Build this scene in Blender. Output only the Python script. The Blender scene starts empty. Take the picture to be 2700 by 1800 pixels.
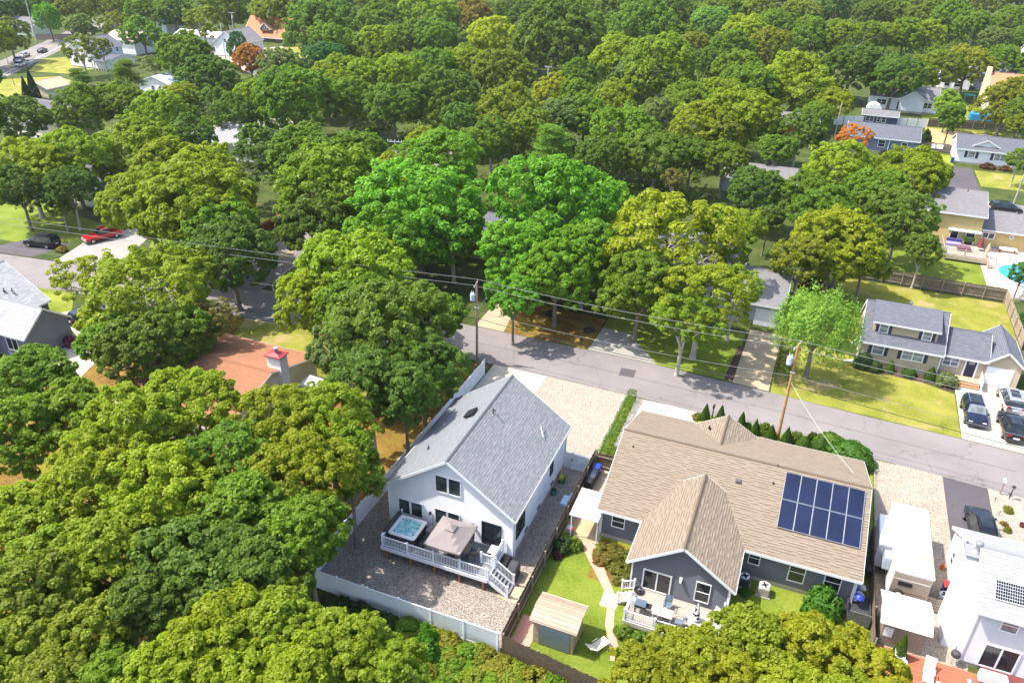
import bpy, math, random
import numpy as np
from mathutils import Vector, Matrix
S = bpy.context.scene
COL = S.collection
# ---------------------------------------------------------------- camera, world, sun, exposure
cd = bpy.data.cameras.new('camera'); cam = bpy.data.objects.new('camera', cd); COL.objects.link(cam)
cd.sensor_width = 36.0; cd.lens = 27.24; cd.clip_start = 0.5; cd.clip_end = 4000
Rm = Matrix(((0.92719239, -0.19697965, 0.3186115), (0.37417722, 0.44734259, -0.81232753), (0.0174835, 0.87240107, 0.48847794)))
cam.matrix_world = Matrix.Translation((28.126, -32.256, 43.112)) @ Rm.to_4x4()
S.camera = cam
SUN_EL, SUN_AZ = math.radians(58), math.radians(-105)      # azimuth from +Y towards +X: the sun stands over -X
W = bpy.data.worlds.new('World'); S.world = W; W.use_nodes = True
wn = W.node_tree; bg = wn.nodes['Background']
sky = wn.nodes.new('ShaderNodeTexSky'); sky.sky_type = 'NISHITA'; sky.sun_disc = False
sky.sun_elevation = SUN_EL; sky.sun_rotation = SUN_AZ; sky.air_density = 1.0; sky.dust_density = 2.5; sky.ozone_density = 1.0
wn.links.new(sky.outputs[0], bg.inputs[0]); bg.inputs[1].default_value = 0.15
sl = bpy.data.lights.new('sun', 'SUN'); sl.energy = 3.0; sl.angle = math.radians(0.7); sl.color = (1.0, 0.95, 0.86)
sun = bpy.data.objects.new('sun', sl); COL.objects.link(sun)
sd = Vector((math.cos(SUN_EL) * math.sin(SUN_AZ), math.cos(SUN_EL) * math.cos(SUN_AZ), math.sin(SUN_EL)))
sun.rotation_euler = sd.to_track_quat('Z', 'Y').to_euler(); sun.location = (0, 0, 80)
S.view_settings.view_transform = 'Standard'; S.view_settings.look = 'None'; S.view_settings.gamma = 1.0
S.view_settings.exposure = 1.42
S.render.engine = 'CYCLES'
S.cycles.max_bounces = 6; S.cycles.diffuse_bounces = 3; S.cycles.glossy_bounces = 2; S.cycles.transmission_bounces = 4; S.cycles.transparent_max_bounces = 4
random.seed(7); RNG = np.random.default_rng(11)

# ---------------------------------------------------------------- materials
class NT:
    def __init__(s, name, rough=0.7, metal=0.0, spec=0.4):
        s.m = bpy.data.materials.new(name); s.m.use_nodes = True; s.t = s.m.node_tree
        s.b = s.t.nodes['Principled BSDF']; s.b.inputs['Roughness'].default_value = rough; s.b.inputs['Metallic'].default_value = metal
        s.b.inputs['Specular IOR Level'].default_value = spec; s._p = None
    def n(s, k, **kw):
        x = s.t.nodes.new('ShaderNode' + k)
        for a, v in kw.items(): setattr(x, a, v)
        return x
    def l(s, a, b): s.t.links.new(a, b)
    def pos(s):
        if not s._p: s._p = s.n('NewGeometry').outputs['Position']
        return s._p
    def noise(s, scale, detail=3, vec=None, rough=.55, out=0):
        x = s.n('TexNoise'); x.inputs['Scale'].default_value = scale; x.inputs['Detail'].default_value = detail; x.inputs['Roughness'].default_value = rough
        s.l(vec or s.pos(), x.inputs['Vector']); return x.outputs[out]
    def math(s, op, a, b=None, c=None):
        x = s.n('Math', operation=op)
        for i, v in enumerate((a, b, c)):
            if v is None: continue
            if isinstance(v, (int, float)): x.inputs[i].default_value = v
            else: s.l(v, x.inputs[i])
        return x.outputs[0]
    def ramp(s, fac, stops):
        x = s.n('ValToRGB'); e = x.color_ramp.elements
        while len(e) < len(stops): e.new(.5)
        for i, (p, c) in enumerate(stops): e[i].position = p; e[i].color = (*c, 1) if len(c) == 3 else c
        s.l(fac, x.inputs[0]); return x.outputs[0]
    def mix(s, fac, a, b, mode='MIX'):
        x = s.n('Mix', data_type='RGBA', blend_type=mode)
        for i, v in ((0, fac), (6, a), (7, b)):
            if isinstance(v, (int, float)): x.inputs[i].default_value = v
            elif isinstance(v, tuple): x.inputs[i].default_value = (*v, 1)
            else: s.l(v, x.inputs[i])
        return x.outputs[2]
    def col(s, c):
        if isinstance(c, tuple): s.b.inputs['Base Color'].default_value = (*c, 1)
        else: s.l(c, s.b.inputs['Base Color'])
    def bump(s, h, strength=.5, dist=.02):
        x = s.n('Bump'); x.inputs['Strength'].default_value = strength; x.inputs['Distance'].default_value = dist
        s.l(h, x.inputs['Height']); s.l(x.outputs[0], s.b.inputs['Normal'])
    def sep(s, v):
        x = s.n('SeparateXYZ'); s.l(v, x.inputs[0]); return x.outputs
def sc(c, k): return tuple(min(1, x * k) for x in c)
MATS = {}
def simple(name, c, rough=.6, metal=0.0, var=.12, scale=2.5, spec=.4, bump=0):
    if name in MATS: return MATS[name]
    a = NT(name, rough, metal, spec); f = a.noise(scale, 4)
    a.col(a.ramp(f, [(.3, sc(c, 1 - var)), (.7, sc(c, 1 + var))]))
    if bump: a.bump(a.noise(scale * 6, 3), bump, .02)
    MATS[name] = a.m; return a.m
def siding(name, c, step=.13, vert=False, seam_shade=.10, strength=1.0):
    a = NT(name, .5, 0, .35); x, y, z = a.sep(a.pos())
    co = a.math('ADD', x, y) if vert else z
    fr = a.math('FRACT', a.math('MULTIPLY', co, 1 / step))
    h = a.math('ADD', a.math('MULTIPLY', fr, -1.0), 1.0)
    g = a.math('LESS_THAN', fr, seam_shade)                       # seam between boards, the lap shadow put into its dark colour
    f = a.noise(.8, 4)
    a.col(a.mix(a.math('MULTIPLY', g, .5), a.ramp(f, [(.3, sc(c, .94)), (.7, sc(c, 1.05))]), sc(c, .55)))
    a.bump(h, strength, .03); MATS[name] = a.m; return a.m
def shingle(name, c1, c2, dark, course=.17, tab=.32, amount=.75, big=.05):
    a = NT(name, .9, 0, .15); uv = a.n('UVMap').outputs[0]; u, v, _ = a.sep(uv)
    vs = a.math('MULTIPLY', v, 1 / course); row = a.math('FLOOR', vs); vf = a.math('FRACT', vs)
    wn1 = a.n('TexWhiteNoise', noise_dimensions='1D'); a.l(row, wn1.inputs['W'])
    us = a.math('ADD', a.math('MULTIPLY', u, 1 / tab), a.math('MULTIPLY', wn1.outputs[0], 7.3)); ti = a.math('FLOOR', us)
    cv = a.n('CombineXYZ'); a.l(ti, cv.inputs[0]); a.l(row, cv.inputs[1])
    wn2 = a.n('TexWhiteNoise', noise_dimensions='2D'); a.l(cv.outputs[0], wn2.inputs['Vector']); r = wn2.outputs[0]
    lap = a.math('MULTIPLY', a.math('LESS_THAN', vf, .30), a.math('GREATER_THAN', r, .35))  # dark tabs: shingle pigment plus the shadow under each course, painted in
    base = a.mix(r, c1, c2); bigf = a.noise(.35, 4); base = a.mix(big, base, a.ramp(bigf, [(.35, sc(c1, .6)), (.65, sc(c2, 1.25))]))
    fine = a.noise(22, 2); base = a.mix(.22, base, a.ramp(fine, [(.3, sc(c1, .45)), (.7, sc(c2, 1.5))]))
    a.col(a.mix(a.math('MULTIPLY', lap, amount), base, dark))
    a.bump(a.math('ADD', a.math('MULTIPLY', a.math('MULTIPLY', vf, -1.0), a.math('ADD', r, .5)), a.math('MULTIPLY', r, .5)), 1.0, .06); MATS[name] = a.m; return a.m
def gravel(name, stops, scale=9):
    a = NT(name, .85, 0, .2); vo = a.n('TexVoronoi'); vo.inputs['Scale'].default_value = scale; a.l(a.pos(), vo.inputs['Vector'])
    r, g, b = a.sep(vo.outputs['Color']); f = a.math('ADD', a.math('MULTIPLY', r, .75), a.math('MULTIPLY', a.noise(.5, 3), .25))
    a.col(a.ramp(f, stops)); h = a.math('ADD', vo.outputs['Distance'], a.math('MULTIPLY', g, -.8)); a.bump(h, 1.0, .05); MATS[name] = a.m; return a.m
def grass(name, lo, mid, hi, dry=(.20, .155, .05), dryamt=.62):
    a = NT(name, .9, 0, .15); f = a.noise(.35, 5); f2 = a.noise(5, 6, rough=.75)
    c = a.ramp(a.math('ADD', a.math('MULTIPLY', f, .45), a.math('MULTIPLY', f2, .55)), [(.36, sc(lo, .8)), (.5, mid), (.62, hi)])
    d = a.noise(.22, 6, rough=.65); c = a.mix(a.ramp(d, [(dryamt, (0, 0, 0)), (dryamt + .1, (1, 1, 1))]), c, dry)
    a.col(c); a.bump(a.noise(30, 3), .9, .06); MATS[name] = a.m; return a.m

WHITE = simple('white_vinyl', (.78, .79, .82), .45, var=.03)
TRIM = simple('white_trim', (.80, .80, .81), .5, var=.03)
W_SID = siding('white_siding', (.80, .80, .82), .18, seam_shade=.16, strength=1.0)
G_SID = siding('grey_siding', (.135, .142, .168), .15, seam_shade=.16)
LG_SID = siding('light_grey_siding', (.42, .43, .47), .13)
W2_SID = siding('pale_grey_siding', (.62, .63, .67), .15, seam_shade=.16)
BEI_SID = siding('beige_siding', (.48, .39, .265), .17, seam_shade=.16)
YEL_SID = siding('yellow_siding', (.58, .43, .17), .14)
BLU_SID = siding('blue_siding', (.16, .19, .29), .16)
CRE_SID = siding('cream_siding', (.72, .66, .50), .15)
TAN_SID = siding('tan_board_siding', (.30, .245, .18), .22, vert=True)
METAL_RIB = siding('ribbed_metal', (.30, .33, .36), .13, vert=True)
VIN = siding('vinyl_fence_boards', (.76, .77, .79), .155, vert=True, seam_shade=.08, strength=.6)
RF_GREY = shingle('grey_shingle', (.165, .175, .185), (.205, .215, .225), (.06, .064, .072), .21, .36, .5)
RF_TAN = shingle('tan_shingle', (.195, .155, .115), (.265, .212, .158), (.085, .062, .045), .22, .42, .75)
RF_DARK = shingle('dark_shingle', (.10, .105, .125), (.155, .16, .185), (.05, .052, .065), .2, .4, .5)
RF_MID = shingle('mid_grey_shingle', (.165, .16, .165), (.225, .215, .22), (.09, .088, .09), .2, .4, .4)
RF_BRN = shingle('brown_shingle', (.27, .125, .065), (.35, .17, .09), (.17, .08, .045), .2, .4, .5)
RF_LIGHT = shingle('light_grey_shingle', (.27, .27, .285), (.335, .335, .35), (.15, .15, .165), .2, .4, .45)
RF_ORA = shingle('orange_shingle', (.48, .20, .10), (.56, .26, .14), (.3, .12, .06), .2, .4, .5)
FOUND = simple('foundation', (.42, .38, .33), .9, var=.12, scale=6)
FR_DARK = simple('black_frame', (.02, .021, .024), .4)
BLACK = simple('black_plastic', (.018, .018, .02), .5)
CHAR = simple('charcoal_plastic', (.045, .045, .05), .6, var=.2)
GREYD = simple('grey_decking_plain', (.2, .2, .22), .7)
METAL = simple('galvanised', (.42, .43, .45), .4, .7)
ALU = simple('aluminium', (.55, .56, .58), .35, .8)
BLUE = simple('blue_plastic', (.02, .045, .32), .4)
RED = simple('red_paint', (.45, .02, .02), .35)
WOODPT = simple('treated_post', (.32, .15, .055), .8, var=.25, scale=8)
def glass(name, c, rough=.06, spec=.6):
    a = NT(name, rough, 0, spec); f = a.noise(1.1, 2); a.col(a.ramp(f, [(.35, sc(c, .6)), (.65, sc(c, 1.5))])); MATS[name] = a.m; return a.m
GLASS = glass('window_glass', (.02, .026, .030)); GLASS_T = glass('window_glass_green', (.035, .055, .055)); GLASS_B = glass('window_glass_blind', (.20, .21, .23), .12)
def wood(name, c, step=.14, axis=0, dark=.5):
    a = NT(name, .8, 0, .25); p = a.sep(a.pos()); fr = a.math('FRACT', a.math('MULTIPLY', p[axis], 1 / step)); fl = a.math('FLOOR', a.math('MULTIPLY', p[axis], 1 / step))
    w = a.n('TexWhiteNoise', noise_dimensions='1D'); a.l(fl, w.inputs['W'])
    f = a.math('ADD', a.math('MULTIPLY', w.outputs[0], .5), a.math('MULTIPLY', a.noise(3, 5), .5))
    a.col(a.mix(a.math('MULTIPLY', a.math('LESS_THAN', fr, .1), .7), a.ramp(f, [(.25, sc(c, 1 - dark * .6)), (.75, sc(c, 1 + dark * .4))]), sc(c, .3)))
    a.bump(a.math('GREATER_THAN', fr, .1), .6, .02); MATS[name] = a.m; return a.m
DECK_G = wood('grey_deck_boards', (.20, .205, .23), .14, 1, .25)
DECK_T = wood('weathered_deck_boards', (.40, .345, .29), .14, 1, .3)
DECK_R = wood('red_deck_boards', (.40, .13, .07), .14, 1, .3)
ROOF_PLY = wood('weathered_roof_boards', (.36, .275, .20), .3, 1, .5)
PICKET = simple('weathered_picket', (.16, .125, .095), .9, var=.35, scale=5)
PICKET2 = simple('pale_picket', (.30, .24, .18), .9, var=.3, scale=5)
PICKET3 = simple('brown_picket', (.105, .075, .05), .9, var=.3, scale=5)
CONC = None
def concrete(name, c, joint=0):
    a = NT(name, .85, 0, .25); f = a.noise(.5, 6, rough=.6); f2 = a.noise(9, 3)
    k = a.math('ADD', a.math('MULTIPLY', f, .7), a.math('MULTIPLY', f2, .3))
    cc = a.ramp(k, [(.3, sc(c, .82)), (.7, sc(c, 1.1))])
    if joint:
        x, y, z = a.sep(a.pos()); j = a.math('LESS_THAN', a.math('FRACT', a.math('MULTIPLY', y, 1 / joint)), .012); cc = a.mix(a.math('MULTIPLY', j, .6), cc, sc(c, .45))
    a.col(cc); a.bump(f2, .3, .01); MATS[name] = a.m; return a.m
CONC = concrete('concrete', (.46, .41, .335), 4.1); CONC_D = concrete('grey_concrete', (.30, .285, .265), 3.4); CONC_T = concrete('tan_concrete', (.40, .32, .22))
CONC_W = concrete('pale_concrete', (.50, .44, .36), 5)
GRAV_L = gravel('pale_gravel', [(.10, (.24, .20, .15)), (.40, (.40, .345, .275)), (.8, (.56, .50, .42))], 20)
GRAV_Y = gravel('mixed_gravel', [(.10, (.12, .10, .085)), (.45, (.32, .27, .22)), (.8, (.56, .49, .42))], 20)
GRAV_B = gravel('brown_gravel', [(.10, (.20, .15, .10)), (.45, (.42, .345, .265)), (.8, (.60, .52, .43))], 20)
GRASS = grass('lawn_grass', (.10, .15, .014), (.16, .215, .022), (.23, .27, .04))
GRASS2 = grass('front_lawn_grass', (.13, .17, .016), (.20, .24, .026), (.28, .30, .05), dryamt=.68)
GRASS_D = grass('dry_lawn_grass', (.15, .17, .02), (.23, .235, .035), (.31, .285, .06), dry=(.36, .27, .12), dryamt=.54)
LITTER = grass('leaf_litter', (.10, .06, .018), (.22, .13, .03), (.30, .22, .04), dry=(.20, .20, .02), dryamt=.55)
EARTH = grass('wild_ground', (.03, .055, .01), (.06, .085, .018), (.10, .11, .03), dry=(.15, .12, .05), dryamt=.62)
MULCH = gravel('mulch', [(.2, (.035, .02, .015)), (.5, (.085, .05, .04)), (.8, (.15, .10, .08))], 12)
BRICKP = None
def asphalt(name, c):
    a = NT(name, .85, 0, .3); f = a.noise(.16, 6, rough=.6); f2 = a.noise(14, 3); k = a.math('ADD', a.math('MULTIPLY', f, .65), a.math('MULTIPLY', f2, .35))
    cc = a.ramp(k, [(.32, sc(c, .82)), (.68, sc(c, 1.18))])
    vo = a.n('TexVoronoi', feature='DISTANCE_TO_EDGE'); vo.inputs['Scale'].default_value = .16; wv = a.n('VectorMath', operation='ADD')
    a.l(a.pos(), wv.inputs[0]); nz = a.n('TexNoise'); nz.inputs['Scale'].default_value = .5; nz.inputs['Detail'].default_value = 6; a.l(a.pos(), nz.inputs['Vector']); s2 = a.n('VectorMath', operation='SCALE'); s2.inputs['Scale'].default_value = 3.0; a.l(nz.outputs[1], s2.inputs[0]); a.l(s2.outputs[0], wv.inputs[1]); a.l(wv.outputs[0], vo.inputs['Vector'])
    cr = a.math('MULTIPLY', a.math('LESS_THAN', vo.outputs['Distance'], .006), .35)
    a.col(a.mix(cr, cc, sc(c, .35))); a.bump(f2, .35, .01); MATS[name] = a.m; return a.m
ASPH = asphalt('asphalt', (.205, .183, .178)); ASPH_D = asphalt('dark_asphalt', (.085, .075, .082))
def brick_path():
    a = NT('brick_pavers', .85, 0, .25); br = a.n('TexBrick'); br.inputs['Scale'].default_value = 4.5; a.l(a.pos(), br.inputs['Vector'])
    br.inputs['Color1'].default_value = (.50, .24, .17, 1); br.inputs['Color2'].default_value = (.60, .33, .25, 1); br.inputs['Mortar'].default_value = (.35, .25, .2, 1); br.inputs['Mortar Size'].default_value = .015
    a.col(br.outputs[0]); return a.m
BRICKP = brick_path()
def water(name, c, c2):
    a = NT(name, .05, 0, .5); f = a.noise(2.2, 5, rough=.65); a.col(a.ramp(f, [(.42, c), (.72, c2)])); a.bump(a.noise(6, 4), .35, .03); return a.m
TUBW = water('tub_water', (.16, .50, .55), (.72, .88, .88)); POOLW = water('pool_water', (.01, .30, .52), (.05, .45, .62))
def paint(name, c, metal=.3, rough=.25):
    a = NT(name, rough, metal, .5); a.b.inputs['Coat Weight'].default_value = .6; a.b.inputs['Coat Roughness'].default_value = .05
    f = a.noise(3, 2); a.col(a.ramp(f, [(.3, sc(c, .92)), (.7, sc(c, 1.08))])); return a.m
P_NAVY = paint('navy_car_paint', (.012, .016, .045)); P_SILV = paint('silver_car_paint', (.52, .52, .54), .6); P_BLACK = paint('black_car_paint', (.009, .009, .012)); P_RED = paint('red_car_paint', (.50, .012, .012), .2); P_WHITE = paint('white_car_paint', (.75, .75, .76), .05); P_BLUEG = paint('blue_grey_car_paint', (.40, .47, .56), .5)
TYRE = simple('tyre_rubber', (.02, .02, .02), .8); RIM = simple('alloy_rim', (.45, .45, .47), .3, .8)
def lampmat(name, c):
    a = NT(name, .15, 0, .6); a.col(c); return a.m
HEADL = lampmat('headlamp_lens', (.75, .78, .82)); TAILL = lampmat('tail_lens', (.35, .01, .012))
def leafmat(name, trans=.46):
    a = NT(name, .55, 0, .25); oi = a.n('ObjectInfo'); at = a.n('Attribute', attribute_name='rnd'); r = at.outputs['Fac']
    k = a.math('ADD', .72, a.math('MULTIPLY', r, .56)); big = a.noise(.28, 3)
    c = a.mix(1.0, oi.outputs['Color'], k, 'MULTIPLY')
    c = a.mix(a.math('MULTIPLY', a.math('GREATER_THAN', r, .8), .22), c, (.24, .29, .02))
    c = a.mix(a.math('MULTIPLY', big, .35), c, a.mix(1.0, oi.outputs['Color'], (1.15, 1.1, .8), 'MULTIPLY'))
    a.col(c)
    tr = a.n('BsdfTranslucent'); a.l(a.mix(1.0, c, (1.15, 1.3, .5), 'MULTIPLY'), tr.inputs[0]); ms = a.n('MixShader'); ms.inputs[0].default_value = trans
    out = a.t.nodes['Material Output']; a.l(a.b.outputs[0], ms.inputs[1]); a.l(tr.outputs[0], ms.inputs[2]); a.l(ms.outputs[0], out.inputs[0]); return a.m
LEAF = leafmat('foliage')
BARK = simple('bark', (.20, .165, .13), .95, var=.35, scale=7, bump=.6); BARK_P = simple('pale_bark', (.40, .36, .31), .95, var=.25, scale=7)
POLEW = simple('pole_wood', (.33, .23, .17), .9, var=.2, scale=3); POLEW2 = simple('orange_pole_wood', (.40, .22, .09), .9, var=.25, scale=2)
WIRE = simple('wire', (.22, .22, .22), .6); WIRE_D = simple('dark_wire', (.03, .03, .03), .6)
def solarmat():
    a = NT('solar_glass', .12, 0, .5); f = a.noise(.6, 2); a.col(a.ramp(f, [(.3, (.006, .010, .030)), (.7, (.010, .016, .048))])); return a.m
SOLAR = solarmat()
CANVAS = simple('taupe_canvas', (.235, .205, .20), .9, var=.05); WPANEL = simple('translucent_white_panel', (.70, .64, .58), .4, var=.05)

# ---------------------------------------------------------------- mesh helpers
ORG = {}
class M:
    def __init__(s): s.v = []; s.f = []; s.uv = {}
    def add(s, vs, fs):
        n = len(s.v); s.v += [tuple(p) for p in vs]; s.f += [tuple(i + n for i in q) for q in fs]; return s
    def box(s, x0, x1, y0, y1, z0, z1):
        return s.add([(x0, y0, z0), (x1, y0, z0), (x1, y1, z0), (x0, y1, z0), (x0, y0, z1), (x1, y0, z1), (x1, y1, z1), (x0, y1, z1)],
                     [(3, 2, 1, 0), (4, 5, 6, 7), (0, 1, 5, 4), (1, 2, 6, 5), (2, 3, 7, 6), (3, 0, 4, 7)])
    def bev(s, x0, x1, y0, y1, z0, z1, b=.03):            # box with chamfered top and vertical edges
        def ring(z, i, c): 
            return [(x0 + i + c, y0 + i, z), (x1 - i - c, y0 + i, z), (x1 - i, y0 + i + c, z), (x1 - i, y1 - i - c, z), (x1 - i - c, y1 - i, z), (x0 + i + c, y1 - i, z), (x0 + i, y1 - i - c, z), (x0 + i, y0 + i + c, z)]
        vs = ring(z0, 0, b) + ring(z1 - b, 0, b) + ring(z1, b, b); fs = [tuple(range(7, -1, -1)), tuple(range(16, 24))]
        for k in (0, 8):
            for i in range(8): j = (i + 1) % 8; fs.append((k + i, k + j, k + 8 + j, k + 8 + i))
        return s.add(vs, fs)
    def prism(s, poly, d):                               # closed polygon (3D points) extruded by vector d
        n = len(poly); d = Vector(d); top = [Vector(p) + d for p in poly]
        return s.add(list(poly) + [tuple(p) for p in top], [tuple(range(n - 1, -1, -1)), tuple(range(n, 2 * n))] + [(i, (i + 1) % n, n + (i + 1) % n, n + i) for i in range(n)])
    def tube(s, p0, p1, r0, r1=None, n=8, cap=True):
        r1 = r0 if r1 is None else r1; p0, p1 = Vector(p0), Vector(p1); d = (p1 - p0).normalized()
        a = d.orthogonal().normalized(); b = d.cross(a); vs = []
        for p, r in ((p0, r0), (p1, r1)):
            for i in range(n): t = 2 * math.pi * i / n; vs.append(p + a * (r * math.cos(t)) + b * (r * math.sin(t)))
        fs = [(i, (i + 1) % n, n + (i + 1) % n, n + i) for i in range(n)]
        if cap: fs += [tuple(range(n - 1, -1, -1)), tuple(range(n, 2 * n))]
        return s.add(vs, fs)
    def lathe(s, prof, c=(0, 0, 0), n=16):
        vs = []; fs = []
        for r, z in prof:
            for i in range(n): t = 2 * math.pi * i / n; vs.append((c[0] + r * math.cos(t), c[1] + r * math.sin(t), c[2] + z))
        for k in range(len(prof) - 1):
            for i in range(n): j = (i + 1) % n; fs.append((k * n + i, k * n + j, k * n + n + j, k * n + n + i))
        fs += [tuple(range(n - 1, -1, -1)), tuple(range((len(prof) - 1) * n, len(prof) * n))]
        return s.add(vs, fs)
    def beam(s, p0, p1, w, h, up=(0, 0, 1)):             # oriented bar, w sideways, h along up, p0/p1 at its centre line
        p0, p1 = Vector(p0), Vector(p1); d = (p1 - p0).normalized(); a = d.cross(Vector(up)).normalized() * (w / 2); b = a.cross(d).normalized() * (h / 2)
        q = [p + sa * a + sb * b for p in (p0, p1) for sa, sb in ((-1, -1), (1, -1), (1, 1), (-1, 1))]
        return s.add(q, [(0, 1, 2, 3), (7, 6, 5, 4), (0, 4, 5, 1), (1, 5, 6, 2), (2, 6, 7, 3), (3, 7, 4, 0)])
    def slab(s, a, b, c, d, t):                          # roof slope: a,b eave; c,d ridge; top face gets metre UVs
        a, b, c, d = map(Vector, (a, b, c, d)); nrm = (b - a).cross(d - a).normalized(); eu = (b - a).normalized(); ev = nrm.cross(eu)
        if nrm.z < 0: nrm = -nrm; ev = -ev
        n0 = len(s.v); dn = -nrm * t; top = [a, b, c, d]
        s.add(top + [p + dn for p in top], [(0, 1, 2, 3), (7, 6, 5, 4), (0, 4, 5, 1), (1, 5, 6, 2), (2, 6, 7, 3), (3, 7, 4, 0)])
        for i, p in enumerate(top): s.uv[n0 + i] = s.uv[n0 + 4 + i] = ((p - a).dot(eu) + 50, (p - a).dot(ev) + 50)
        return s
    def mesh(s, name, mat, off=(0, 0, 0), smooth=False):
        me = bpy.data.meshes.new(name); o = off
        me.from_pydata([(p[0] - o[0], p[1] - o[1], p[2] - o[2]) for p in s.v], [], s.f); me.materials.append(mat)
        if s.uv:
            ul = me.uv_layers.new(name='UVMap')
            for lp in me.loops: ul.data[lp.index].uv = s.uv.get(lp.vertex_index, (0, 0))
        if smooth: me.shade_smooth()
        me.update(); return me
    def obj(s, name, mat, parent=None, smooth=False, label=None):
        off = ORG.get(parent.name, (0, 0, 0)) if parent else (0, 0, 0)
        o = bpy.data.objects.new(name, s.mesh(name, mat, off, smooth)); COL.objects.link(o)
        if parent: o.parent = parent; ORG[o.name] = off
        if label: o['label'] = label
        return o
def B(*a): return M().box(*a)
def tag(o, label, cat, group=None):
    o['label'] = label; o['category'] = cat
    if group: o['group'] = group
    return o
def thing(name, label, cat, loc=(0, 0, 0), rz=0, group=None, local=False):
    o = bpy.data.objects.new(name, None); COL.objects.link(o); o.location = loc; o.rotation_euler = (0, 0, rz); o.empty_display_size = .3
    ORG[o.name] = (0, 0, 0) if local else tuple(loc); return tag(o, label, cat, group)
def piece(me, name, parent, loc=(0, 0, 0), rz=0):        # a repeated part that shares its mesh (local to the thing)
    o = bpy.data.objects.new(name, me); COL.objects.link(o); o.parent = parent; o.location = loc; o.rotation_euler = (0, 0, rz); return o
def copy_thing(src, loc, rz=0, label=None, color=None, scale=None):
    r = src.copy(); COL.objects.link(r); r.location = loc; r.rotation_euler = (0, 0, rz)
    if label: r['label'] = label
    if scale: r.scale = scale
    for ch in src.children:
        c = ch.copy(); COL.objects.link(c); c.parent = r
        if color and ch.name.startswith(('crown', 'foliage')): c.color = (*color, 1)
        for g2 in ch.children: d = g2.copy(); COL.objects.link(d); d.parent = c
    return r
def sheet(name, pts, z, mat, kind='structure', t=0):
    m = M(); m.add([(x, y, z) for x, y in pts], [tuple(range(len(pts)))]); o = m.obj(name, mat)
    if kind: o['kind'] = kind
    return o
def strip(name, left, right, z, mat):
    m = M(); n = len(left); m.add([(x, y, z) for x, y in left + right], [(i, i + 1, n + i + 1, n + i) for i in range(n - 1)]); o = m.obj(name, mat); o['kind'] = 'structure'; return o
def rect(x0, x1, y0, y1): return [(x0, y0), (x1, y0), (x1, y1), (x0, y1)]
# ---------------------------------------------------------------- the setting: ground, roads, drives, lawns
sheet('ground', rect(-1500, 1500, -300, 2400), 0, EARTH)
sheet('litter_ground', [(-40, -30), (-.2, -30), (-.2, 33.4), (-26, 32.2), (-34, 31.4), (-40, 24)], .005, LITTER)
sheet('lawn', rect(15.2, 38.2, 0.2, 33.5), .004, GRASS)
sheet('front_lawn', rect(22.1, 38.2, 24, 32.7), .008, GRASS2)
sheet('corner_lawn', [(-31, 31.9), (-27, 21), (-6, 21), (-6, 33.2), (-15, 33.4), (-26, 32.4)], .010, GRASS_D)
sheet('lawn', [(28.4, 40.2), (46.0, 39.2), (46.1, 47.5), (40, 50), (35, 52), (28.4, 54)], .004, GRASS_D)
sheet('lawn', rect(34, 54, 55, 74), .004, GRASS_D)
sheet('lawn', [(-1.7, 41.1), (8.4, 41.3), (8.4, 49), (-6, 50), (-5, 47)], .004, LITTER)
sheet('lawn', [(14, 41.1), (24.4, 40.8), (24.4, 52), (8.6, 52), (8.6, 46.7)], .004, GRASS)
sheet('lawn', rect(36, 53, 75.2, 90), .004, GRASS)
sheet('lawn', [(-34.8, 47), (-34.3, 41.1), (-33, 39.6), (-31, 38.9), (-20, 40.6), (-20, 52), (-34, 54)], .004, GRASS2)
sheet('lawn', [(-52, 36.6), (-45, 38.5), (-43.6, 42), (-43.4, 56), (-62, 50)], .004, GRASS)
sheet('lawn', [(-74, 38), (-70.5, 38), (-69, 43), (-70, 48), (-90, 52), (-100, 36)], .004, GRASS)
sheet('lawn', [(-60.6, 28.1), (-55, 28.9), (-50, 24), (-56, 22)], .004, GRASS2)
sheet('lawn', [(-186, 113), (-172, 128), (-158, 124), (-150, 110), (-154, 98), (-170, 92), (-182, 100)], .004, GRASS_D)
sheet('lawn', [(-199, 146), (-185, 130), (-172, 132), (-172, 141), (-190, 158)], .006, GRASS_D)
sheet('lawn', [(-150, 196), (-128, 170), (-120, 178), (-140, 206)], .004, GRASS_D)
sheet('lawn', rect(47.5, 53.5, 130, 149), .004, GRASS2)
sheet('lawn', rect(57, 66, 128, 139), .004, GRASS_D)
sheet('sand_yard', [(50, 155), (60, 157), (59, 172), (50.6, 173)], .006, concrete('sand', (.42, .30, .14)))
sheet('lawn', [(50, 153), (70, 156), (70, 176), (50, 174)], .003, GRASS_D)
sheet('lawn', rect(50, 75, 178, 205), .004, GRASS)
# roads
near = [(-300, -11), (-100, 21.5), (-74, 25.8), (-58, 28.5), (-31, 32.0), (-20, 33.2), (-8, 33.9), (0, 33.95), (15, 33.9), (26, 33.4), (38.6, 32.5), (50, 31.7), (75, 29.8), (140, 24)]
far = [(-300, -3.5), (-100, 29.2), (-74, 33.9), (-55.6, 36.2), (-40, 38.6), (-20, 40.5), (-8, 41.0), (0, 41.1), (16.5, 40.95), (29.7, 40.1), (38, 39.5), (46, 39.1), (75, 36.8), (140, 31)]
strip('street', near, far, .014, ASPH)
strip('side_street', [(-42.4, 38.0), (-42.2, 52), (-43.5, 75), (-47, 110)], [(-34.4, 39.2), (-35, 47), (-36.4, 75), (-40, 110)], .010, ASPH)
strip('main_road', [(-181, 117.9), (-205, 156.7), (-240, 210)], [(-199, 126), (-225, 168), (-262, 225)], .012, ASPH)
WL = simple('road_paint_white', (.7, .7, .68), .8, var=.1); YL = simple('road_paint_yellow', (.55, .36, .05), .8, var=.15)
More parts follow.
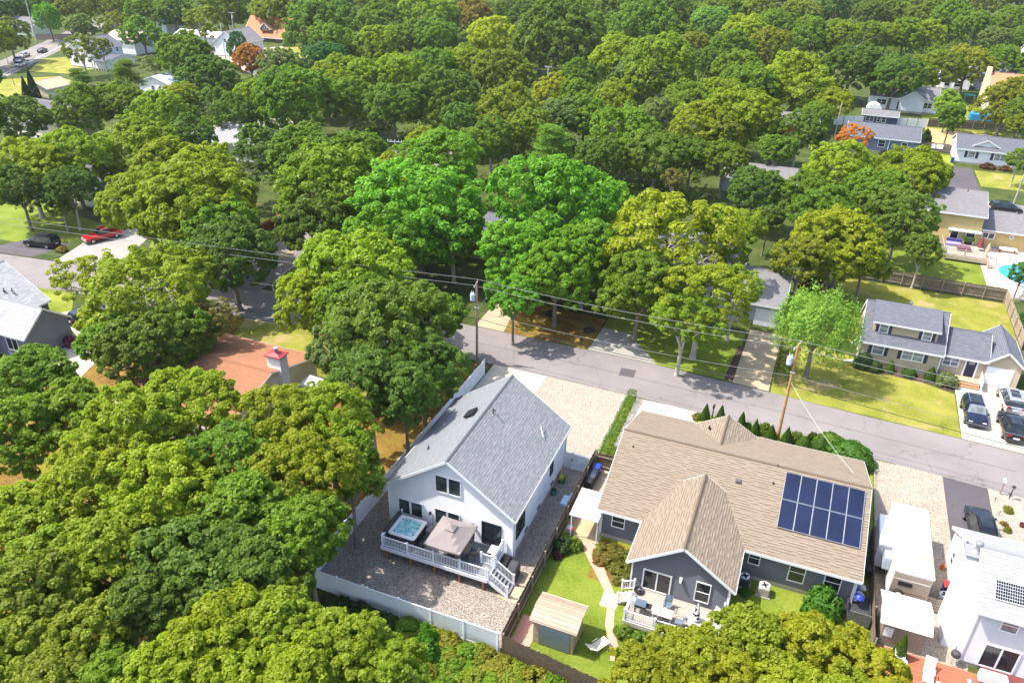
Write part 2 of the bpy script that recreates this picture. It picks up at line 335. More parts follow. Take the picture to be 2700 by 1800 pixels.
for dx in (0, .28):
    strip('yellow_centre_line', [(-38.6 + dx, 42), (-38.7 + dx, 52), (-40 + dx, 75)], [(-38.48 + dx, 42), (-38.58 + dx, 52), (-39.88 + dx, 75)], .018, YL)
strip('stop_line', [(-42, 42.9), (-38.8, 42.9)], [(-42, 43.25), (-38.8, 43.25)], .018, WL)
strip('road_edge_line', [(-184.5, 119.5), (-208.5, 158.3), (-243, 211)], [(-185, 119.8), (-209, 158.6), (-243.6, 211.4)], .020, WL)
strip('road_centre_line', [(-190, 121.9), (-215, 162), (-250, 217)], [(-190.4, 122.2), (-215.4, 162.3), (-250.5, 217.4)], .020, YL)
sheet('road_patch', [(13.1, 37.2), (14.7, 37.3), (14.6, 38.9), (13.0, 38.8)], .018, ASPH_D)
TAR = simple('tar', (.07, .062, .06), .8)
strip('tar_seam', [(-8, 37.5), (10, 37.6), (30, 36.9), (50, 35.5)], [(-8, 37.56), (10, 37.66), (30, 36.96), (50, 35.56)], .0175, TAR)
# kerb of the side street corner
def kerb(pts, w=.16, h=.11):
    m = M()
    for (a, b) in zip(pts, pts[1:]): m.beam((*a, h / 2 + .004), (*b, h / 2 + .004), w, h)
    o = m.obj('kerb', CONC_W); o['kind'] = 'structure'
kerb([(-35.0, 56), (-34.9, 46.4), (-34.4, 41.9), (-33.9, 40.7), (-32.8, 39.5), (-31.2, 38.9), (-27, 39.4)])
kerb([(-43.0, 57), (-42.9, 46), (-44, 42), (-47, 39.0), (-52, 36.9)])
kerb([(-31.2, 31.7), (-26, 32.3), (-20, 32.9)], .12, .06)
# drives and yards
sheet('concrete_drive', rect(.12, 6.25, 20.7, 33.93), .012, CONC)
sheet('gravel_drive', rect(6.27, 15.0, 20.35, 33.93), .014, GRAV_L)
sheet('gravel_yard', rect(.05, 15.0, .05, 20.68), .010, GRAV_Y)
sheet('concrete_pad', [(13.0, 4.3), (14.9, 4.2), (14.9, 7.3), (13.0, 7.4)], .016, CONC_T)
sheet('gravel_pad', rect(13.2, 14.1, 5.7, 7.0), .020, GRAV_Y)
sheet('neighbour_drive', rect(15.95, 22.1, 25.0, 33.7), .012, CONC)
sheet('side_path', [(15.3, 12.5), (18.2, 12.4), (18.2, 22), (15.3, 22)], .008, CONC_T)
sheet('patio_slab', [(16.15, 12.3), (18.2, 12.2), (18.2, 15.4), (16.15, 15.4)], .014, concrete('patio', (.48, .37, .22), 1.5))
sheet('brick_path', [(16.5, 12.25), (17.9, 12.2), (20.7, 7.9), (21.3, 7.7), (21.2, 6.45), (20.1, 6.4), (19.95, 7.9)], .012, BRICKP)
sheet('brick_path', [(20.6, 6.4), (21.15, 6.4), (21.5, 4.9), (22.2, 3.5), (22.6, 2.4), (22.0, 2.2), (21.6, 3.4), (20.85, 4.95)], .012, BRICKP)
sheet('concrete_slab', [(20.0, 6.5), (21.2, 6.5), (21.05, 7.85), (20.1, 7.8)], .017, CONC_W)
sheet('brick_path', rect(15.35, 16.7, .5, 3.6), .012, BRICKP)
sheet('mulch_bed', rect(18.4, 21.7, 8.6, 12.9), .009, LITTER)
sheet('gravel_parking', rect(38.4, 43.9, 7.5, 32.35), .012, GRAV_B)
sheet('asphalt_drive', rect(43.9, 47.35, 20, 32.0), .012, ASPH_D)
sheet('gravel_bed', [(47.36, 15), (70, 15), (70, 30.1), (47.4, 31.9)], .012, GRAV_L)
sheet('beige_drive', [(46.05, 39.2), (58, 38.3), (58, 51.3), (46.3, 51.3)], .012, CONC)
sheet('mulch_bed', [(36.3, 48.7), (38.5, 48.5), (40, 48.95), (42, 48.7), (44, 48.8), (45.2, 47.9), (46.3, 48.2), (46.3, 50.6), (36.3, 50.6)], .010, MULCH)
sheet('tan_drive', [(24.5, 40.6), (28.2, 40.35), (28.4, 53.5), (24.8, 53.5)], .012, CONC_T)
sheet('mulch_bed', [(23.6, 40.9), (24.45, 40.8), (24.75, 49), (24.0, 49)], .010, MULCH)
sheet('grey_drive', [(8.5, 41.15), (16.3, 41.05), (14.5, 43.3), (11.8, 46.8), (8.6, 46.8)], .012, CONC_D)
sheet('tan_drive', [(-5.4, 41.2), (-1.75, 41.2), (-2.8, 48), (-5.6, 48)], .012, CONC_T)
sheet('left_drive', [(-65.4, 35.2), (-56, 36.3), (-60.5, 47), (-66, 52), (-69.5, 49)], .012, CONC_D)
sheet('black_drive', [(-78, 33.5), (-69.5, 34.8), (-68, 40), (-75, 40.5)], .013, ASPH_D)
sheet('left_patio', [(-43.8, 14), (-38, 14.5), (-40, 20), (-41.5, 24), (-50, 27), (-52, 24), (-45, 20.5)], .012, CONC_W)
sheet('pool_patio', rect(52.6, 75, 76, 95), .012, concrete('pink_concrete', (.58, .46, .38), 3))
sheet('black_drive', rect(50.8, 56.6, 118, 140), .012, ASPH_D)
sheet('yard_drive', rect(54, 75, 108, 119), .010, ASPH)
sheet('patio', rect(44.7, 52.0, 56.5, 62), .010, CONC_W)
sheet('forest_yard', [(-100, 96), (-70, 84), (-62, 100), (-90, 118)], .006, CONC_D)
sheet('forest_yard', [(-165, 180), (-120, 150), (-110, 165), (-150, 200)], .003, concrete('dusty_ground', (.36, .29, .22)))

# ---------------------------------------------------------------- houses
def wb(m, side, pl, u0, u1, z0, z1, d0, d1):             # a box on a wall: u along it, d outwards
    if side == '-y': m.box(u0, u1, pl - d1, pl - d0, z0, z1)
    elif side == '+y': m.box(u0, u1, pl + d0, pl + d1, z0, z1)
    elif side == '+x': m.box(pl + d0, pl + d1, u0, u1, z0, z1)
    else: m.box(pl - d1, pl - d0, u0, u1, z0, z1)
def window(t, side, pl, u0, u1, z0, z1, kind='double', fr=TRIM, gl=GLASS, fw=.07, name='window', sash=None):
    m = M(); wb(m, side, pl, u0, u0 + fw, z0, z1, 0, .06); wb(m, side, pl, u1 - fw, u1, z0, z1, 0, .06)
    wb(m, side, pl, u0 + fw, u1 - fw, z0, z0 + fw, 0, .06); wb(m, side, pl, u0 + fw, u1 - fw, z1 - fw, z1, 0, .06)
    um = (u0 + u1) / 2; zm = (z0 + z1) / 2
    if kind in ('twin', 'slider'): wb(m, side, pl, um - fw * .5, um + fw * .5, z0 + fw, z1 - fw, 0, .055)
    w = m.obj(name, fr, t)
    if kind in ('double', 'twin'):
        s = M()
        for a, b in (((u0 + fw, u1 - fw),) if kind == 'double' else ((u0 + fw, um - fw * .5), (um + fw * .5, u1 - fw))): wb(s, side, pl, a, b, zm - .025, zm + .025, .02, .05)
        s.obj('sash_rail', sash or fr, w)
    spans = ((u0 + fw, u1 - fw),) if kind in ('double', 'plain') else ((u0 + fw, um - fw * .5), (um + fw * .5, u1 - fw))
    for a, b in spans: p = M(); wb(p, side, pl, a, b, z0 + fw, z1 - fw, .004, .018); p.obj('pane', gl, w)
    return w
def shutter(t, side, pl, u0, u1, z0, z1, mat):
    m = M(); wb(m, side, pl, u0, u1, z0, z1, 0, .035); wb(m, side, pl, u0 + .05, u1 - .05, z0 + .06, (z0 + z1) / 2 - .03, .035, .045); wb(m, side, pl, u0 + .05, u1 - .05, (z0 + z1) / 2 + .03, z1 - .06, .035, .045); m.obj('shutter', mat, t)
def gable(t, x0, x1, y0, y1, ze, rise, axis, wall, roof, over=.35, base=.45, found=FOUND, trim=TRIM, rake=.3, skip=(), thick=.12, zb=0.0):
    """closed gabled block with foundation, two roof slopes, ridge cap, fascia and rake boards"""
    if found: B(x0 + .04, x1 - .04, y0 + .04, y1 - .04, zb, base + .02).obj('foundation', found, t)
    z0 = base if found else zb
    w = M()
    if axis == 'y':
        xm = (x0 + x1) / 2; w.prism([(x0, y0, z0), (x1, y0, z0), (x1, y0, ze), (xm, y0, ze + rise), (x0, y0, ze)], (0, y1 - y0, 0)); half = (x1 - x0) / 2
    else:
        ym = (y0 + y1) / 2; w.prism([(x0, y0, z0), (x0, y1, z0), (x0, y1, ze), (x0, ym, ze + rise), (x0, y0, ze)], (x1 - x0, 0, 0)); half = (y1 - y0) / 2
    w.obj('wall', wall, t); k = rise / half; zo = ze - over * k + thick + .02; zr = ze + rise + thick + .02
    if axis == 'y':
        a0, a1 = y0 - rake, y1 + rake
        if 'L' not in skip: M().slab((x0 - over, a1, zo), (x0 - over, a0, zo), (xm, a0, zr), (xm, a1, zr), thick).obj('roof_slope', roof, t)
        if 'R' not in skip: M().slab((x1 + over, a0, zo), (x1 + over, a1, zo), (xm, a1, zr), (xm, a0, zr), thick).obj('roof_slope', roof, t)
        M().prism([(xm - .13, a0 - .01, zr - .13 * k + .03), (xm + .13, a0 - .01, zr - .13 * k + .03), (xm, a0 - .01, zr + .035)], (0, a1 - a0 + .02, 0)).obj('ridge_cap', roof, t)
        f = M()
        for y in (a0 - .015, a1 + .015):
            for s, xe in ((-1, x0 - over), (1, x1 + over)): f.beam((xe, y, zo - .12), (xm - s * .0, y, zr - .12), .03, .2)
        for s, xe in ((-1, x0 - over), (1, x1 + over)): f.box(min(xe, xe + s * .03), max(xe, xe + s * .03), a0, a1, zo - .22, zo - .01)
        f.obj('fascia', trim, t)
    else:
        a0, a1 = x0 - rake, x1 + rake
        if 'F' not in skip: M().slab((a0, y0 - over, zo), (a1, y0 - over, zo), (a1, ym, zr), (a0, ym, zr), thick).obj('roof_slope', roof, t)
        if 'B' not in skip: M().slab((a1, y1 + over, zo), (a0, y1 + over, zo), (a0, ym, zr), (a1, ym, zr), thick).obj('roof_slope', roof, t)
        M().prism([(a0 - .01, ym - .13, zr - .13 * k + .03), (a0 - .01, ym + .13, zr - .13 * k + .03), (a0 - .01, ym, zr + .035)], (a1 - a0 + .02, 0, 0)).obj('ridge_cap', roof, t)
        f = M()
        for x in (a0 - .015, a1 + .015):
            for s, ye in ((-1, y0 - over), (1, y1 + over)): f.beam((x, ye, zo - .12), (x, ym, zr - .12), .03, .2)
        for s, ye in ((-1, y0 - over), (1, y1 + over)): f.box(a0, a1, min(ye, ye + s * .03), max(ye, ye + s * .03), zo - .22, zo - .01)
        f.obj('fascia', trim, t)
def corner_boards(t, pts, z0, z1, mat=TRIM, w=.11):
    for x, y in pts: B(x - w / 2, x + w / 2, y - w / 2, y + w / 2, z0, z1).obj('corner_board', mat, t)
def vent_pipe(t, x, y, z, h=.35, r=.05, mat=BLACK):
    m = M().tube((x, y, z - .1), (x, y, z + h), r, n=8); m.box(x - .12, x + .12, y - .12, y + .12, z - .02, z + .03); m.obj('vent_pipe', mat, t)

# 1 --- white house
H = thing('house', 'white gabled house with grey shingle roof and rear deck on a gravel lot', 'house', (7.5, 14.3, 0))
gable(H, 2.35, 12.7, 8.1, 20.35, 4.2, 3.62, 'y', W_SID, RF_GREY, over=.3, base=.45, zb=-.38)
corner_boards(H, [(12.7, 8.1), (2.35, 8.1), (12.7, 20.35)], .45, 4.1, TRIM, .12)
for u0, u1 in ((6.42, 7.48), (7.5, 8.56)): window(H, '-y', 8.1, u0, u1, 4.66, 6.25, 'double', TRIM, GLASS_T, .07, sash=FR_DARK)
for u0, u1 in ((3.15, 4.2), (4.22, 5.28)): window(H, '-y', 8.1, u0, u1, 1.45, 2.95, 'double', TRIM, GLASS_T, .07, sash=FR_DARK)
for u0, u1 in ((6.3, 7.35), (7.37, 8.42)): window(H, '-y', 8.1, u0, u1, 1.45, 3.0, 'double', TRIM, GLASS_T, .07, sash=FR_DARK)
window(H, '-y', 8.1, 10.2, 11.8, .95, 3.05, 'slider', FR_DARK, GLASS, .09, 'sliding_door')
for u0, u1 in ((8.7, 9.55), (9.6, 10.45)): window(H, '+x', 12.7, u0, u1, 1.5, 3.15, 'double', FR_DARK, GLASS, .06, sash=FR_DARK)
window(H, '+x', 12.7, 16.2, 16.95, 1.9, 3.2, 'double', FR_DARK, GLASS, .06, sash=FR_DARK)
for y in (10.6, 13.4, 16.6): m = M(); wb(m, '+x', 12.7, y, y + .6, .62, .82, 0, .04); m.obj('crawl_vent', BLACK, H)
for x in (5.95, 9.5): m = M().lathe([(.03, 0), (.09, .04), (.09, .3), (.03, .34)], (x, 7.98, 2.2), 10); m.box(x - .04, x + .04, 8.0, 8.1, 2.3, 2.4); m.obj('wall_lamp', FR_DARK, H)
m = M(); m.beam((5.75, 15.05, 6.95), (6.55, 15.05, 7.5), 1.0, .16); m.obj('skylight', FR_DARK, H)
m = M(); m.tube((8.05, 15.2, 7.5), (8.05, 15.2, 8.0), .05); m.tube((8.05, 15.2, 8.0), (8.35, 14.95, 8.0), .05); m.obj('vent_pipe', BLACK, H)
vent_pipe(H, 4.3, 11.2, 5.7, .35)
m = M(); m.tube((11.3, 17.6, 5.2), (11.3, 17.6, 5.75), .025); m.tube((11.15, 17.9, 5.75), (11.45, 17.3, 5.75), .02); m.tube((11.3, 17.6, 5.6), (11.75, 16.9, 5.25), .03); m.obj('antenna_mount', METAL, H)
for y in (8.32, 20.15): M().tube((12.78, y, .15), (12.78, y, 4.0), .045).obj('downspout', TRIM, H)
# deck
def railing(t, p0, p1, zf, h=.95, step=.125, mat=WHITE, posts=True, postmat=None, nposts=None, drop=0.0):
    """railing along p0-p1 (x,y); zf floor height at p0, drop = height lost towards p1"""
    a = Vector((*p0, zf)); b = Vector((*p1, zf - drop)); L = (b - a).length; o = ORG[t.name]
    for z in (h - .03, .10): M().beam(a + Vector((0, 0, z)), b + Vector((0, 0, z)), .075 if z > .5 else .05, .06).obj('rail', mat, t)
    n = int(L / step); bm = B(-.016, .016, -.016, .016, .10, h - .05).mesh('baluster', mat)
    for i in range(1, n):
        q = a.lerp(b, i / n); piece(bm, 'baluster', t, (q.x - o[0], q.y - o[1], q.z - o[2]))
    if posts:
        k = nposts or max(2, round(L / 2.1) + 1); pm = M().bev(-.06, .06, -.06, .06, 0, h + .06, .01); pm.bev(-.08, .08, -.08, .08, h + .06, h + .14, .03); pme = pm.mesh('post', mat)
        for i in range(k): q = a.lerp(b, i / (k - 1)); piece(pme, 'post', t, (q.x - o[0], q.y - o[1], q.z - o[2]))
H.location = (7.5 + .15, 14.3 - .45, .38)
D = thing('deck', 'grey raised deck with white balustrade behind the white house', 'deck', (7.6, 6.0, 0))
ZF = 1.25
B(3.6, 12.15, 4.42, 7.6, ZF - .08, ZF).obj('floor', DECK_G, D)
m = B(3.52, 12.21, 4.34, 4.415, ZF - .30, ZF + .015); m.box(3.52, 3.595, 4.42, 7.6, ZF - .30, ZF + .015); m.box(12.155, 12.21, 4.42, 7.6, ZF - .30, ZF + .015); m.obj('fascia', WHITE, D)
for x in (3.95, 5.95, 7.95, 9.95, 11.85): B(x - .08, x + .08, 4.45, 4.6, 0, ZF - .08).obj('support_post', WOODPT, D)
railing(D, (3.65, 4.47), (12.1, 4.47), ZF, nposts=5); railing(D, (3.65, 4.6), (3.65, 7.5), ZF, nposts=2)
railing(D, (12.1, 5.75), (12.1, 7.5), ZF, nposts=2); railing(D, (11.15, 5.75), (12.0, 5.75), ZF, nposts=2)
for i in range(6):
    x = 12.21 + .26 * i; z = 1.07 - .18 * i; B(x, x + .27, 4.5, 5.65, z - .04, z).obj('tread', DECK_G, D); B(x + .2, x + .22, 4.52, 5.63, z - .2, z - .045).obj('riser', WHITE, D)
for y in (4.42, 5.68): M().prism([(12.2, y, 1.24), (13.85, y, .16), (13.85, y, 0), (13.65, y, 0), (12.2, y, .94)], (0, .05, 0)).obj('stringer', WHITE, D)
railing(D, (12.25, 4.46), (13.75, 4.46), 1.16, drop=1.08, nposts=2); railing(D, (12.25, 5.72), (13.75, 5.72), 1.16, drop=1.08, nposts=2)

# 2 --- grey neighbour
H = thing('house', 'dark grey house with tan shingle roof, solar panels and rear patio door', 'house', (27, 18, 0))
gable(H, 18.1, 36.45, 13.15, 26.9, 3.0, 2.55, 'x', G_SID, RF_TAN, over=.42, rake=.35, base=.4)
gable(H, 21.65, 28.4, 8.6, 16.5, 3.15, 2.35, 'y', G_SID, RF_TAN, over=.42, rake=.3, base=.4)
gable(H, 22.6, 28.25, 19.5, 26.4, 3.05, 1.75, 'y', G_SID, RF_TAN, over=.4, rake=.3, base=.4)
corner_boards(H, [(21.65, 8.6), (28.4, 8.6), (18.1, 13.15), (36.45, 13.15)], .4, 2.95)
window(H, '-y', 8.6, 22.45, 24.5, .65, 2.55, 'slider', TRIM, GLASS, .1, 'patio_door'); window(H, '-y', 8.6, 26.15, 27.2, .98, 2.8)
window(H, '-y', 13.15, 18.9, 19.95, 1.35, 2.55); window(H, '-y', 13.15, 29.2, 30.05, 1.5, 2.75); window(H, '-y', 13.15, 32.05, 33.2, .95, 2.8); window(H, '-y', 13.15, 34.45, 35.6, .95, 2.8)
m = M(); wb(m, '-y', 8.6, 25.0, 25.2, 2.45, 2.7, 0, .12); wb(m, '-y', 8.6, 25.03, 25.17, 2.3, 2.45, .06, .2); m.obj('security_lamp', TRIM, H)
for x, y, z in ((18.9, 18.6, 5.05), (30.0, 20.0, 5.62 - .1), (29.9, 18.4, 5.0), (24.1, 25.0, 4.3)): vent_pipe(H, x, y, z, .25, .06)
m = B(27.2, 27.6, 17.7, 18.1, 4.7, 5.02); m.obj('roof_vent', simple('brown_vent', (.10, .085, .075), .6), H)
for x in (36.55, 18.02): M().tube((x, 13.05, .1), (x, 13.05, 2.85), .045).obj('downspout', TRIM, H)
M().tube((28.5, 8.52, .1), (28.5, 8.52, 2.9), .045).obj('downspout', TRIM, H)
SP = thing('solar_array', 'dark blue solar panels in two rows of five on tan shingle roof', 'solar panels', (33.5, 17, 4.2))
kz = 2.55 / 6.875; so = ORG[SP.name]
def rz_(y): return 3.0 + (y - 13.15) * kz + .14
for r in range(2):
    for c in range(5):
        x0 = 30.7 + c * 1.135; x1 = x0 + 1.11; y0 = 15.0 + r * 2.3 ; y1 = y0 + 2.24
        M().slab((x0, y0, rz_(y0) + .12), (x1, y0, rz_(y0) + .12), (x1, y1, rz_(y1) + .12), (x0, y1, rz_(y1) + .12), .05).obj('panel', SOLAR, SP)
        f = M()
        for (a, b) in (((x0, y0), (x1, y0)), ((x1, y0), (x1, y1)), ((x1, y1), (x0, y1)), ((x0, y1), (x0, y0))): f.beam((a[0], a[1], rz_(a[1]) + .115), (b[0], b[1], rz_(b[1]) + .115), .035, .05)
        f.obj('panel_frame', ALU if r == 0 else METAL, SP)
m = M()
for y in (15.5, 16.8, 17.8, 19.1): m.beam((30.65, y, rz_(y) + .04), (36.45, y, rz_(y) + .04), .05, .06)
m.obj('mounting_rail', METAL, SP)
CP = thing('carport_canopy', 'white translucent panel canopy on posts beside the grey house', 'canopy', (17, 13.7, 0))
for i in range(4): M().slab((15.85 + i * .56, 12.1, 2.36), (16.39 + i * .56, 12.1, 2.36), (16.39 + i * .56, 15.25, 2.52), (15.85 + i * .56, 15.25, 2.52), .03).obj('roof_panel', WPANEL, CP)
m = M()
for i in range(5): m.beam((15.85 + i * .56 - .01, 12.08, 2.37), (15.85 + i * .56 - .01, 15.27, 2.53), .04, .06)
m.box(15.8, 18.1, 12.03, 12.09, 2.27, 2.40); m.obj('canopy_frame', TRIM, CP)
for y in (12.2, 15.1): B(15.9, 15.98, y, y + .08, 0, 2.36).obj('post', TRIM, CP)
B(18.0, 18.07, 12.15, 12.22, 0, 2.3).obj('post', TRIM, CP)
D2 = thing('deck', 'weathered tan deck with white railings behind the grey house', 'deck', (25, 7, 0))
B(22.0, 28.35, 5.3, 8.55, .52, .6).obj('floor', DECK_T, D2); m = B(21.95, 28.4, 5.24, 5.295, .2, .61); m.box(21.95, 21.995, 5.3, 8.55, .2, .61); m.obj('fascia', simple('pale_fascia', (.55, .5, .45), .7), D2)
railing(D2, (22.05, 5.35), (28.3, 5.35), .6, .9, .13, nposts=4); railing(D2, (22.05, 5.4), (22.05, 7.0), .6, .9, .13, nposts=2); railing(D2, (28.3, 5.45), (28.3, 8.5), .6, .9, .13, nposts=2)
for i in range(3): x = 21.95 - .28 * (i + 1); B(x, x + .29, 7.05, 8.2, .42 - .17 * i - .04, .42 - .17 * i).obj('tread', DECK_T, D2)
railing(D2, (22.0, 8.3), (21.15, 8.3), .6, .85, .13, nposts=2, drop=.4); railing(D2, (22.0, 7.0), (21.15, 7.0), .6, .85, .13, nposts=2, drop=.4)

# 3 --- pale two-storey house, bottom right
H = thing('house', 'pale two-storey house with chimney chase and small solar panels beside the camper', 'house', (50, 15, 0))
gable(H, 43.3, 53.5, 11.0, 17.6, 5.15, 2.1, 'x', W2_SID, RF_LIGHT, over=.35, rake=.25, base=.3)
gable(H, 43.3, 53.0, 15.6, 21.2, 3.0, 1.6, 'x', W2_SID, RF_LIGHT, over=.3, rake=.2, base=.3)
corner_boards(H, [(43.3, 11.0)], .3, 5.0)
m = M(); m.prism([(42.35, 12.1, 0), (42.35, 14.9, 0), (42.35, 14.9, 6.6), (42.35, 13.9, 6.6), (42.35, 12.1, 3.0)], (.93, 0, 0)); m.obj('chimney_chase', siding('chase_siding', (.62, .62, .67), .1), H)
B(42.25, 43.9, 13.75, 15.0, 6.6, 6.72).obj('chimney_cap', RF_LIGHT, H)
m = M().tube((42.95, 14.4, 6.7), (42.95, 14.4, 7.3), .16, n=12); m.tube((42.95, 14.4, 7.3), (42.95, 14.4, 7.4), .26, n=12); m.tube((42.95, 14.4, 7.45), (42.95, 14.4, 7.6), .24, .15, n=12); m.tube((42.95, 14.4, 6.72), (42.95, 14.4, 6.9), .3, .17, n=12); m.obj('flue', METAL, H)
window(H, '-y', 11.0, 44.65, 45.65, 3.75, 4.95, 'double', TRIM, GLASS_B); window(H, '-y', 11.0, 44.3, 46.4, .35, 2.4, 'slider', TRIM, GLASS, .1, 'patio_door'); window(H, '-y', 11, 48.2, 49.2, 3.75, 4.95, 'double', TRIM, GLASS_B)
window(H, '-x', 43.3, 19.0, 19.8, 1.0, 2.3, 'double', TRIM, GLASS)
m = M().lathe([(.2, 0), (.2, .1), (.12, .18)], (46.9, 18.8, 4.55), 10); m.obj('roof_vent', TRIM, H)
SP = thing('solar_array', 'black gridded solar panels on the pale grey roof', 'solar panels', (46.5, 12.6, 6))
kz = 2.1 / 3.3
def zz_(y): return 5.15 + (y - 11) * kz + .14 + .1
CELL = simple('solar_cell', (.006, .007, .012), .2); WHB = simple('solar_backsheet', (.6, .6, .62), .3)
cellm = None
for c in range(3):
    x0 = 43.95 + c * 1.72; x1 = x0 + 1.68; y0, y1 = 11.5, 12.6
    pn = M().slab((x0, y0, zz_(y0)), (x1, y0, zz_(y0)), (x1, y1, zz_(y1)), (x0, y1, zz_(y1)), .04).obj('panel', WHB, SP)
    g_ = M()
    for i in range(12):
        for j in range(6):
            a = x0 + .04 + i * .1335; b = y0 + .04 + j * .171; zc = .008
            g_.add([(a, b, zz_(b) + zc), (a + .115, b, zz_(b) + zc), (a + .115, b + .148, zz_(b + .148) + zc), (a, b + .148, zz_(b + .148) + zc)], [(0, 1, 2, 3)])
    g_.obj('solar_cells', CELL, pn)
D3 = thing('patio_deck', 'red stained low deck behind the pale two-storey house', 'deck', (43.5, 8.5, 0))
B(38.3, 52, 5.0, 10.3, .06, .2).obj('floor', DECK_R, D3)
B(44.6, 52, 9.2, 10.95, .2, .34).obj('step', simple('maroon_step', (.16, .04, .04), .7), D3)

# 4 --- beige cape across the street
H = thing('house', 'beige cape house with dark roof, shed dormer, navy door and attached garage', 'house', (44, 54, 0))
gable(H, 36.5, 44.5, 50.55, 57.6, 2.95, 3.0, 'x', BEI_SID, RF_DARK, over=.35, rake=.15, base=.35)
B(37.4, 43.7, 51.3, 56.5, 3.3, 5.05).obj('dormer_wall', BEI_SID, H)
M().slab((37.2, 50.95, 5.0), (43.9, 50.95, 5.0), (43.9, 54.2, 6.18), (37.2, 54.2, 6.18), .12).obj('dormer_roof', RF_DARK, H)
B(37.2, 43.9, 50.915, 50.945, 4.82, 4.99).obj('dormer_fascia', TRIM, H)
gable(H, 44.5, 49.0, 51.1, 56.3, 2.75, 1.75, 'x', BEI_SID, RF_DARK, over=.3, rake=.0, base=.35)
gable(H, 48.8, 52.05, 50.95, 57.4, 2.7, 1.35, 'y', BEI_SID, RF_DARK, over=.3, rake=.2, base=.1)
NAVY = simple('navy_shutter', (.035, .035, .075), .6)
for a, b in ((37.75, 38.95), (40.7, 42.85)):
    window(H, '-y', 50.55, a, b, 1.35, 2.65, 'double' if b - a < 1.5 else 'twin', TRIM, GLASS_B, .1)
    shutter(H, '-y', 50.55, a - .38, a - .05, 1.35, 2.65, NAVY); shutter(H, '-y', 50.55, b + .05, b + .38, 1.35, 2.65, NAVY)
for a in (37.95, 42.2):
    window(H, '-y', 51.3, a, a + .95, 3.65, 4.8, 'double', TRIM, GLASS_B, .1); shutter(H, '-y', 51.3, a - .32, a - .04, 3.65, 4.8, NAVY); shutter(H, '-y', 51.3, a + .99, a + 1.27, 3.65, 4.8, NAVY)
window(H, '-y', 51.1, 44.75, 46.35, 1.35, 2.5, 'twin', TRIM, GLASS_B, .1)
m = M(); wb(m, '-y', 51.1, 46.85, 47.0, .5, 2.65, 0, .07); wb(m, '-y', 51.1, 47.95, 48.1, .5, 2.65, 0, .07); wb(m, '-y', 51.1, 47.0, 47.95, 2.5, 2.65, 0, .07); m.obj('door_frame', TRIM, H)
m = M(); wb(m, '-y', 51.1, 47.0, 47.95, .5, 2.5, .003, .04); d = m.obj('front_door', simple('navy_door', (.015, .015, .05), .4), H); m = M(); wb(m, '-y', 51.1, 47.2, 47.75, 1.95, 2.35, .04, .05); m.obj('pane', GLASS_B, d)
m = M(); wb(m, '-y', 50.95, 48.95, 51.45, .05, 2.2, 0, .03); gd = m.obj('garage_door', TRIM, H)
for k in range(4): m = M(); wb(m, '-y', 50.95, 49.05, 51.35, .08 + k * .53, .57 + k * .53, .03, .05); m.obj('panel', WHITE, gd)
corner_boards(H, [(36.5, 50.55), (44.45, 50.55)], .3, 2.85)
STEPB = simple('brick_step', (.42, .20, .11), .8, var=.2, scale=8)
B(46.3, 48.6, 49.9, 51.0, 0, .5).obj('stoop', CONC_T, H)
for k in range(2): B(46.3, 48.5, 49.6 - .3 * k, 49.9 - .3 * k, 0, .34 - .17 * k).obj('step', STEPB, H)
m = M(); m.prism([(48.6, 49.1, .35), (48.6, 51, .6), (48.6, 51, 1.5), (48.6, 49.1, 1.2)], (.06, 0, 0)); m.obj('stair_rail_panel', WHITE, H)
B(37.6, 42.0, 57.6, 60.6, .1, 2.9).obj('rear_wall', BEI_SID, H); M().slab((37.4, 60.9, 3.15), (42.2, 60.9, 3.15), (42.2, 57.2, 4.1), (37.4, 57.2, 4.1), .1).obj('rear_roof', RF_DARK, H)
m = M().tube((41.3, 58.3, 3.6), (41.3, 58.3, 4.6), .12); m.tube((41.3, 58.3, 4.6), (41.3, 58.3, 4.75), .2); m.obj('flue', METAL, H)

# 5 --- yellow house with pool
H = thing('house', 'yellow sided house with grey roof, porch recess and long low wing', 'house', (52, 97, 0))
gable(H, 43.5, 52.4, 92.5, 103.5, 5.3, 2.0, 'x', YEL_SID, RF_MID, over=.35, base=.4)
gable(H, 52.4, 78, 94.7, 101.5, 2.85, 1.75, 'x', YEL_SID, RF_MID, over=.35, rake=.0, base=.3)
B(48.2, 52.5, 91.9, 92.5, 2.75, 3.0).obj('porch_beam', TRIM, H)
window(H, '-y', 92.5, 48.6, 49.7, .9, 2.7, 'plain', TRIM, GLASS); window(H, '-y', 92.5, 50.6, 51.9, .7, 2.7, 'plain', TRIM, GLASS, .12, 'porch_door')
window(H, '-y', 94.7, 53.1, 54.8, 1.35, 2.35, 'slider', TRIM, GLASS, .12); window(H, '-y', 94.7, 59.3, 61, 1.0, 2.4, 'slider', TRIM, GLASS_B, .12)
m = M(); [m.tube((56.9 + .28 * math.cos(t / 8 * 6.283), 94.64, 2.1 + .28 * math.sin(t / 8 * 6.283)), (56.9 + .28 * math.cos((t + 1) / 8 * 6.283), 94.64, 2.1 + .28 * math.sin((t + 1) / 8 * 6.283)), .06, n=6) for t in range(8)]; pw = m.obj('porthole_window', TRIM, H)
M().tube((56.9, 94.66, 2.1), (56.9, 94.69, 2.1), .26, n=16).obj('pane', GLASS_B, pw)
vent_pipe(H, 50, 97.5, 7.2); vent_pipe(H, 57.5, 98, 4.7)
D5 = thing('deck', 'weathered wooden deck with slatted railing behind the yellow house', 'deck', (50.3, 89, 0))
B(47.6, 53.2, 86.8, 92.4, .75, .85).obj('floor', DECK_T, D5); PALEW = simple('pale_rail_wood', (.50, .40, .31), .8, var=.15)
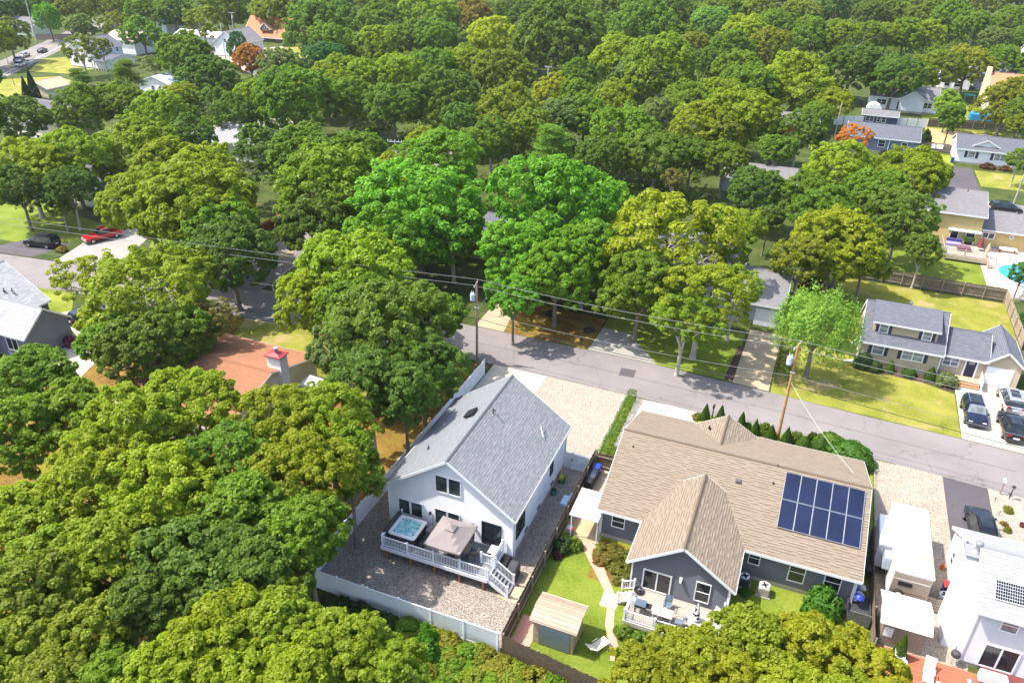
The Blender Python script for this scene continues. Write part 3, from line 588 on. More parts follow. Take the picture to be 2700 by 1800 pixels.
railing(D5, (47.6, 86.9), (53.0, 86.9), .85, .95, .2, PALEW, nposts=3); railing(D5, (47.6, 87), (47.6, 92), .85, .95, .2, PALEW, nposts=3)
B(47.5, 53.2, 86.72, 86.795, .3, .86).obj('fascia', PALEW, D5)
for i in range(4): B(53.25, 54.3, 86.5 - .28 * i, 86.79 - .28 * i, .6 - .18 * i - .05, .6 - .18 * i).obj('tread', PALEW, D5)
railing(D5, (53.25, 86.8), (53.25, 85.6), .85, .9, .2, PALEW, nposts=2, drop=.7); railing(D5, (54.3, 86.8), (54.3, 85.6), .85, .9, .2, PALEW, nposts=2, drop=.7)
PL = thing('swimming_pool', 'round above ground pool with bright blue water by the yellow house', 'pool', (58.3, 82.2, 0))
m = M(); n = 40
def oval(rx, ry, z): return [(58.3 + rx * math.cos(2 * math.pi * i / n), 82.2 + ry * math.sin(2 * math.pi * i / n), z) for i in range(n)]
m.add(oval(4.6, 4.3, 0) + oval(4.6, 4.3, 1.2), [(i, (i + 1) % n, n + (i + 1) % n, n + i) for i in range(n)]); m.obj('pool_wall', WHITE, PL)
m = M(); m.add(oval(4.75, 4.45, 1.22) + oval(4.3, 4.0, 1.22) + oval(4.3, 4.0, .9), [(i, (i + 1) % n, n + (i + 1) % n, n + i) for i in range(n)] + [(n + i, n + (i + 1) % n, 2 * n + (i + 1) % n, 2 * n + i) for i in range(n)]); m.obj('pool_rim', WHITE, PL)
m = M(); m.add(oval(4.3, 4.0, 1.08), [tuple(range(n))]); m.obj('water', POOLW, PL)
# ---------------------------------------------------------------- other houses
def house(label, x0, x1, y0, y1, ze, rise, axis, wall, roof, wins=(), over=.35, base=.3, rake=.25, gl=GLASS, fr=TRIM, name='house', cat='house', trim=TRIM):
    t = thing(name, label, cat, ((x0 + x1) / 2, (y0 + y1) / 2, 0)); gable(t, x0, x1, y0, y1, ze, rise, axis, wall, roof, over=over, base=base, rake=rake, trim=trim)
    pl = {'-y': y0, '+y': y1, '+x': x1, '-x': x0}
    for w in wins: window(t, w[0], pl[w[0]], *w[1:5], *(w[5:6] or ('double',)), fr, gl, .1)
    return t
h = house('grey house with pale shingle roof, skylight and grey clad gable wing', -61.3, -50.2, 2, 21.8, 3.2, 3.6, 'y', G_SID, RF_LIGHT)
gable(h, -58, -44.9, 14.6, 19.9, 3.1, 2.1, 'x', siding('wing_siding', (.20, .205, .235), .12), RF_LIGHT, over=.3, rake=.2, base=.2)
m = M(); m.beam((-49.7, 15.5, 3.95), (-49.7, 16.4, 4.65), 1.0, .12); sk = m.obj('skylight', TRIM, h); m = M(); m.beam((-49.7, 15.55, 4.07), (-49.7, 16.35, 4.69), .8, .1); m.obj('pane', GLASS_B, sk)
window(h, '-y', 14.6, -48, -46.3, 1.0, 2.5, 'slider'); vent_pipe(h, -52.6, 19, 5.0); vent_pipe(h, -52.2, 19.6, 4.85)
m = M().lathe([(.05, 0), (.1, .05), (.1, .25), (.05, .3)], (-49.5, 14.5, 1.9), 8); m.obj('wall_lamp', FR_DARK, h)
h = house('house with rust brown shingle roof and white clad chimney behind the trees', -27, -15.2, 9.8, 23.5, 2.9, 2.0, 'x', CRE_SID, RF_BRN)
B(-16.2, -14.7, 17.6, 18.7, 2.5, 6.0).obj('chimney', siding('chimney_siding', (.76, .76, .76), .16), h)
m = M(); m.box(-16.35, -14.55, 17.45, 18.85, 6.0, 6.1); m.add([(-16.3, 17.5, 6.1), (-14.6, 17.5, 6.1), (-14.6, 18.8, 6.1), (-16.3, 18.8, 6.1), (-15.45, 18.15, 6.35)], [(0, 1, 4), (1, 2, 4), (2, 3, 4), (3, 0, 4)]); m.obj('chimney_cap', simple('maroon_metal', (.28, .03, .04), .5), h)
m = M().tube((-15.45, 18.15, 6.3), (-15.45, 18.15, 6.6), .17, n=10); m.tube((-15.45, 18.15, 6.65), (-15.45, 18.15, 6.75), .24, n=10); m.obj('flue', METAL, h)
aw = thing('awning', 'small white ribbed awning on posts beside the brown roofed house', 'awning', (-13, 20, 0)); M().slab((-14.2, 19.2, 2.4), (-12.4, 19.2, 2.3), (-12.4, 21, 2.4), (-14.2, 21, 2.5), .05).obj('roof_panel', siding('awning_rib', (.6, .58, .55), .2, vert=True), aw)
for x, y in ((-12.6, 19.4), (-12.6, 20.8), (-14.0, 19.4)): B(x - .04, x + .04, y - .04, y + .04, 0, 2.32).obj('post', TRIM, aw)
h = house('cream two-storey house with dark solar roof among left hand trees', -126, -110.5, 76, 86, 5.0, 2.6, 'x', CRE_SID, RF_MID, [('-y', -118.5, -117.5, 3.4, 4.7), ('-y', -116.2, -114.4, 2.9, 4.5, 'slider'), ('-y', -121, -118.6, .7, 2.1, 'twin'), ('-y', -117, -116, .8, 2.1)])
M().slab((-122, 76.6, 5.6), (-112, 76.6, 5.6), (-112, 80.4, 7.6), (-122, 80.4, 7.6), .06).obj('solar_sheet', simple('solar_black', (.03, .03, .045), .3), h)
house('small white house with pale grey roof in the wood behind the side street', -80, -70, 83, 93, 3.4, 2.4, 'x', W2_SID, RF_LIGHT, [('-y', -76.5, -75.6, 1.6, 2.7)])
h = house('white two-storey farmhouse with dark roof and columned porch by the road', -181, -171.5, 141, 152, 5.2, 2.6, 'y', W_SID, RF_DARK, [('-y', -178.5, -177.5, 1, 2.6), ('-y', -176.5, -175.5, 1, 2.6), ('+x', 147, 148.2, 3.6, 4.9), ('+x', 149.5, 150.5, 3.6, 4.9)])
gable(h, -171.5, -166.5, 141, 151, 2.6, .9, 'x', W_SID, RF_DARK, over=.5, base=.2)
pm = M().tube((0, 0, 0), (0, 0, 2.6), .12, n=8).mesh('porch_column', TRIM); o = ORG[h.name]
for i in range(6): piece(pm, 'porch_column', h, (-171 + i * 1.0 - o[0], 139.6 - o[1], 0))
M().slab((-171.8, 139.2, 2.65), (-165.6, 139.2, 2.65), (-165.6, 141.4, 3.1), (-171.8, 141.4, 3.1), .12).obj('porch_roof', RF_DARK, h)
house('small pale green house with grey roof at the far side of the road', -252, -238, 176, 184, 3.2, 2.6, 'x', siding('green_siding', (.58, .64, .50), .15), RF_MID, [('-y', -243, -242, 1, 2.4), ('-y', -246, -245, 1, 2.4), ('+x', 179, 180, 3.5, 4.5)])
h = house('orange roofed chalet with dormer at the edge of the far lawn', -171, -152, 207, 217, 2.8, 4.6, 'x', siding('brown_siding', (.25, .10, .06), .2), RF_ORA, [('-y', -160.5, -159.3, .5, 2.4), ('-y', -157.5, -156, .5, 2.4), ('-y', -163, -162, .5, 2.4)], over=1.6)
gable(h, -163.5, -159.5, 206.5, 211, 4.3, 1.9, 'y', siding('brown_siding2', (.25, .12, .08), .2), RF_ORA, found=None, zb=3.4, over=.3); window(h, '-y', 206.5, -162.3, -160.7, 3.9, 5.2, 'twin')
house('white gabled house with a single attic window beside the orange tree', -157, -147.5, 175, 187, 4.2, 3.4, 'y', W_SID, RF_MID, [('-y', -153, -152, 4.2, 5.4)])
house('long low white outbuilding behind white fence', -188, -166, 191, 198, 2.6, 1.2, 'x', W_SID, simple('white_roof', (.72, .72, .72), .6), ())
house('low white garage with pale blue roof between far left trees', -136, -126, 122, 130, 2.8, 1.6, 'y', W_SID, simple('pale_blue_roof', (.50, .58, .66), .6), [('-y', -132, -131, 1, 2.2)])
house('tan roofed shed at the corner of the far lawn', -156, -149, 106, 113, 2.6, 1.4, 'y', CRE_SID, shingle('tan_roof2', (.45, .30, .2), (.52, .36, .25), (.3, .2, .13)), ())
house('small grey shed with flat pitched roof under far trees', -124, -118, 152, 157, 2.6, .8, 'x', W2_SID, RF_MID, ())
house('white house far off behind the roadside trees', -215, -200, 200, 210, 5, 3, 'y', W_SID, RF_LIGHT, [('-y', -208, -207, 3, 4.4)])
house('white house with pale pink roof behind the farmhouse', -190, -178, 163, 172, 4.5, 2, 'x', W_SID, shingle('pink_roof', (.55, .40, .33), (.62, .47, .4), (.4, .3, .25)), ())
# right hand side
h = house('blue grey sided bungalow with dark roof beyond the street trees', 33, 46.8, 145.3, 154.8, 2.9, 1.7, 'x', BLU_SID, RF_DARK, [('-y', 39.2, 40.6, 1.0, 2.5), ('-y', 43.6, 44.8, 1.0, 2.4)])
m = M().tube((41.3, 145.2, .2), (41.3, 145.2, 2.8), .07); m.obj('downspout', TRIM, h)
h = house('white bungalow with navy shutters and dark gabled roof', 53.6, 75, 143.6, 152.2, 2.9, 1.8, 'x', W_SID, RF_DARK, [('-y', 55.8, 57.1, 1.2, 2.5), ('-y', 60.4, 62.6, 1.2, 2.5, 'twin'), ('-y', 66, 67.5, 1.2, 2.5)], gl=GLASS_B)
for a in (55.2, 57.15, 59.8, 62.65): shutter(h, '-y', 143.6, a, a + .5, 1.2, 2.5, NAVY)
gable(h, 56.5, 61, 144.5, 149, 3.5, 1.2, 'y', W_SID, RF_DARK, found=None, zb=2.5, over=.2)
h = house('dark blue shed row with white framed windows behind the blue bungalow', 36, 43.6, 169.3, 173, 2.5, .8, 'x', siding('navy_siding', (.07, .09, .17), .2, vert=True), RF_MID, [('-y', 36.8, 38.6, .9, 2.2, 'twin'), ('-y', 39.2, 40, .9, 2.2), ('-y', 40.2, 41.2, .9, 2.2)], name='shed', cat='shed')
h = house('long white ranch house with grey roof behind the sand yard', 37.5, 53.2, 188.8, 198.5, 3.2, 2.2, 'x', W_SID, RF_MID, [('-y', 39.2, 41.5, 1.2, 2.6, 'twin'), ('-y', 50, 52, 1.2, 2.6, 'twin'), ('-y', 44, 45, .4, 2.4)])
gable(h, 44.5, 50, 187.6, 193, 3.4, 1.9, 'y', W_SID, RF_MID, over=.3)
h = house('cream two-storey house with terracotta roof and tall outside chimney', 65, 84, 200, 210, 6.2, 2.2, 'x', CRE_SID, RF_ORA, [('-y', 69.5, 70.7, 4, 5.4), ('-y', 75, 76.4, 4, 5.4), ('-y', 67, 68.2, 1, 2.5), ('-y', 72, 74, 1, 2.5)])
m = M().prism([(64.0, 203, 0), (64.0, 206.5, 0), (64.0, 206.5, 4), (64.0, 205.6, 9.8), (64.0, 203.9, 9.8), (64.0, 203, 4)], (1.0, 0, 0)); m.obj('chimney', siding('chim_tan', (.62, .52, .36), .2), h)
house('grey roofed house standing behind the terracotta roof', 66, 80, 228, 238, 5, 2.4, 'x', LG_SID, RF_MID, [('-y', 68, 69.5, 3, 4.4)])
house('white house with tall windows behind the leaning trunks', 56, 64, 226, 234, 5.5, 2.6, 'x', W_SID, RF_LIGHT, [('-y', 57.5, 59, 3.4, 5), ('-y', 60, 62, 3.4, 5), ('-y', 57.5, 59, .8, 2.6), ('-y', 60, 62, .8, 2.6)])
house('pale blue house with grey roof at the far right edge of the wood', 83, 100, 266, 278, 6, 3, 'x', siding('paleblue_siding', (.55, .60, .68), .18), RF_MID, [('-y', 85, 86.5, 3.4, 5), ('-y', 88, 89.5, 3.4, 5)])
house('small red and tan cottage half hidden by street trees', 19, 27, 147.5, 156, 3.3, 1.5, 'x', siding('red_siding', (.40, .03, .03), .2), RF_MID, [('-y', 24.8, 26.2, .6, 2.2)])
house('bungalow with flat looking grey roof behind the twin crowned maple', 13, 25.6, 105, 114.5, 2.7, 1.4, 'x', LG_SID, RF_MID, [('-y', 18, 19.5, 1, 2.3)])
h = house('grey garage with shingle roof at the end of the tan drive', 15.5, 27.9, 54.9, 65.5, 2.9, 1.85, 'x', LG_SID, RF_MID)
m = M(); wb(m, '-y', 54.9, 24.9, 27.5, .05, 2.3, 0, .04); gd = m.obj('garage_door', TRIM, h)
for k in range(4): m = M(); wb(m, '-y', 54.9, 25, 27.4, .1 + k * .55, .58 + k * .55, .04, .06); m.obj('panel', WHITE, gd)
gable(h, 10, 22, 57, 70, 3.4, 2.1, 'y', LG_SID, RF_MID, over=.3)
h = house('house with red clad wall and dark roof hidden behind street maples', -22, -8, 59.5, 69, 3.0, 2.2, 'x', siding('barn_siding', (.38, .025, .025), .2), RF_DARK, [('-y', -16, -14.8, 1, 2.3)])
h = house('house with dark roof shaded behind the left street trees', -82, -70, 53, 62, 3.0, 2.2, 'x', CRE_SID, RF_DARK, ())
# sheds
T = thing('shed', 'brown weathered shed with ribbed metal door in the neighbour yard', 'shed', (18.1, 2.8, 0))
B(16.75, 19.55, 1.65, 3.85, 0, 2.12).obj('wall', simple('tan_plywood', (.42, .31, .19), .85, var=.2), T)
M().slab((16.5, 1.4, 2.2), (19.8, 1.4, 2.2), (19.8, 2.75, 2.5), (16.5, 2.75, 2.5), .06).obj('roof_slope', ROOF_PLY, T); M().slab((19.8, 4.1, 2.2), (16.5, 4.1, 2.2), (16.5, 2.75, 2.5), (19.8, 2.75, 2.5), .06).obj('roof_slope', ROOF_PLY, T)
m = M(); wb(m, '-y', 1.65, 17.15, 19.3, .1, 1.95, 0, .05); m.obj('door', METAL_RIB, T)
m = M(); wb(m, '-y', 1.65, 17.05, 19.4, 1.95, 2.05, 0, .08); m.obj('door_track', METAL, T)
T = thing('shed', 'tan vertical board shed with bright white roof behind the camper', 'shed', (39.6, 11.8, 0))
B(38.4, 40.95, 10.6, 13.0, 0, 2.15).obj('wall', TAN_SID, T); WR = simple('white_sheet_roof', (.80, .80, .80), .5, var=.02)
M().slab((38.1, 10.3, 2.2), (41.25, 10.3, 2.2), (41.25, 12.0, 2.75), (38.1, 12.0, 2.75), .05).obj('roof_slope', WR, T); M().slab((41.25, 13.3, 2.35), (38.1, 13.3, 2.35), (38.1, 12.0, 2.75), (41.25, 12.0, 2.75), .05).obj('roof_slope', WR, T)
m = M(); wb(m, '-y', 10.6, 38.5, 39.05, .9, 1.7, 0, .04); m.obj('window_board', TRIM, T)

# ---------------------------------------------------------------- fences
def picket_fence(label, p0, p1, h=1.8, mat=PICKET, w=.14, side=1, jit=.05, rails=True, cat='fence', group=None):
    a, b = Vector((*p0, 0)), Vector((*p1, 0)); t = thing('wooden_fence', label, cat, tuple(a), group=group, local=True); d = (b - a); L = d.length; d /= L; ang = math.atan2(d.y, d.x); n = int(L / (w + .006))
    vs = [M().prism([(-w / 2, 0, .04), (w / 2, 0, .04), (w / 2, 0, h - .06 + j), (w / 4, 0, h + j), (-w / 4, 0, h + j), (-w / 2, 0, h - .06 + j)], (0, .02, 0)).mesh('picket', mat) for j in (-jit, 0, jit)]
    for i in range(n): q = d * ((i + .5) * L / n); piece(random.choice(vs), 'picket', t, tuple(q), ang + random.uniform(-.03, .03))
    nx = Vector((-d.y, d.x, 0)) * side
    if rails:
        for z in (.35, h - .35): M().beam(nx * .05 + Vector((0, 0, z)), d * L + nx * .05 + Vector((0, 0, z)), .05, .09).obj('rail', PICKET2, t)
        pm = B(-.05, .05, -.05, .05, 0, h - .05).mesh('post', PICKET2)
        for i in range(int(L / 2.4) + 1): piece(pm, 'post', t, tuple(d * (i * L / max(1, int(L / 2.4))) + nx * .11), ang)
    return t
def vinyl_fence(label, p0, p1, n, h=1.83):
    a, b = Vector((*p0, 0)), Vector((*p1, 0)); d = b - a; L = d.length; d /= L; ang = math.atan2(d.y, d.x); t = thing('vinyl_fence', label, 'fence', tuple(a), local=True)
    s = L / n; pl = M().box(.06, s - .06, -.02, .02, .10, h - .08).mesh('panel', VIN)
    rls = [M().box(.05, s - .05, -.032, .032, a_, b_).mesh('rail', WHITE) for a_, b_ in ((.05, .16), (h - .14, h - .02))]
    pm = M().bev(-.065, .065, -.065, .065, 0, h + .04, .01); pm.add([(-.085, -.085, h + .04), (.085, -.085, h + .04), (.085, .085, h + .04), (-.085, .085, h + .04), (0, 0, h + .12)], [(0, 1, 4), (1, 2, 4), (2, 3, 4), (3, 0, 4), (3, 2, 1, 0)]); pmm = pm.mesh('post', WHITE)
    for i in range(n): piece(pl, 'panel', t, tuple(d * s * i), ang); [piece(r_, 'rail', t, tuple(d * s * i), ang) for r_ in rls]
    for i in range(n + 1): piece(pmm, 'post', t, tuple(d * s * i), ang)
    return t
vinyl_fence('white vinyl privacy fence along the rear edge of the gravel yard', (.07, 0), (14.9, 0), 6)
vinyl_fence('white vinyl privacy fence running from the rear corner towards the street', (0, .25), (0, 31.6), 13)
picket_fence('weathered wooden fence between the gravel side yard and the neighbour lawn', (15.12, .15), (15.12, 21.6), 1.8, PICKET3, side=-1)
picket_fence('dark brown stockade fence behind the brown shed', (15.2, 0), (25.5, -1.2), 1.75, PICKET3, side=1)
picket_fence('dark brown wooden fence panel beside the blue bins', (15.3, 21.2), (18.0, 21.2), 1.75, PICKET3, side=-1)
picket_fence('long grey picket fence behind the beige cape house', (34.5, 74.6), (53.9, 74.4), 1.9, PICKET, side=-1)
picket_fence('pale wooden side fence of the beige cape house', (54.1, 61), (54.0, 74.2), 1.8, PICKET2, side=1)
picket_fence('short pale fence at the corner of the beige garage', (52.4, 57.3), (56.2, 57.1), 1.7, PICKET2, side=1)
picket_fence('leaning grey board fence between the camper and the grey house', (37.9, 9.5), (37.85, 21.0), 1.6, PICKET, side=-1)
picket_fence('grey board fence with a white sign between two bungalows', (47.2, 150.5), (54, 150.5), 1.8, PICKET, w=.22, side=-1)
picket_fence('long grey board fence behind the sand yard', (50.5, 174.5), (67.5, 178), 1.9, PICKET, w=.22, side=-1)
picket_fence('brown board fence beside the pole at the far road', (-232, 172), (-218, 180), 1.9, PICKET2, w=.4, side=1)
tag(B(49.8, 52, 150.38, 150.44, .7, 1.6).obj('sign', TRIM), 'white notice board fixed to the grey board fence', 'sign')
tag(B(-46.3, -45.7, 54, 66, .05, 1.7).obj('red_fence', simple('redwood', (.20, .045, .025), .8, var=.2, scale=3)), 'solid red brown fence along the side street', 'fence')
vf = thing('vinyl_fence', 'bright white fence panels behind the dark blue shed row', 'fence', (43.6, 171, 0), local=True)
pl = B(.05, 2.2, -.03, .03, .05, 2.0).mesh('panel', WHITE)
for i in range(3): piece(pl, 'panel', vf, (i * 2.3, i * .5, 0), .2)
vf = thing('vinyl_fence', 'white fence left of the dark blue shed row', 'fence', (30, 166, 0), local=True)
for i in range(3): piece(pl, 'panel', vf, (i * 2.2, i * 1.0, 0), .42)
vf = thing('vinyl_fence', 'white fence line behind the long outbuilding', 'fence', (-176, 186, 0), local=True)
for i in range(9): piece(pl, 'panel', vf, (i * 2.25, i * .5, 0), .2)
G = thing('gate', 'white vinyl gate between the white house and the side fence', 'gate', (13.9, 20.2, 0))
for a, b in ((12.82, 13.42), (13.5, 14.95)): B(a, b, 20.17, 20.21, .1, 1.75).obj('panel', VIN, G)
for x in (12.78, 13.46, 15.0): B(x - .06, x + .06, 20.12, 20.25, 0, 1.9).obj('post', WHITE, G)
m = M(); m.beam((13.55, 20.15, .2), (14.9, 20.15, 1.65), .03, .1); m.beam((13.5, 20.15, 1.68), (14.95, 20.15, 1.68), .04, .1); m.beam((13.5, 20.15, .18), (14.95, 20.15, .18), .04, .1); m.obj('brace', WHITE, G)
B(13.42, 13.5, 20.06, 20.11, 1.0, 1.25).obj('latch', BLACK, G)
G = thing('gate', 'brown slatted wooden gate between white shed and pale house', 'gate', (41.8, 14.9, 0))
for k in range(5): B(41.3, 43.2, 14.9, 14.94, .25 + k * .24, .42 + k * .24).obj('slat', PICKET2, G)
for x in (41.3, 43.15): B(x - .05, x + .05, 14.95, 15.05, 0, 1.5).obj('post', PICKET2, G)

# ---------------------------------------------------------------- vehicles
def sharp(me, a=32):
    me.shade_smooth()
    try: me.set_sharp_from_angle(angle=math.radians(a))
    except Exception: pass
KIND = {  # stations x, top z, half width at top, cabin flag
 'suv': (4.65, 1.92, .30, [(-2.32, .95, .80, 0), (-2.24, 1.08, .80, 1), (-1.88, 1.60, .66, 2), (-1.2, 1.68, .68, 2), (-.1, 1.70, .68, 2), (.42, 1.63, .66, 3), (1.12, 1.10, .82, 0), (1.75, 1.02, .84, 0), (2.18, .88, .80, 0), (2.32, .66, .70, 0)]),
 'sedan': (4.6, 1.84, .25, [(-2.3, .86, .78, 0), (-2.15, .98, .78, 0), (-1.72, 1.03, .76, 1), (-1.02, 1.40, .60, 2), (-.3, 1.45, .61, 2), (.25, 1.41, .60, 3), (1.02, 1.0, .78, 0), (1.7, .92, .80, 0), (2.15, .78, .76, 0), (2.3, .58, .66, 0)]),
 'van': (4.9, 1.95, .28, [(-2.45, 1.0, .86, 0), (-2.4, 1.1, .86, 1), (-2.2, 1.70, .74, 2), (-1.2, 1.76, .75, 2), (.2, 1.76, .75, 2), (.7, 1.68, .72, 3), (1.6, 1.12, .82, 0), (2.1, .98, .82, 0), (2.35, .84, .78, 0), (2.45, .62, .7, 0)])}
def vehicle(label, paintm, kind, loc, rz, cat='car', sz=1.0, group=None):
    L, Wd, zb, st = KIND[kind]; t = thing('parked_car', label, cat, loc, rz, group, local=True); w = Wd / 2
    rows = []
    for x, zt, wt, fl in st:
        belt = min(zt - .05, 1.0 if kind != 'sedan' else .93); e = .86 if abs(x) > L / 2 - .12 else (.95 if abs(x) > L / 2 - .3 else 1.0)
        rows.append([(x, -w * .9 * e, zb), (x, -w * e, zb + .25), (x, -w * .985 * e, belt), (x, -wt * w / .96, zt - .02), (x, -wt * w * .5, zt), (x, wt * w * .5, zt), (x, wt * w / .96, zt - .02), (x, w * .985 * e, belt), (x, w * e, zb + .25), (x, w * .9 * e, zb)])
    body = M(); wind = M(); rear = M(); sideg = [M(), M()]
    for i in range(len(rows) - 1):
        a, b = rows[i], rows[i + 1]; fl = st[i][3]; nf = st[i + 1][3]
        for k in range(10):
            j = (k + 1) % 10; q = [a[k], b[k], b[j], a[j]]; dst = body
            if k in (3, 4, 5): dst = wind if fl == 3 else (rear if (fl == 1 and nf == 2) else body)
            elif k == 2 and (fl in (1, 2, 3)): dst = sideg[0]
            elif k == 6 and (fl in (1, 2, 3)): dst = sideg[1]
            dst.add(q, [(0, 1, 2, 3)])
    body.add(rows[0], [tuple(range(10))]); body.add(rows[-1], [tuple(range(9, -1, -1))])
    bo = body.obj('body', paintm, t); sharp(bo.data, 28)
    wind.obj('windshield', GLASS_W, t); rear.obj('rear_window', GLASS, t)
    for s in sideg: s.obj('side_window', GLASS, t)
    for xx in (-.95, .1):                               # window pillars
        for s in (-1, 1): m = M(); m.beam((xx, s * (w * .985), .98), (xx - .02, s * (.68 * w / .96 + .012), st[3][1] - .02), .08, .02, up=(0, s, .3)); m.obj('pillar', paintm, t)
    tm = M().tube((0, -.11, 0), (0, .11, 0), .345, n=18).mesh('tyre', TYRE); rm = M().tube((0, -.118, 0), (0, .118, 0), .22, n=10).mesh('rim', RIM)
    for x in (-L * .30, L * .31):
        for s in (-1, 1): wl = piece(tm, 'wheel', t, (x, s * (w - .10), .345)); piece(rm, 'rim', wl)
    for s in (-1, 1):
        m = M(); m.box(L / 2 - .28, L / 2 - .05, s * w * .62 - .17, s * w * .62 + .17, .66, .80); m.obj('headlight', HEADL, t)
        m = M(); m.box(-L / 2 - .01, -L / 2 + .16, s * w * .66 - .17, s * w * .66 + .17, .86, 1.02); m.obj('tail_light', TAILL, t)
        m = M(); m.bev(.78, .94, s * (w + .10) - .1, s * (w + .10) + .1, .98, 1.12, .03); m.obj('mirror', paintm, t)
    B(L / 2 - .04, L / 2 + .015, -.45, .45, .46, .64).obj('grille', BLACK, t); B(-L / 2 - .03, -L / 2 + .04, -.26, .26, .62, .76).obj('licence_plate', TRIM, t)
    for bm in (B(L / 2 - .12, L / 2 + .01, -w * .8, w * .8, zb, .44), B(-L / 2 - .02, -L / 2 + .12, -w * .82, w * .82, zb, .52)): bm.obj('bumper', CHAR if paintm is not P_SILV else P_SILV, t)
    if kind != 'sedan':
        for s in (-1, 1): M().tube((-1.6, s * .6 * w / .96, st[3][1] + .06), (.2, s * .6 * w / .96, st[3][1] + .05), .022, n=6).obj('roof_rail', METAL if paintm is not P_BLACK else BLACK, t)
        M().add([(-1.3, -.42, st[3][1] + .012), (.1, -.42, 1.712 if kind == 'suv' else 1.772), (.1, .42, 1.712 if kind == 'suv' else 1.772), (-1.3, .42, st[3][1] + .012)], [(0, 1, 2, 3)]).obj('sunroof', GLASS, t)
    t.scale = (sz, sz, sz); return t
GLASS_W = glass('windshield_glass', (.16, .18, .19), .08)
PI = math.pi
vehicle('dark navy SUV facing the street on the beige house drive', P_NAVY, 'suv', (47.35, 43.7, .015), -PI / 2 + .03, 'SUV')
vehicle('silver SUV parked near the beige garage door', P_SILV, 'suv', (51.1, 47.6, .015), PI / 2 + .03, 'SUV')
vehicle('black SUV parked behind the silver SUV by the kerb', P_BLACK, 'suv', (50.45, 42.3, .015), PI / 2 + .03, 'SUV')
vehicle('black SUV on the dark asphalt drive beside the gravel bed', P_BLACK, 'suv', (46.05, 25.4, .015), PI / 2 + .05, 'SUV')
vehicle('pale blue grey car half hidden behind the tan shingle roof', P_BLUEG, 'sedan', (17.6, 26.0, .015), PI / 2, 'car')
vehicle('black minivan on the short dark drive left of the red pickup', P_BLACK, 'van', (-71.4, 38.3, .015), PI * .93 + PI / 8, 'minivan')
vehicle('black estate car parked behind the yellow house', P_BLACK, 'van', (59, 113.8, .015), .15, 'car')
vehicle('black car parked beside the pale roofed grey house', P_BLACK, 'suv', (-47.2, 24.3, .015), PI / 2 - .3, 'car')
vehicle('white car tucked behind the airy tree at the patio', P_WHITE, 'sedan', (-43.6, 23.0, .015), PI / 2 - .4, 'car')
vehicle('white SUV driving on the far main road', P_WHITE, 'suv', (-193.5, 134.5, .02), 2.1, 'car')
vehicle('dark car on the far main road by the lawn', P_BLACK, 'sedan', (-208.5, 154.5, .02), 2.1, 'car')
vehicle('silver car in the queue at the far road edge', P_SILV, 'sedan', (-206, 146, .02), 2.1, 'car', group='cars lined up at the far road edge')
vehicle('black car in the queue behind the white SUV', P_BLACK, 'sedan', (-201, 140, .02), 2.1, 'car')
vehicle('dark sedan beside the tall cypresses', P_BLACK, 'sedan', (-142.5, 98, .02), .3, 'car')
vehicle('silver sedan parked behind the dark sedan by the cypresses', P_SILV, 'sedan', (-139, 103, .02), .3, 'car')
vehicle('black car parked in front of the orange roofed chalet', P_BLACK, 'suv', (-165.5, 202.5, .02), .5, 'car')
# pickup
def pickup(label, loc, rz):
    t = thing('pickup_truck', label, 'pickup', loc, rz, local=True); P = P_RED
    def shell(rows):
        m = M()
        for a, b in zip(rows, rows[1:]):
            for k in range(len(a)): j = (k + 1) % len(a); m.add([a[k], b[k], b[j], a[j]], [(0, 1, 2, 3)])
        m.add(rows[0], [tuple(range(len(rows[0])))]); m.add(rows[-1], [tuple(range(len(rows[0]) - 1, -1, -1))]); return m
    def sec(x, w, z0, z1): return [(x, -w * .93, z0), (x, -w, z0 + .25), (x, -w, z1 - .08), (x, -w + .1, z1), (x, w - .1, z1), (x, w, z1 - .08), (x, w, z0 + .25), (x, w * .93, z0)]
    o = shell([sec(.2, .92, .35, 1.02), sec(1.2, .93, .35, 1.02), sec(2.2, .9, .35, .95), sec(2.5, .84, .4, .85)]).obj('hood', P, t); sharp(o.data)
    o = shell([sec(-1.1, .92, .35, 1.05), sec(.2, .92, .35, 1.05)]).obj('cab', P, t)
    m = M(); m.prism([(-1.05, -.80, 1.05), (.75, -.80, 1.05), (.1, -.72, 1.62), (-.85, -.72, 1.62)], (0, 1.55, 0)); m.obj('cab_windows', GLASS, t)
    m = M(); m.bev(-.9, .12, -.70, .70, 1.6, 1.68, .04); m.obj('cab_roof', P, t)
    m = B(-2.6, -1.12, -.92, .92, .4, .62); m.box(-2.6, -1.12, -.92, -.82, .62, 1.05); m.box(-2.6, -1.12, .82, .92, .62, 1.05); m.box(-2.6, -2.5, -.82, .82, .62, 1.05); m.obj('bed', P, t)
    m = M()
    for s in (-1, 1): m.tube((-2.4, s * .87, 1.06), (-2.4, s * .87, 1.65), .025, n=6); m.tube((-2.5, s * .87, 1.66), (.2, s * .8, 1.78), .03, n=6)
    m.obj('ladder_rack', ALU, t)
    tm = M().tube((0, -.11, 0), (0, .11, 0), .36, n=16).mesh('tyre', TYRE); rm = M().tube((0, -.118, 0), (0, .118, 0), .22, n=10).mesh('rim', RIM)
    for x in (-1.7, 1.6):
        for s in (-1, 1): wl = piece(tm, 'wheel', t, (x, s * .84, .36)); piece(rm, 'rim', wl)
    for s in (-1, 1): B(2.42, 2.53, s * .62 - .15, s * .62 + .15, .68, .82).obj('headlight', HEADL, t)
    B(2.44, 2.54, -.42, .42, .66, .82).obj('grille', ALU, t); B(2.45, 2.62, -.85, .85, .42, .58).obj('bumper', ALU, t)
pickup('red pickup truck with ladder rack on the shaded left drive', (-65.8, 43.6, .015), -1.95)
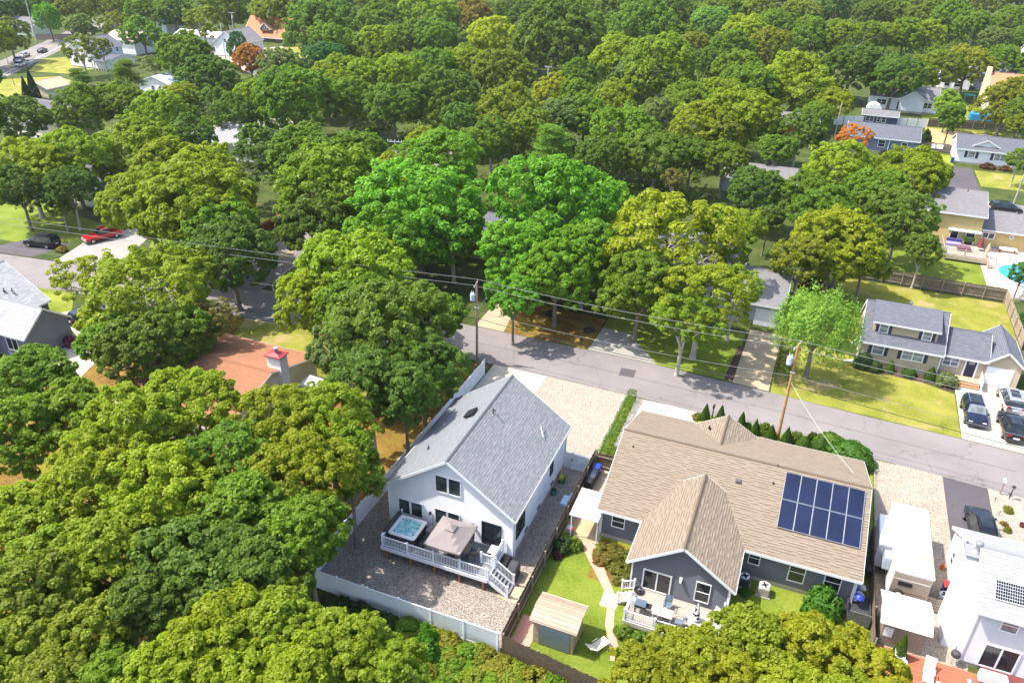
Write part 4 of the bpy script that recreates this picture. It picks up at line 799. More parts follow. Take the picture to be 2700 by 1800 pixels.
# travel trailer
RV = thing('travel_trailer', 'white roofed travel trailer with tan rear wall parked on gravel', 'camper', (40.1, 18.5, 0))
RVT = simple('camper_tan', (.34, .26, .20), .45, var=.06); RVW = simple('camper_white', (.78, .78, .78), .4, var=.02)
m = M().bev(38.85, 41.35, 14.75, 22.35, .55, 3.1, .08); m.obj('body', RVW, RV)
o = M(); o.add([(38.86, 14.74, .55), (41.34, 14.74, .55), (41.34, 14.74, 3.0), (38.86, 14.74, 3.0)], [(0, 1, 2, 3)]); rw = M().box(38.9, 41.3, 14.70, 14.748, .6, 2.98).obj('rear_wall', RVT, RV)
B(38.95, 41.25, 14.685, 14.70, 2.45, 2.52).obj('stripe', simple('camper_stripe', (.6, .57, .53), .4), rw); B(38.95, 41.25, 14.685, 14.70, 1.35, 1.42).obj('stripe', simple('camper_stripe2', (.16, .11, .09), .4), rw)
B(39.3, 40.2, 14.67, 14.70, 1.95, 2.3).obj('rear_window', GLASS, RV)
m = M().tube((39.5, 14.45, 1.25), (39.5, 14.68, 1.25), .34, n=18); m.obj('spare_wheel', TYRE, RV); M().tube((39.5, 14.43, 1.25), (39.5, 14.45, 1.25), .22, n=14).obj('wheel_cover', RVW, RV)
for x in (39.0, 41.0): B(x, x + .18, 14.66, 14.70, .9, 1.05).obj('tail_light', TAILL, RV)
M().bev(38.78, 41.42, 14.7, 22.4, 3.1, 3.2, .05).obj('roof', WR, RV)
sl_ = M().bev(37.95, 38.84, 17.4, 20.9, .75, 2.95, .05).obj('slide_out', RVW, RV); B(38.0, 38.82, 17.36, 17.4, .8, 2.9).obj('end_panel', simple('camper_grey', (.42, .43, .46), .5), sl_)
M().bev(38.35, 38.84, 16.3, 17.2, 1.6, 2.7, .04).obj('side_box', simple('camper_bluegrey', (.40, .45, .50), .5), RV)
M().bev(39.9, 40.5, 17.9, 18.4, 3.2, 3.42, .06).obj('roof_fan', WHITE, RV); M().bev(40.65, 41.2, 16.7, 17.6, 3.2, 3.36, .06).obj('roof_hatch', WHITE, RV); B(40.6, 41.25, 16.4, 17.9, 3.2, 3.215).obj('hatch_pad', RVT, RV); M().tube((39.2, 21, 3.2), (39.2, 21, 3.4), .05).obj('roof_vent', METAL, RV)
M().tube((41.45, 15.2, 2.95), (41.45, 21.6, 2.95), .07).obj('awning_roll', RVT, RV)
for s in (38.95, 41.05):
    for y in (17.6, 18.4): M().tube((s, y, .35), (s + .2, y, .35), .35, n=16).obj('wheel', TYRE, RV)
m = M(); m.beam((39.6, 22.3, .55), (40.1, 23.6, .5), .1, .12); m.beam((40.6, 22.3, .55), (40.1, 23.6, .5), .1, .12); m.tube((40.1, 23.4, .5), (40.1, 23.4, 0.012), .05); m.obj('hitch', METAL, RV)
# small white camper far away
C2 = thing('camper', 'little rounded white camper on the far lawn', 'camper', (-136, 179, 0)); M().bev(-138.2, -133.8, 178, 180.3, .5, 2.7, .5).obj('body', RVW, C2); B(-137.6, -137.0, 177.95, 178.0, 1.2, 2.1).obj('window', GLASS, C2); M().tube((-136, 177.9, .35), (-136, 178.2, .35), .35, n=12).obj('wheel', TYRE, C2)
UT = thing('utility_trailer', 'grey steel utility trailer piled with bags behind the grey house', 'trailer', (37, 12.5, 0))
B(36.3, 37.7, 11.3, 14.0, .5, .6).obj('bed', CHAR, UT); B(36.3, 37.7, 11.2, 11.28, .5, 1.6).obj('tailgate', simple('dark_mesh_gate', (.10, .095, .09), .7, var=.3, scale=6), UT)
for x in (36.25, 37.7): B(x, x + .05, 11.3, 14, .6, 1.0).obj('side_rail', CHAR, UT); M().tube((x - .12, 12.6, .3), (x + .1, 12.6, .3), .3, n=14).obj('wheel', TYRE, UT)
# ---------------------------------------------------------------- utility poles and wires
CAN = simple('transformer_grey', (.55, .60, .66), .4)
def pole(label, x, y, h, mat=POLEW, can=False, arm=0, armdir=0, r=.15, lean=(0, 0), lamp=False):
    t = thing('utility_pole', label, 'utility pole', (x, y, 0), local=True)
    M().tube((0, 0, 0), (lean[0], lean[1], h), r, r * .65, n=12).obj('shaft', mat, t)
    if can:
        m = M().lathe([(.05, 0), (.24, .03), (.25, .1), (.25, .75), (.22, .82), (.1, .88)], (-.45, -.05, h - 2.2), 14); m.obj('transformer', CAN, t)
        m = M(); m.box(-.25, -.05, -.08, .02, h - 2.0, h - 1.9); m.box(-.25, -.05, -.08, .02, h - 1.55, h - 1.45); m.obj('bracket', METAL, t)
        m = M(); [m.tube((-.45 + dx, -.05, h - 1.35), (-.45 + dx, -.05, h - 1.1), .03, n=6) for dx in (-.1, .1)]; m.tube((-.2, -.1, h - 2.9), (.2, -.1, h - 2.9), .05, n=6); m.obj('insulator', TRIM, t)
        m = M(); m.beam((-.3, 0, h - .7), (.1, 0, h + .15), .06, .06); m.tube((.1, 0, h - .05), (.1, 0, h + .3), .035, n=6); m.tube((-.3, 0, h - .75), (-.3, 0, h - .45), .04, n=6); m.obj('pole_bracket', simple('pale_bracket', (.62, .6, .58), .6), t)
    if arm:
        c, s = math.cos(armdir), math.sin(armdir); M().beam((-arm * c, -arm * s, h - .25), (arm * c, arm * s, h - .25), .12, .14).obj('crossarm', mat, t)
        for k in (-.95, -.5, .5, .95): M().tube((arm * k * c, arm * k * s, h - .18), (arm * k * c, arm * k * s, h + .06), .05, n=6).obj('insulator', TRIM, t)
        if arm > .9: m = M().tube((.3, -.1, h - 2), (.3, -.1, h - 1.2), .2, n=10); m.obj('transformer', CAN, t)
    return t
pole('grey brown utility pole with transformer beside the white fence end', -1.63, 33.4, 9.7, POLEW, True, r=.15)
pole('orange brown utility pole with transformer among the clipped shrubs', 29.85, 32.25, 10.2, POLEW2, True, r=.16)
pole('utility pole with crossarm and transformer rising from the middle wood', -34.1, 74.1, 10.8, simple('grey_pole', (.45, .42, .40), .9), False, 1.2, .2)
pole('bare grey pole with short crossarm in front of the dark oaks', -34.6, 147.4, 10.8, simple('grey_pole2', (.5, .48, .47), .9), False, .8, .2)
pole('pale utility pole beside the blue bungalow', 30.6, 143, 9.2, simple('pale_pole', (.45, .38, .30), .9), False, 0)
pole('tall road pole with several crossarms at the far left', -225.1, 166.3, 17.5, simple('pale_pole2', (.48, .44, .40), .9), False, 2.0, 1.0, r=.22)
pole('pole with lamp arms in front of the orange roofed chalet', -165.8, 195.3, 10.5, simple('grey_pole3', (.5, .49, .48), .9), False, 1.2, .2)
pole('tall white pole beside the orange tree', -133.4, 152.2, 13.5, simple('white_pole', (.62, .6, .6), .6), False, 0)
pole('thin brown pole on the far lawn', -171.2, 114.3, 8.5, POLEW, False, 0, r=.1)
pole('dark red brown pole with crossarms above the far trees', -205, 200, 15, simple('dark_pole', (.20, .09, .06), .9), False, 1.8, .5, r=.2)
pole('street side pole at the left bend of the street', -93, 23.3, 10, POLEW, True)
pole('street side pole at the far right of the street', 79, 29.0, 10, POLEW, True)
def wire(label, pts, sag=.5, r=.013, mat=WIRE, group='overhead lines along the street'):
    m = M()
    for a, b in zip(pts, pts[1:]):
        a, b = Vector(a), Vector(b); n = 14; prev = a
        for i in range(1, n + 1):
            f = i / n; q = a.lerp(b, f); q.z -= sag * 4 * f * (1 - f); m.tube(prev, q, r, n=5, cap=False); prev = q
    return tag(m.obj('power_line', mat), label, 'power line', group)
P0, P1, P2, P3 = (-93, 23.3), (-1.63, 33.4), (29.85, 32.25), (79, 29.0)
wire('thick upper power line strung from pole top to pole top along the street', [(*P0, 10.2), (P1[0] + .1, P1[1], 10.0), (P2[0] + .1, P2[1], 10.5), (*P3, 10.3)], .45, .02)
wire('lower power line strung just under the pole tops along the street', [(*P0, 9.4), (P1[0] - .3, P1[1], 9.25), (P2[0] - .3, P2[1], 9.75), (*P3, 9.5)], .45, .02)
wire('thin middle cable strung between the street poles', [(*P0, 6.2), (P1[0] + .15, P1[1], 6.3), (P2[0] + .15, P2[1], 6.9), (*P3, 6.6)], .5, .016)
wire('dark lower communication cable strung between the street poles', [(*P0, 5.4), (P1[0] + .17, P1[1], 5.5), (P2[0] + .17, P2[1], 5.9), (*P3, 5.6)], .6, .028, WIRE_D)
wire('slack service wire running from orange pole to the tan roof', [(P2[0], P2[1], 6.3), (35.5, 21.5, 5.6)], .4, .011, simple('pale_wire', (.6, .6, .58), .5), None)
wire('service wire running from orange pole to the beige cape house', [(P2[0], P2[1], 7.8), (36.5, 51.0, 4.3)], .4, .012, WIRE, None)
wire('service wire from grey pole to the shaded house across the street', [(P1[0], P1[1], 6.3), (-8, 60, 3.6)], .6, .014, WIRE, None)
for k in range(3): wire('wire fanning out from the tall road pole', [(-225.1, 166.3, 17 - k * 1.6), (-300, 110, 16 - k * 1.4)], 1.5, .05, WIRE, 'wires of the tall road pole')
wire('wire crossing the far left lawn from the tall road pole', [(-225.1, 166.3, 14), (-205, 200, 13)], .8, .05, WIRE, None)

# ---------------------------------------------------------------- yard things
_mark = set(COL.objects)
HT = thing('hot_tub', 'hot tub with bubbling turquoise water on the grey deck', 'hot tub', (4.78, 6.5, .86))
M().bev(3.72, 5.84, 5.48, 7.56, .87, 1.62, .10).obj('cabinet', CHAR, HT)
def rrect(x0, x1, y0, y1, r, z, n=5):
    pts = []
    for cx, cy, a0 in ((x1 - r, y0 + r, -90), (x1 - r, y1 - r, 0), (x0 + r, y1 - r, 90), (x0 + r, y0 + r, 180)):
        for i in range(n): a = math.radians(a0 + 90 * i / (n - 1)); pts.append((cx + r * math.cos(a), cy + r * math.sin(a), z))
    return pts
rings = [rrect(3.66, 5.90, 5.42, 7.62, .22, 1.70), rrect(3.64, 5.92, 5.40, 7.64, .22, 1.78), rrect(3.72, 5.84, 5.48, 7.56, .2, 1.84), rrect(3.88, 5.68, 5.64, 7.40, .28, 1.83), rrect(3.94, 5.62, 5.70, 7.34, .3, 1.64)]
m = M(); n = 20
for r in rings: m.v += r
for k in range(4):
    for i in range(n): j = (i + 1) % n; m.f.append((k * n + i, k * n + j, k * n + n + j, k * n + n + i))
m.obj('rim', simple('acrylic_white', (.76, .78, .79), .25, var=.04), HT)
m = M(); m.add(rrect(3.91, 5.65, 5.67, 7.37, .29, 1.70), [tuple(range(20))]); m.obj('water', TUBW, HT)
for x, y in ((4.05, 7.2), (4.3, 7.27), (4.6, 7.3), (5.45, 7.1), (5.5, 6.8), (5.5, 6.0), (4.9, 6.45), (4.0, 5.9)): M().lathe([(.06, 0), (.06, .05), (.03, .07)], (x, y, 1.69), 8).obj('jet', simple('jet_blue', (.03, .07, .10), .4), HT)
CV = thing('tub_cover', 'folded charcoal hot tub cover hanging off the tub side', 'cover', (3.4, 6.6, .86)); M().bev(3.30, 3.63, 5.4, 7.75, 1.0, 1.95, .06).obj('cover_half', CHAR, CV); M().tube((3.62, 5.45, 1.2), (3.62, 5.45, 1.98), .025, n=6).obj('lifter_arm', BLACK, CV)
tag(M().bev(6.0, 6.5, 7.0, 7.75, .87, 1.5, .04).obj('tub_step_box', simple('grey_blue_box', (.16, .17, .20), .6)), 'small grey storage step beside the hot tub', 'step')
tag(M().bev(5.98, 6.45, 5.6, 6.6, .87, 1.25, .05).obj('tub_steps', BLACK), 'black plastic steps against the hot tub side', 'steps')
b = thing('broom', 'broom standing against the white wall by the window', 'broom', (6.15, 7.95, .86)); M().tube((6.15, 7.9, .87), (6.15, 8.02, 2.2), .02, n=6).obj('handle', WOODPT, b); M().bev(6.0, 6.3, 7.82, 7.94, .87, 1.1, .03).obj('bristles', PICKET2, b)
UM = thing('parasol', 'square taupe parasol shading the dining table on the grey deck', 'parasol', (8.6, 6.1, .86))
x0, x1, y0, y1 = 7.18, 10.05, 4.55, 7.72; cx, cy = 8.62, 6.14; m = M(); ng = 8
def pz(u, v): d = max(abs(u), abs(v)); return 3.62 - .85 * d - .05 * math.sin(math.pi * d) + (-.05 * (1 - min(abs(u), abs(v)) / max(d, 1e-3)) * d)
g2 = [(cx + (x1 - x0) / 2 * (2 * i / ng - 1), cy + (y1 - y0) / 2 * (2 * j / ng - 1), pz(2 * i / ng - 1, 2 * j / ng - 1)) for j in range(ng + 1) for i in range(ng + 1)]
m.add(g2, [(j * 9 + i, j * 9 + i + 1, j * 9 + i + 10, j * 9 + i + 9) for j in range(8) for i in range(8)]); m.obj('canopy', CANVAS, UM)
m = M(); m.add([(cx - .38, cy - .38, 3.46), (cx + .38, cy - .38, 3.46), (cx + .38, cy + .38, 3.46), (cx - .38, cy + .38, 3.46), (cx, cy, 3.74)], [(0, 1, 4), (1, 2, 4), (2, 3, 4), (3, 0, 4)]); m.obj('vent_cap', CANVAS, UM)
m = M(); [m.add([(a, b_, c - .0), (a2, b2, c2), (a2, b2, c2 - .14), (a, b_, c - .14)], [(0, 1, 2, 3)]) for (a, b_, c), (a2, b2, c2) in zip([g2[i] for i in range(8)] + [g2[8 + 9 * i] for i in range(8)], [g2[i + 1] for i in range(8)] + [g2[17 + 9 * i] for i in range(8)])]; m.obj('valance', CANVAS, UM)
M().tube((cx, cy, .87), (cx, cy, 3.6), .035).obj('pole', FR_DARK, UM); M().lathe([(.35, 0), (.35, .08), (.1, .14)], (cx, cy, .865), 16).obj('base', CHAR, UM)
def chair(label, loc, rz, frame=FR_DARK, sling=None, cat='chair', group=None, legs='sled'):
    t = thing('patio_chair', label, cat, loc, rz, group, local=True); sling = sling or simple('brown_sling', (.20, .16, .13), .8)
    m = M(); m.beam((0, -.24, .42), (0, .24, .44), .5, .03); m.obj('seat', sling, t)
    m = M(); m.beam((0, -.26, .44), (0, -.40, 1.0), .5, .03, up=(0, 1, 0)); m.obj('backrest', sling, t)
    for s in (-1, 1):
        M().beam((s * .27, -.3, .66), (s * .27, .24, .64), .05, .03).obj('armrest', frame, t)
        for y in (-.24, .24): M().tube((s * .26, y, .65 if y > 0 else .66), (s * .27, y * 1.1, .0), .018, n=6).obj('leg', frame, t)
        M().tube((s * .26, -.25, .44), (s * .25, -.41, 1.02), .018, n=6).obj('back_post', frame, t)
    return t
TB = thing('dining_table', 'long wooden topped dining table under the taupe parasol', 'table', (9.2, 6.4, .86)); B(8.35, 10.0, 6.0, 6.95, 1.56, 1.6).obj('tabletop', wood('table_slats', (.36, .27, .19), .12, 1, .3), TB)
for x in (8.45, 9.9):
    for y in (6.08, 6.87): B(x - .03, x + .03, y - .03, y + .03, .86, 1.56).obj('leg', FR_DARK, TB)
for lb, lo, rz in (('black framed patio chair at the sunny end of the dining table', (10.3, 6.3, .86), PI / 2), ('patio chair between the dining table and the white wall', (9.5, 7.4, .86), PI), ('patio chair tucked against dining table on the balustrade side', (9.6, 5.55, .86), 0), ('patio chair under the parasol at the balustrade', (8.7, 5.4, .86), .1), ('shaded patio chair behind the parasol pole', (8.2, 7.3, .86), PI)): chair(lb, lo, rz)
BX = thing('deck_box', 'dark wicker bench box with glass top near the sliding door', 'box', (11.55, 7.2, .86)); B(11.25, 11.85, 6.8, 7.6, .87, 1.42).obj('body', CHAR, BX); B(11.22, 11.88, 6.77, 7.63, 1.42, 1.46).obj('lid', simple('greenish_glass', (.5, .58, .52), .2), BX)
for o_ in list(COL.objects):                              # everything above stands on the deck floor
    if o_ not in _mark and o_.parent is None: o_.location = Vector(o_.location) + Vector((.15, -.45, .39))
tag(M().bev(13.0, 13.75, 5.95, 7.1, .03, 1.15, .1).obj('storage_box', CHAR), 'black plastic storage box beside the deck stairs', 'storage box')
tag(M().bev(12.3, 12.9, 6.0, 7.5, .02, .95, .07).obj('storage_box', BLACK), 'long black storage chest against the white house corner', 'storage box')
# side yard of the white house
HR = thing('hose_reel', 'green hose reel with yellow hose in the gravel side yard', 'hose reel', (13.2, 18.2, 0)); GREEN = simple('green_plastic', (.03, .22, .08), .5); YELH = simple('yellow_hose', (.55, .45, .03), .5)
B(12.95, 13.5, 17.9, 18.4, .01, .07).obj('base', GREEN, HR); B(12.95, 13.0, 18.0, 18.3, .07, .9).obj('side', GREEN, HR); B(13.45, 13.5, 18.0, 18.3, .07, .9).obj('side', GREEN, HR)
m = M(); [m.tube((13.03 + .05 * k, 18.15, .55), (13.07 + .05 * k, 18.15, .55), .28 - .02 * (k % 3), n=14) for k in range(8)]; m.obj('hose_coil', YELH, HR); M().tube((13.2, 17.9, .3), (12.95, 18.9, .9), .03, n=6).obj('hose_end', YELH, HR)
PB = thing('barrel', 'small teal and black propane barrel by the white wall', 'barrel', (13.1, 16.45, 0)); TEAL = simple('teal_paint', (.02, .20, .19), .5); M().lathe([(.2, 0), (.24, .05), (.24, .35), (.2, .4)], (13.1, 16.45, .01), 14).obj('body', TEAL, PB); M().lathe([(.2, 0), (.2, .12), (.1, .16)], (13.1, 16.45, .41), 14).obj('lid', BLACK, PB)
tg = thing('toy_bench', 'pale blue plastic toy bench against the side fence', 'bench', (14.4, 15.7, 0)); PBL = simple('pale_blue_plastic', (.45, .62, .78), .4, var=.03); M().bev(14.05, 14.75, 15.1, 16.3, .3, .42, .05).obj('seat', PBL, tg); M().bev(14.65, 14.8, 15.1, 16.3, .4, .85, .04).obj('backrest', PBL, tg)
for y in (15.15, 16.1): B(14.1, 14.7, y, y + .12, .01, .31).obj('leg', PBL, tg)
def bin_(label, x, y, body, lid, rz=0):
    t = thing('wheelie_bin', label, 'bin', (x, y, .015), rz, local=True); m = M(); m.add([(-.22, -.26, 0), (.22, -.26, 0), (.22, .26, 0), (-.22, .26, 0), (-.28, -.33, .95), (.28, -.33, .95), (.28, .33, .95), (-.28, .33, .95)], [(3, 2, 1, 0), (4, 5, 6, 7), (0, 1, 5, 4), (1, 2, 6, 5), (2, 3, 7, 6), (3, 0, 4, 7)]); m.obj('body', body, t)
    m = M(); m.bev(-.3, .3, -.36, .36, .95, 1.04, .04); m.obj('lid', lid, t)
    for s in (-1, 1): M().tube((s * .2, .3, .1), (s * .27, .3, .1), .1, n=10).obj('wheel', BLACK, t)
    M().tube((-.25, .38, .98), (.25, .38, .98), .02, n=6).obj('handle', body, t)
DKB = simple('dark_bin_blue', (.02, .025, .05), .5)
bin_('blue lidded recycling bin nearest the brown fence panel', 15.72, 20.3, BLUE, BLUE); bin_('dark bin with navy lid in the middle of the bin row', 15.68, 19.5, DKB, DKB); bin_('second dark bin in the row, next to the middle one', 15.66, 18.85, DKB, simple('bin_lid_slate', (.05, .06, .09), .5)); bin_('black bin at the canopy end of the bin row', 15.62, 18.2, BLACK, BLACK)
bin_('bright blue recycling bin with red lid against the pale house', 43.0, 17.2, BLUE, simple('red_lid', (.5, .03, .03), .5)); bin_('blue bin standing by the white bungalow corner', 53.3, 143, BLUE, BLUE)
# neighbour yard
sw = thing('ornament_table', 'small red and blue stand beside the canopy post', 'stand', (15.75, 12.6, 0)); M().bev(15.55, 15.95, 12.4, 12.8, .45, .55, .02).obj('top', simple('sky_plastic', (.45, .6, .75), .5), sw); M().lathe([(.14, 0), (.17, .15), (.05, .2)], (15.95, 12.5, .42), 10).obj('red_pot', RED, sw)
for x in (15.6, 15.9): M().tube((x, 12.6, 0), (x, 12.6, .46), .02, n=6).obj('leg', METAL, sw)
GR = thing('grill', 'black gas grill with steel lid on the weathered deck', 'grill', (22.9, 6.4, .6)); M().bev(22.5, 23.3, 6.15, 6.7, 1.2, 1.4, .03).obj('firebox', BLACK, GR); m = M(); m.prism([(22.52, 6.17, 1.4), (22.52, 6.68, 1.4), (22.52, 6.62, 1.6), (22.52, 6.3, 1.66)], (.76, 0, 0)); m.obj('lid', simple('steel_blue_lid', (.20, .26, .33), .3, .5), GR); B(23.3, 23.65, 6.2, 6.65, 1.34, 1.38).obj('side_shelf', BLACK, GR)
for x in (22.55, 23.25):
    for y in (6.2, 6.65): M().tube((x, y, .61), (x, y, 1.2), .025, n=6).obj('leg', BLACK, GR)
M().tube((22.55, 6.42, .9), (23.25, 6.42, .9), .02, n=6).obj('shelf_bar', METAL, GR)
ws = thing('white_stand', 'white plastic stand beside the gas grill', 'stand', (22.35, 6.9, .6)); M().bev(22.15, 22.5, 6.6, 7.2, .61, 1.3, .05).obj('body', WHITE, ws); M().lathe([(.12, 0), (.15, .15)], (22.3, 7.0, 1.3), 10).obj('bowl', METAL, ws)
fp = thing('fire_bowl', 'round black fire bowl at the foot of the patio door wall', 'fire bowl', (22.4, 8.15, .6)); M().lathe([(.15, 0), (.34, .12), (.38, .16), (.36, .18), (.2, .1)], (22.4, 8.15, .61), 16).obj('bowl', BLACK, fp); M().lathe([(.1, 0), (.08, .15)], (22.4, 8.15, .76), 8).obj('pot', METAL, fp)
TB = thing('patio_table', 'pale rectangular table on the weathered deck', 'table', (24.45, 6.35, .6)); M().bev(23.75, 25.15, 5.95, 6.75, 1.28, 1.33, .02).obj('tabletop', simple('pale_table', (.50, .43, .36), .6), TB)
for x in (23.85, 25.05):
    for y in (6.05, 6.65): B(x - .03, x + .03, y - .03, y + .03, .6, 1.28).obj('leg', WHITE, TB)
SBL = simple('blue_sling', (.11, .15, .21), .7)
chair('blue sling chair behind the pale rectangular table', (24.6, 7.35, .6), PI, METAL, SBL); chair('blue sling chair at the end of the pale rectangular table', (25.6, 6.2, .6), PI / 2, METAL, SBL); chair('dark chair tucked under the pale rectangular table', (24.3, 5.75, .6), 0, BLACK, CHAR)
RT = thing('round_table', 'round cream table with closed parasol on the weathered deck', 'table', (26.65, 6.5, .6)); M().lathe([(.66, 0), (.68, .03), (.66, .06)], (26.65, 6.5, 1.28), 24).obj('tabletop', simple('cream_table', (.62, .54, .44), .5), RT)
for k in range(4): a = PI / 4 + k * PI / 2; M().tube((26.65 + .45 * math.cos(a), 6.5 + .45 * math.sin(a), .6), (26.65 + .3 * math.cos(a), 6.5 + .3 * math.sin(a), 1.28), .025, n=6).obj('leg', BLACK, RT)
CU = thing('closed_parasol', 'closed black and white patterned parasol standing in the round table', 'parasol', (26.65, 6.5, .6))
def dotmat():
    a = NT('patterned_canvas', .8, 0, .3); v = a.n('TexVoronoi'); v.inputs['Scale'].default_value = 4.5; a.l(a.pos(), v.inputs['Vector']); a.col(a.mix(a.math('LESS_THAN', v.outputs[0], .48), (.75, .75, .76), (.02, .02, .04))); return a.m
m = M().lathe([(.12, 0), (.30, .05), (.22, .5), (.15, 1.0), (.06, 1.35), (.02, 1.45)], (26.65, 6.5, 1.5), 12); o = m.obj('canopy', dotmat(), CU); M().tube((26.65, 6.5, .6), (26.65, 6.5, 3.0), .025, n=8).obj('pole', METAL, CU)
chair('white plastic armchair in the corner of the weathered deck', (27.75, 7.6, .6), PI * .8, WHITE, WHITE); chair('dark metal chair beside the round cream table', (26.9, 5.75, .6), 0, BLACK, CHAR); chair('white metal chair near the deck railing corner', (27.7, 6.3, .6), PI * .6, WHITE, WHITE)
def lounger(label, loc, rz, mat=WHITE):
    t = thing('sun_lounger', label, 'lounger', loc, rz, local=True); m = M()
    for i in range(12): m.beam((-.28, -.55 + i * .1, .34), (.28, -.55 + i * .1, .34), .07, .02)
    m.obj('seat', mat, t); m = M(); a = Vector((0, .62, .36)); b = Vector((0, 1.15, .85))
    for i in range(8): q = a.lerp(b, i / 7); m.beam(q + Vector((-.28, 0, 0)), q + Vector((.28, 0, 0)), .07, .02)
    m.obj('backrest', mat, t)
    for s in (-1, 1):
        M().beam((s * .3, -.6, .33), (s * .3, .64, .33), .04, .05).obj('side_rail', mat, t); M().beam((s * .3, .62, .34), (s * .3, 1.18, .88), .04, .04).obj('back_rail', mat, t)
        for y in (-.5, .55): M().tube((s * .3, y, 0), (s * .3, y, .33), .02, n=6).obj('leg', mat, t)
        M().beam((s * .33, .0, .55), (s * .33, .5, .55), .05, .03).obj('armrest', mat, t)
lounger('cream folding lawn chair on the shaded grass by the brown shed', (21.1, 3.0, .01), 2.6, simple('cream_plastic', (.72, .66, .52), .5)); lounger('white slatted lounger closest to the tan shed wall', (39.7, 8.6, .2), PI + .1 - PI, WHITE); lounger('off white slatted lounger in the middle of the red deck', (41.3, 8.6, .2), -.12, simple('ivory_plastic', (.66, .62, .54), .5))
def ac(label, x, y, mat, dark=False):
    t = thing('air_conditioner', label, 'air conditioner', (x, y, .02)); M().bev(x - .4, x + .4, y - .4, y + .4, .08, .85, .08).obj('cabinet', mat, t); M().lathe([(.36, 0), (.36, .02), (.3, .02)], (x, y, .85), 20).obj('fan_guard', TRIM, t)
    m = M()
    for k in range(4): a = k * PI / 2 + .4; m.beam((x, y, .873), (x + .28 * math.cos(a), y + .28 * math.sin(a), .873), .16, .01)
    m.obj('fan_blades', BLACK, t); B(x - .5, x + .5, y - .5, y + .5, .0, .08).obj('pad', CONC_D, t)
ac('tan air conditioner on the lawn behind the grey house', 30.7, 12.1, simple('tan_cabinet', (.36, .32, .27), .5, var=.1)); ac('dark air conditioner near the rear gable corner', 29.25, 12.45, CHAR); ac('large grey air conditioner beside the pale house bins', 42.75, 16.2, simple('grey_cabinet', (.34, .34, .34), .5, var=.2))
def pile(label, name, cat, cx, cy, n, mats, z=.02, sp=.5, r=.3):
    t = thing(name, label, cat, (cx, cy, z))
    for i in range(n):
        x, y = cx + random.uniform(-sp, sp) * .7, cy + random.uniform(-sp, sp); rr = r * random.uniform(.7, 1.3); zz = z + rr * .3 + .25 * (i % 3)
        m = M().lathe([(rr * .5, 0), (rr * .95, rr * .35), (rr, rr * .7), (rr * .6, rr * 1.1), (rr * .15, rr * 1.35)], (x, y, zz), 9)
        m.v = [(px + random.uniform(-.05, .05), py + random.uniform(-.05, .05), pz_ + random.uniform(-.03, .03)) for px, py, pz_ in m.v]; o = m.obj('bag', mats[i % len(mats)], t); sharp(o.data, 50)
    return t
pile('heap of black rubbish bags between the fence and the grey house', 'rubbish_bags', 'bags', 37.15, 17.6, 9, [BLACK, CHAR], sp=1.1, r=.38)
pile('white and blue bags lying on the utility trailer', 'sacks', 'bags', 37.05, 13.6, 6, [simple('pale_sack', (.55, .55, .55), .6), simple('grey_sack', (.4, .4, .42), .6), BLUE], .62, .7, .34)
pile('jumble of scrap beside the grey house corner', 'scrap_heap', 'scrap', 36.9, 15.6, 6, [simple('tan_scrap', (.4, .33, .26), .8), TRIM, METAL], sp=.8, r=.24)
lp = thing('lumber_rack', 'leaning poles and frames behind the grey house end wall', 'lumber', (37.2, 19.5, 0))
for k in range(9): M().tube((36.75 + .1 * k, 18.2 + random.uniform(-.4, .3), .1), (36.9 + .1 * k, 20.6, 1.3 + random.uniform(-.3, .3)), .03, n=6).obj('pole', METAL if k % 2 else PICKET2, lp)
m = M(); m.beam((36.7, 20.7, 1.4), (37.85, 20.75, 1.4), .06, .08); m.beam((36.7, 20.7, .1), (36.7, 20.7, 1.4), .06, .06, up=(0, 1, 0)); m.obj('frame', PICKET2, lp)
KG = thing('kettle_grill', 'black covered grill on legs at the pale house corner', 'grill', (43.1, 11.2, .2)); M().lathe([(.1, 0), (.28, .1), (.3, .25), (.26, .4), (.1, .48)], (42.95, 10.7, .75), 14).obj('bowl', CHAR, KG)
for k in range(3): a = k * 2.09; M().tube((42.95 + .25 * math.cos(a), 10.7 + .25 * math.sin(a), .2), (42.95 + .12 * math.cos(a), 10.7 + .12 * math.sin(a), .8), .02, n=6).obj('leg', METAL, KG)
wc = thing('covered_bench', 'long white cushioned bench cover on the maroon step', 'bench', (45.3, 9.2, .34)); M().bev(44.3, 45.9, 9.6, 10.2, .36, 1.0, .08).obj('cover', simple('white_cover', (.78, .77, .76), .7, var=.04), wc)
pile('clutter of garden ornaments on the red deck', 'ornaments', 'ornaments', 41.9, 7.6, 7, [simple('straw', (.5, .4, .25), .8), BLACK, TRIM, simple('teal_pot', (.2, .4, .42), .5)], .2, .9, .17)
pile('blue pots and baskets beside the patio door step', 'pots', 'pots', 43.8, 9.2, 4, [BLUE, simple('terracotta', (.45, .18, .09), .8), METAL], .2, .35, .18)
for lb, x, y in (('orange bucket on the timber edge by the camper slide out', 38.2, 21.6), ('orange bucket beside the pale house wall', 43.0, 19.9)):
    t = thing('bucket', lb, 'bucket', (x, y, .02)); M().lathe([(.14, 0), (.18, .36), (.16, .36), (.12, .05)], (x, y, .02), 12).obj('body', simple('orange_plastic', (.75, .14, .02), .5), t); M().tube((x - .17, y, .38), (x + .17, y, .38), .012, n=5).obj('handle', METAL, t)
ed = tag(B(38.25, 38.38, 14, 32.3, .0, .14).obj('timber_edging', PICKET2), 'timber edging between the front lawn and the gravel parking', 'edging')
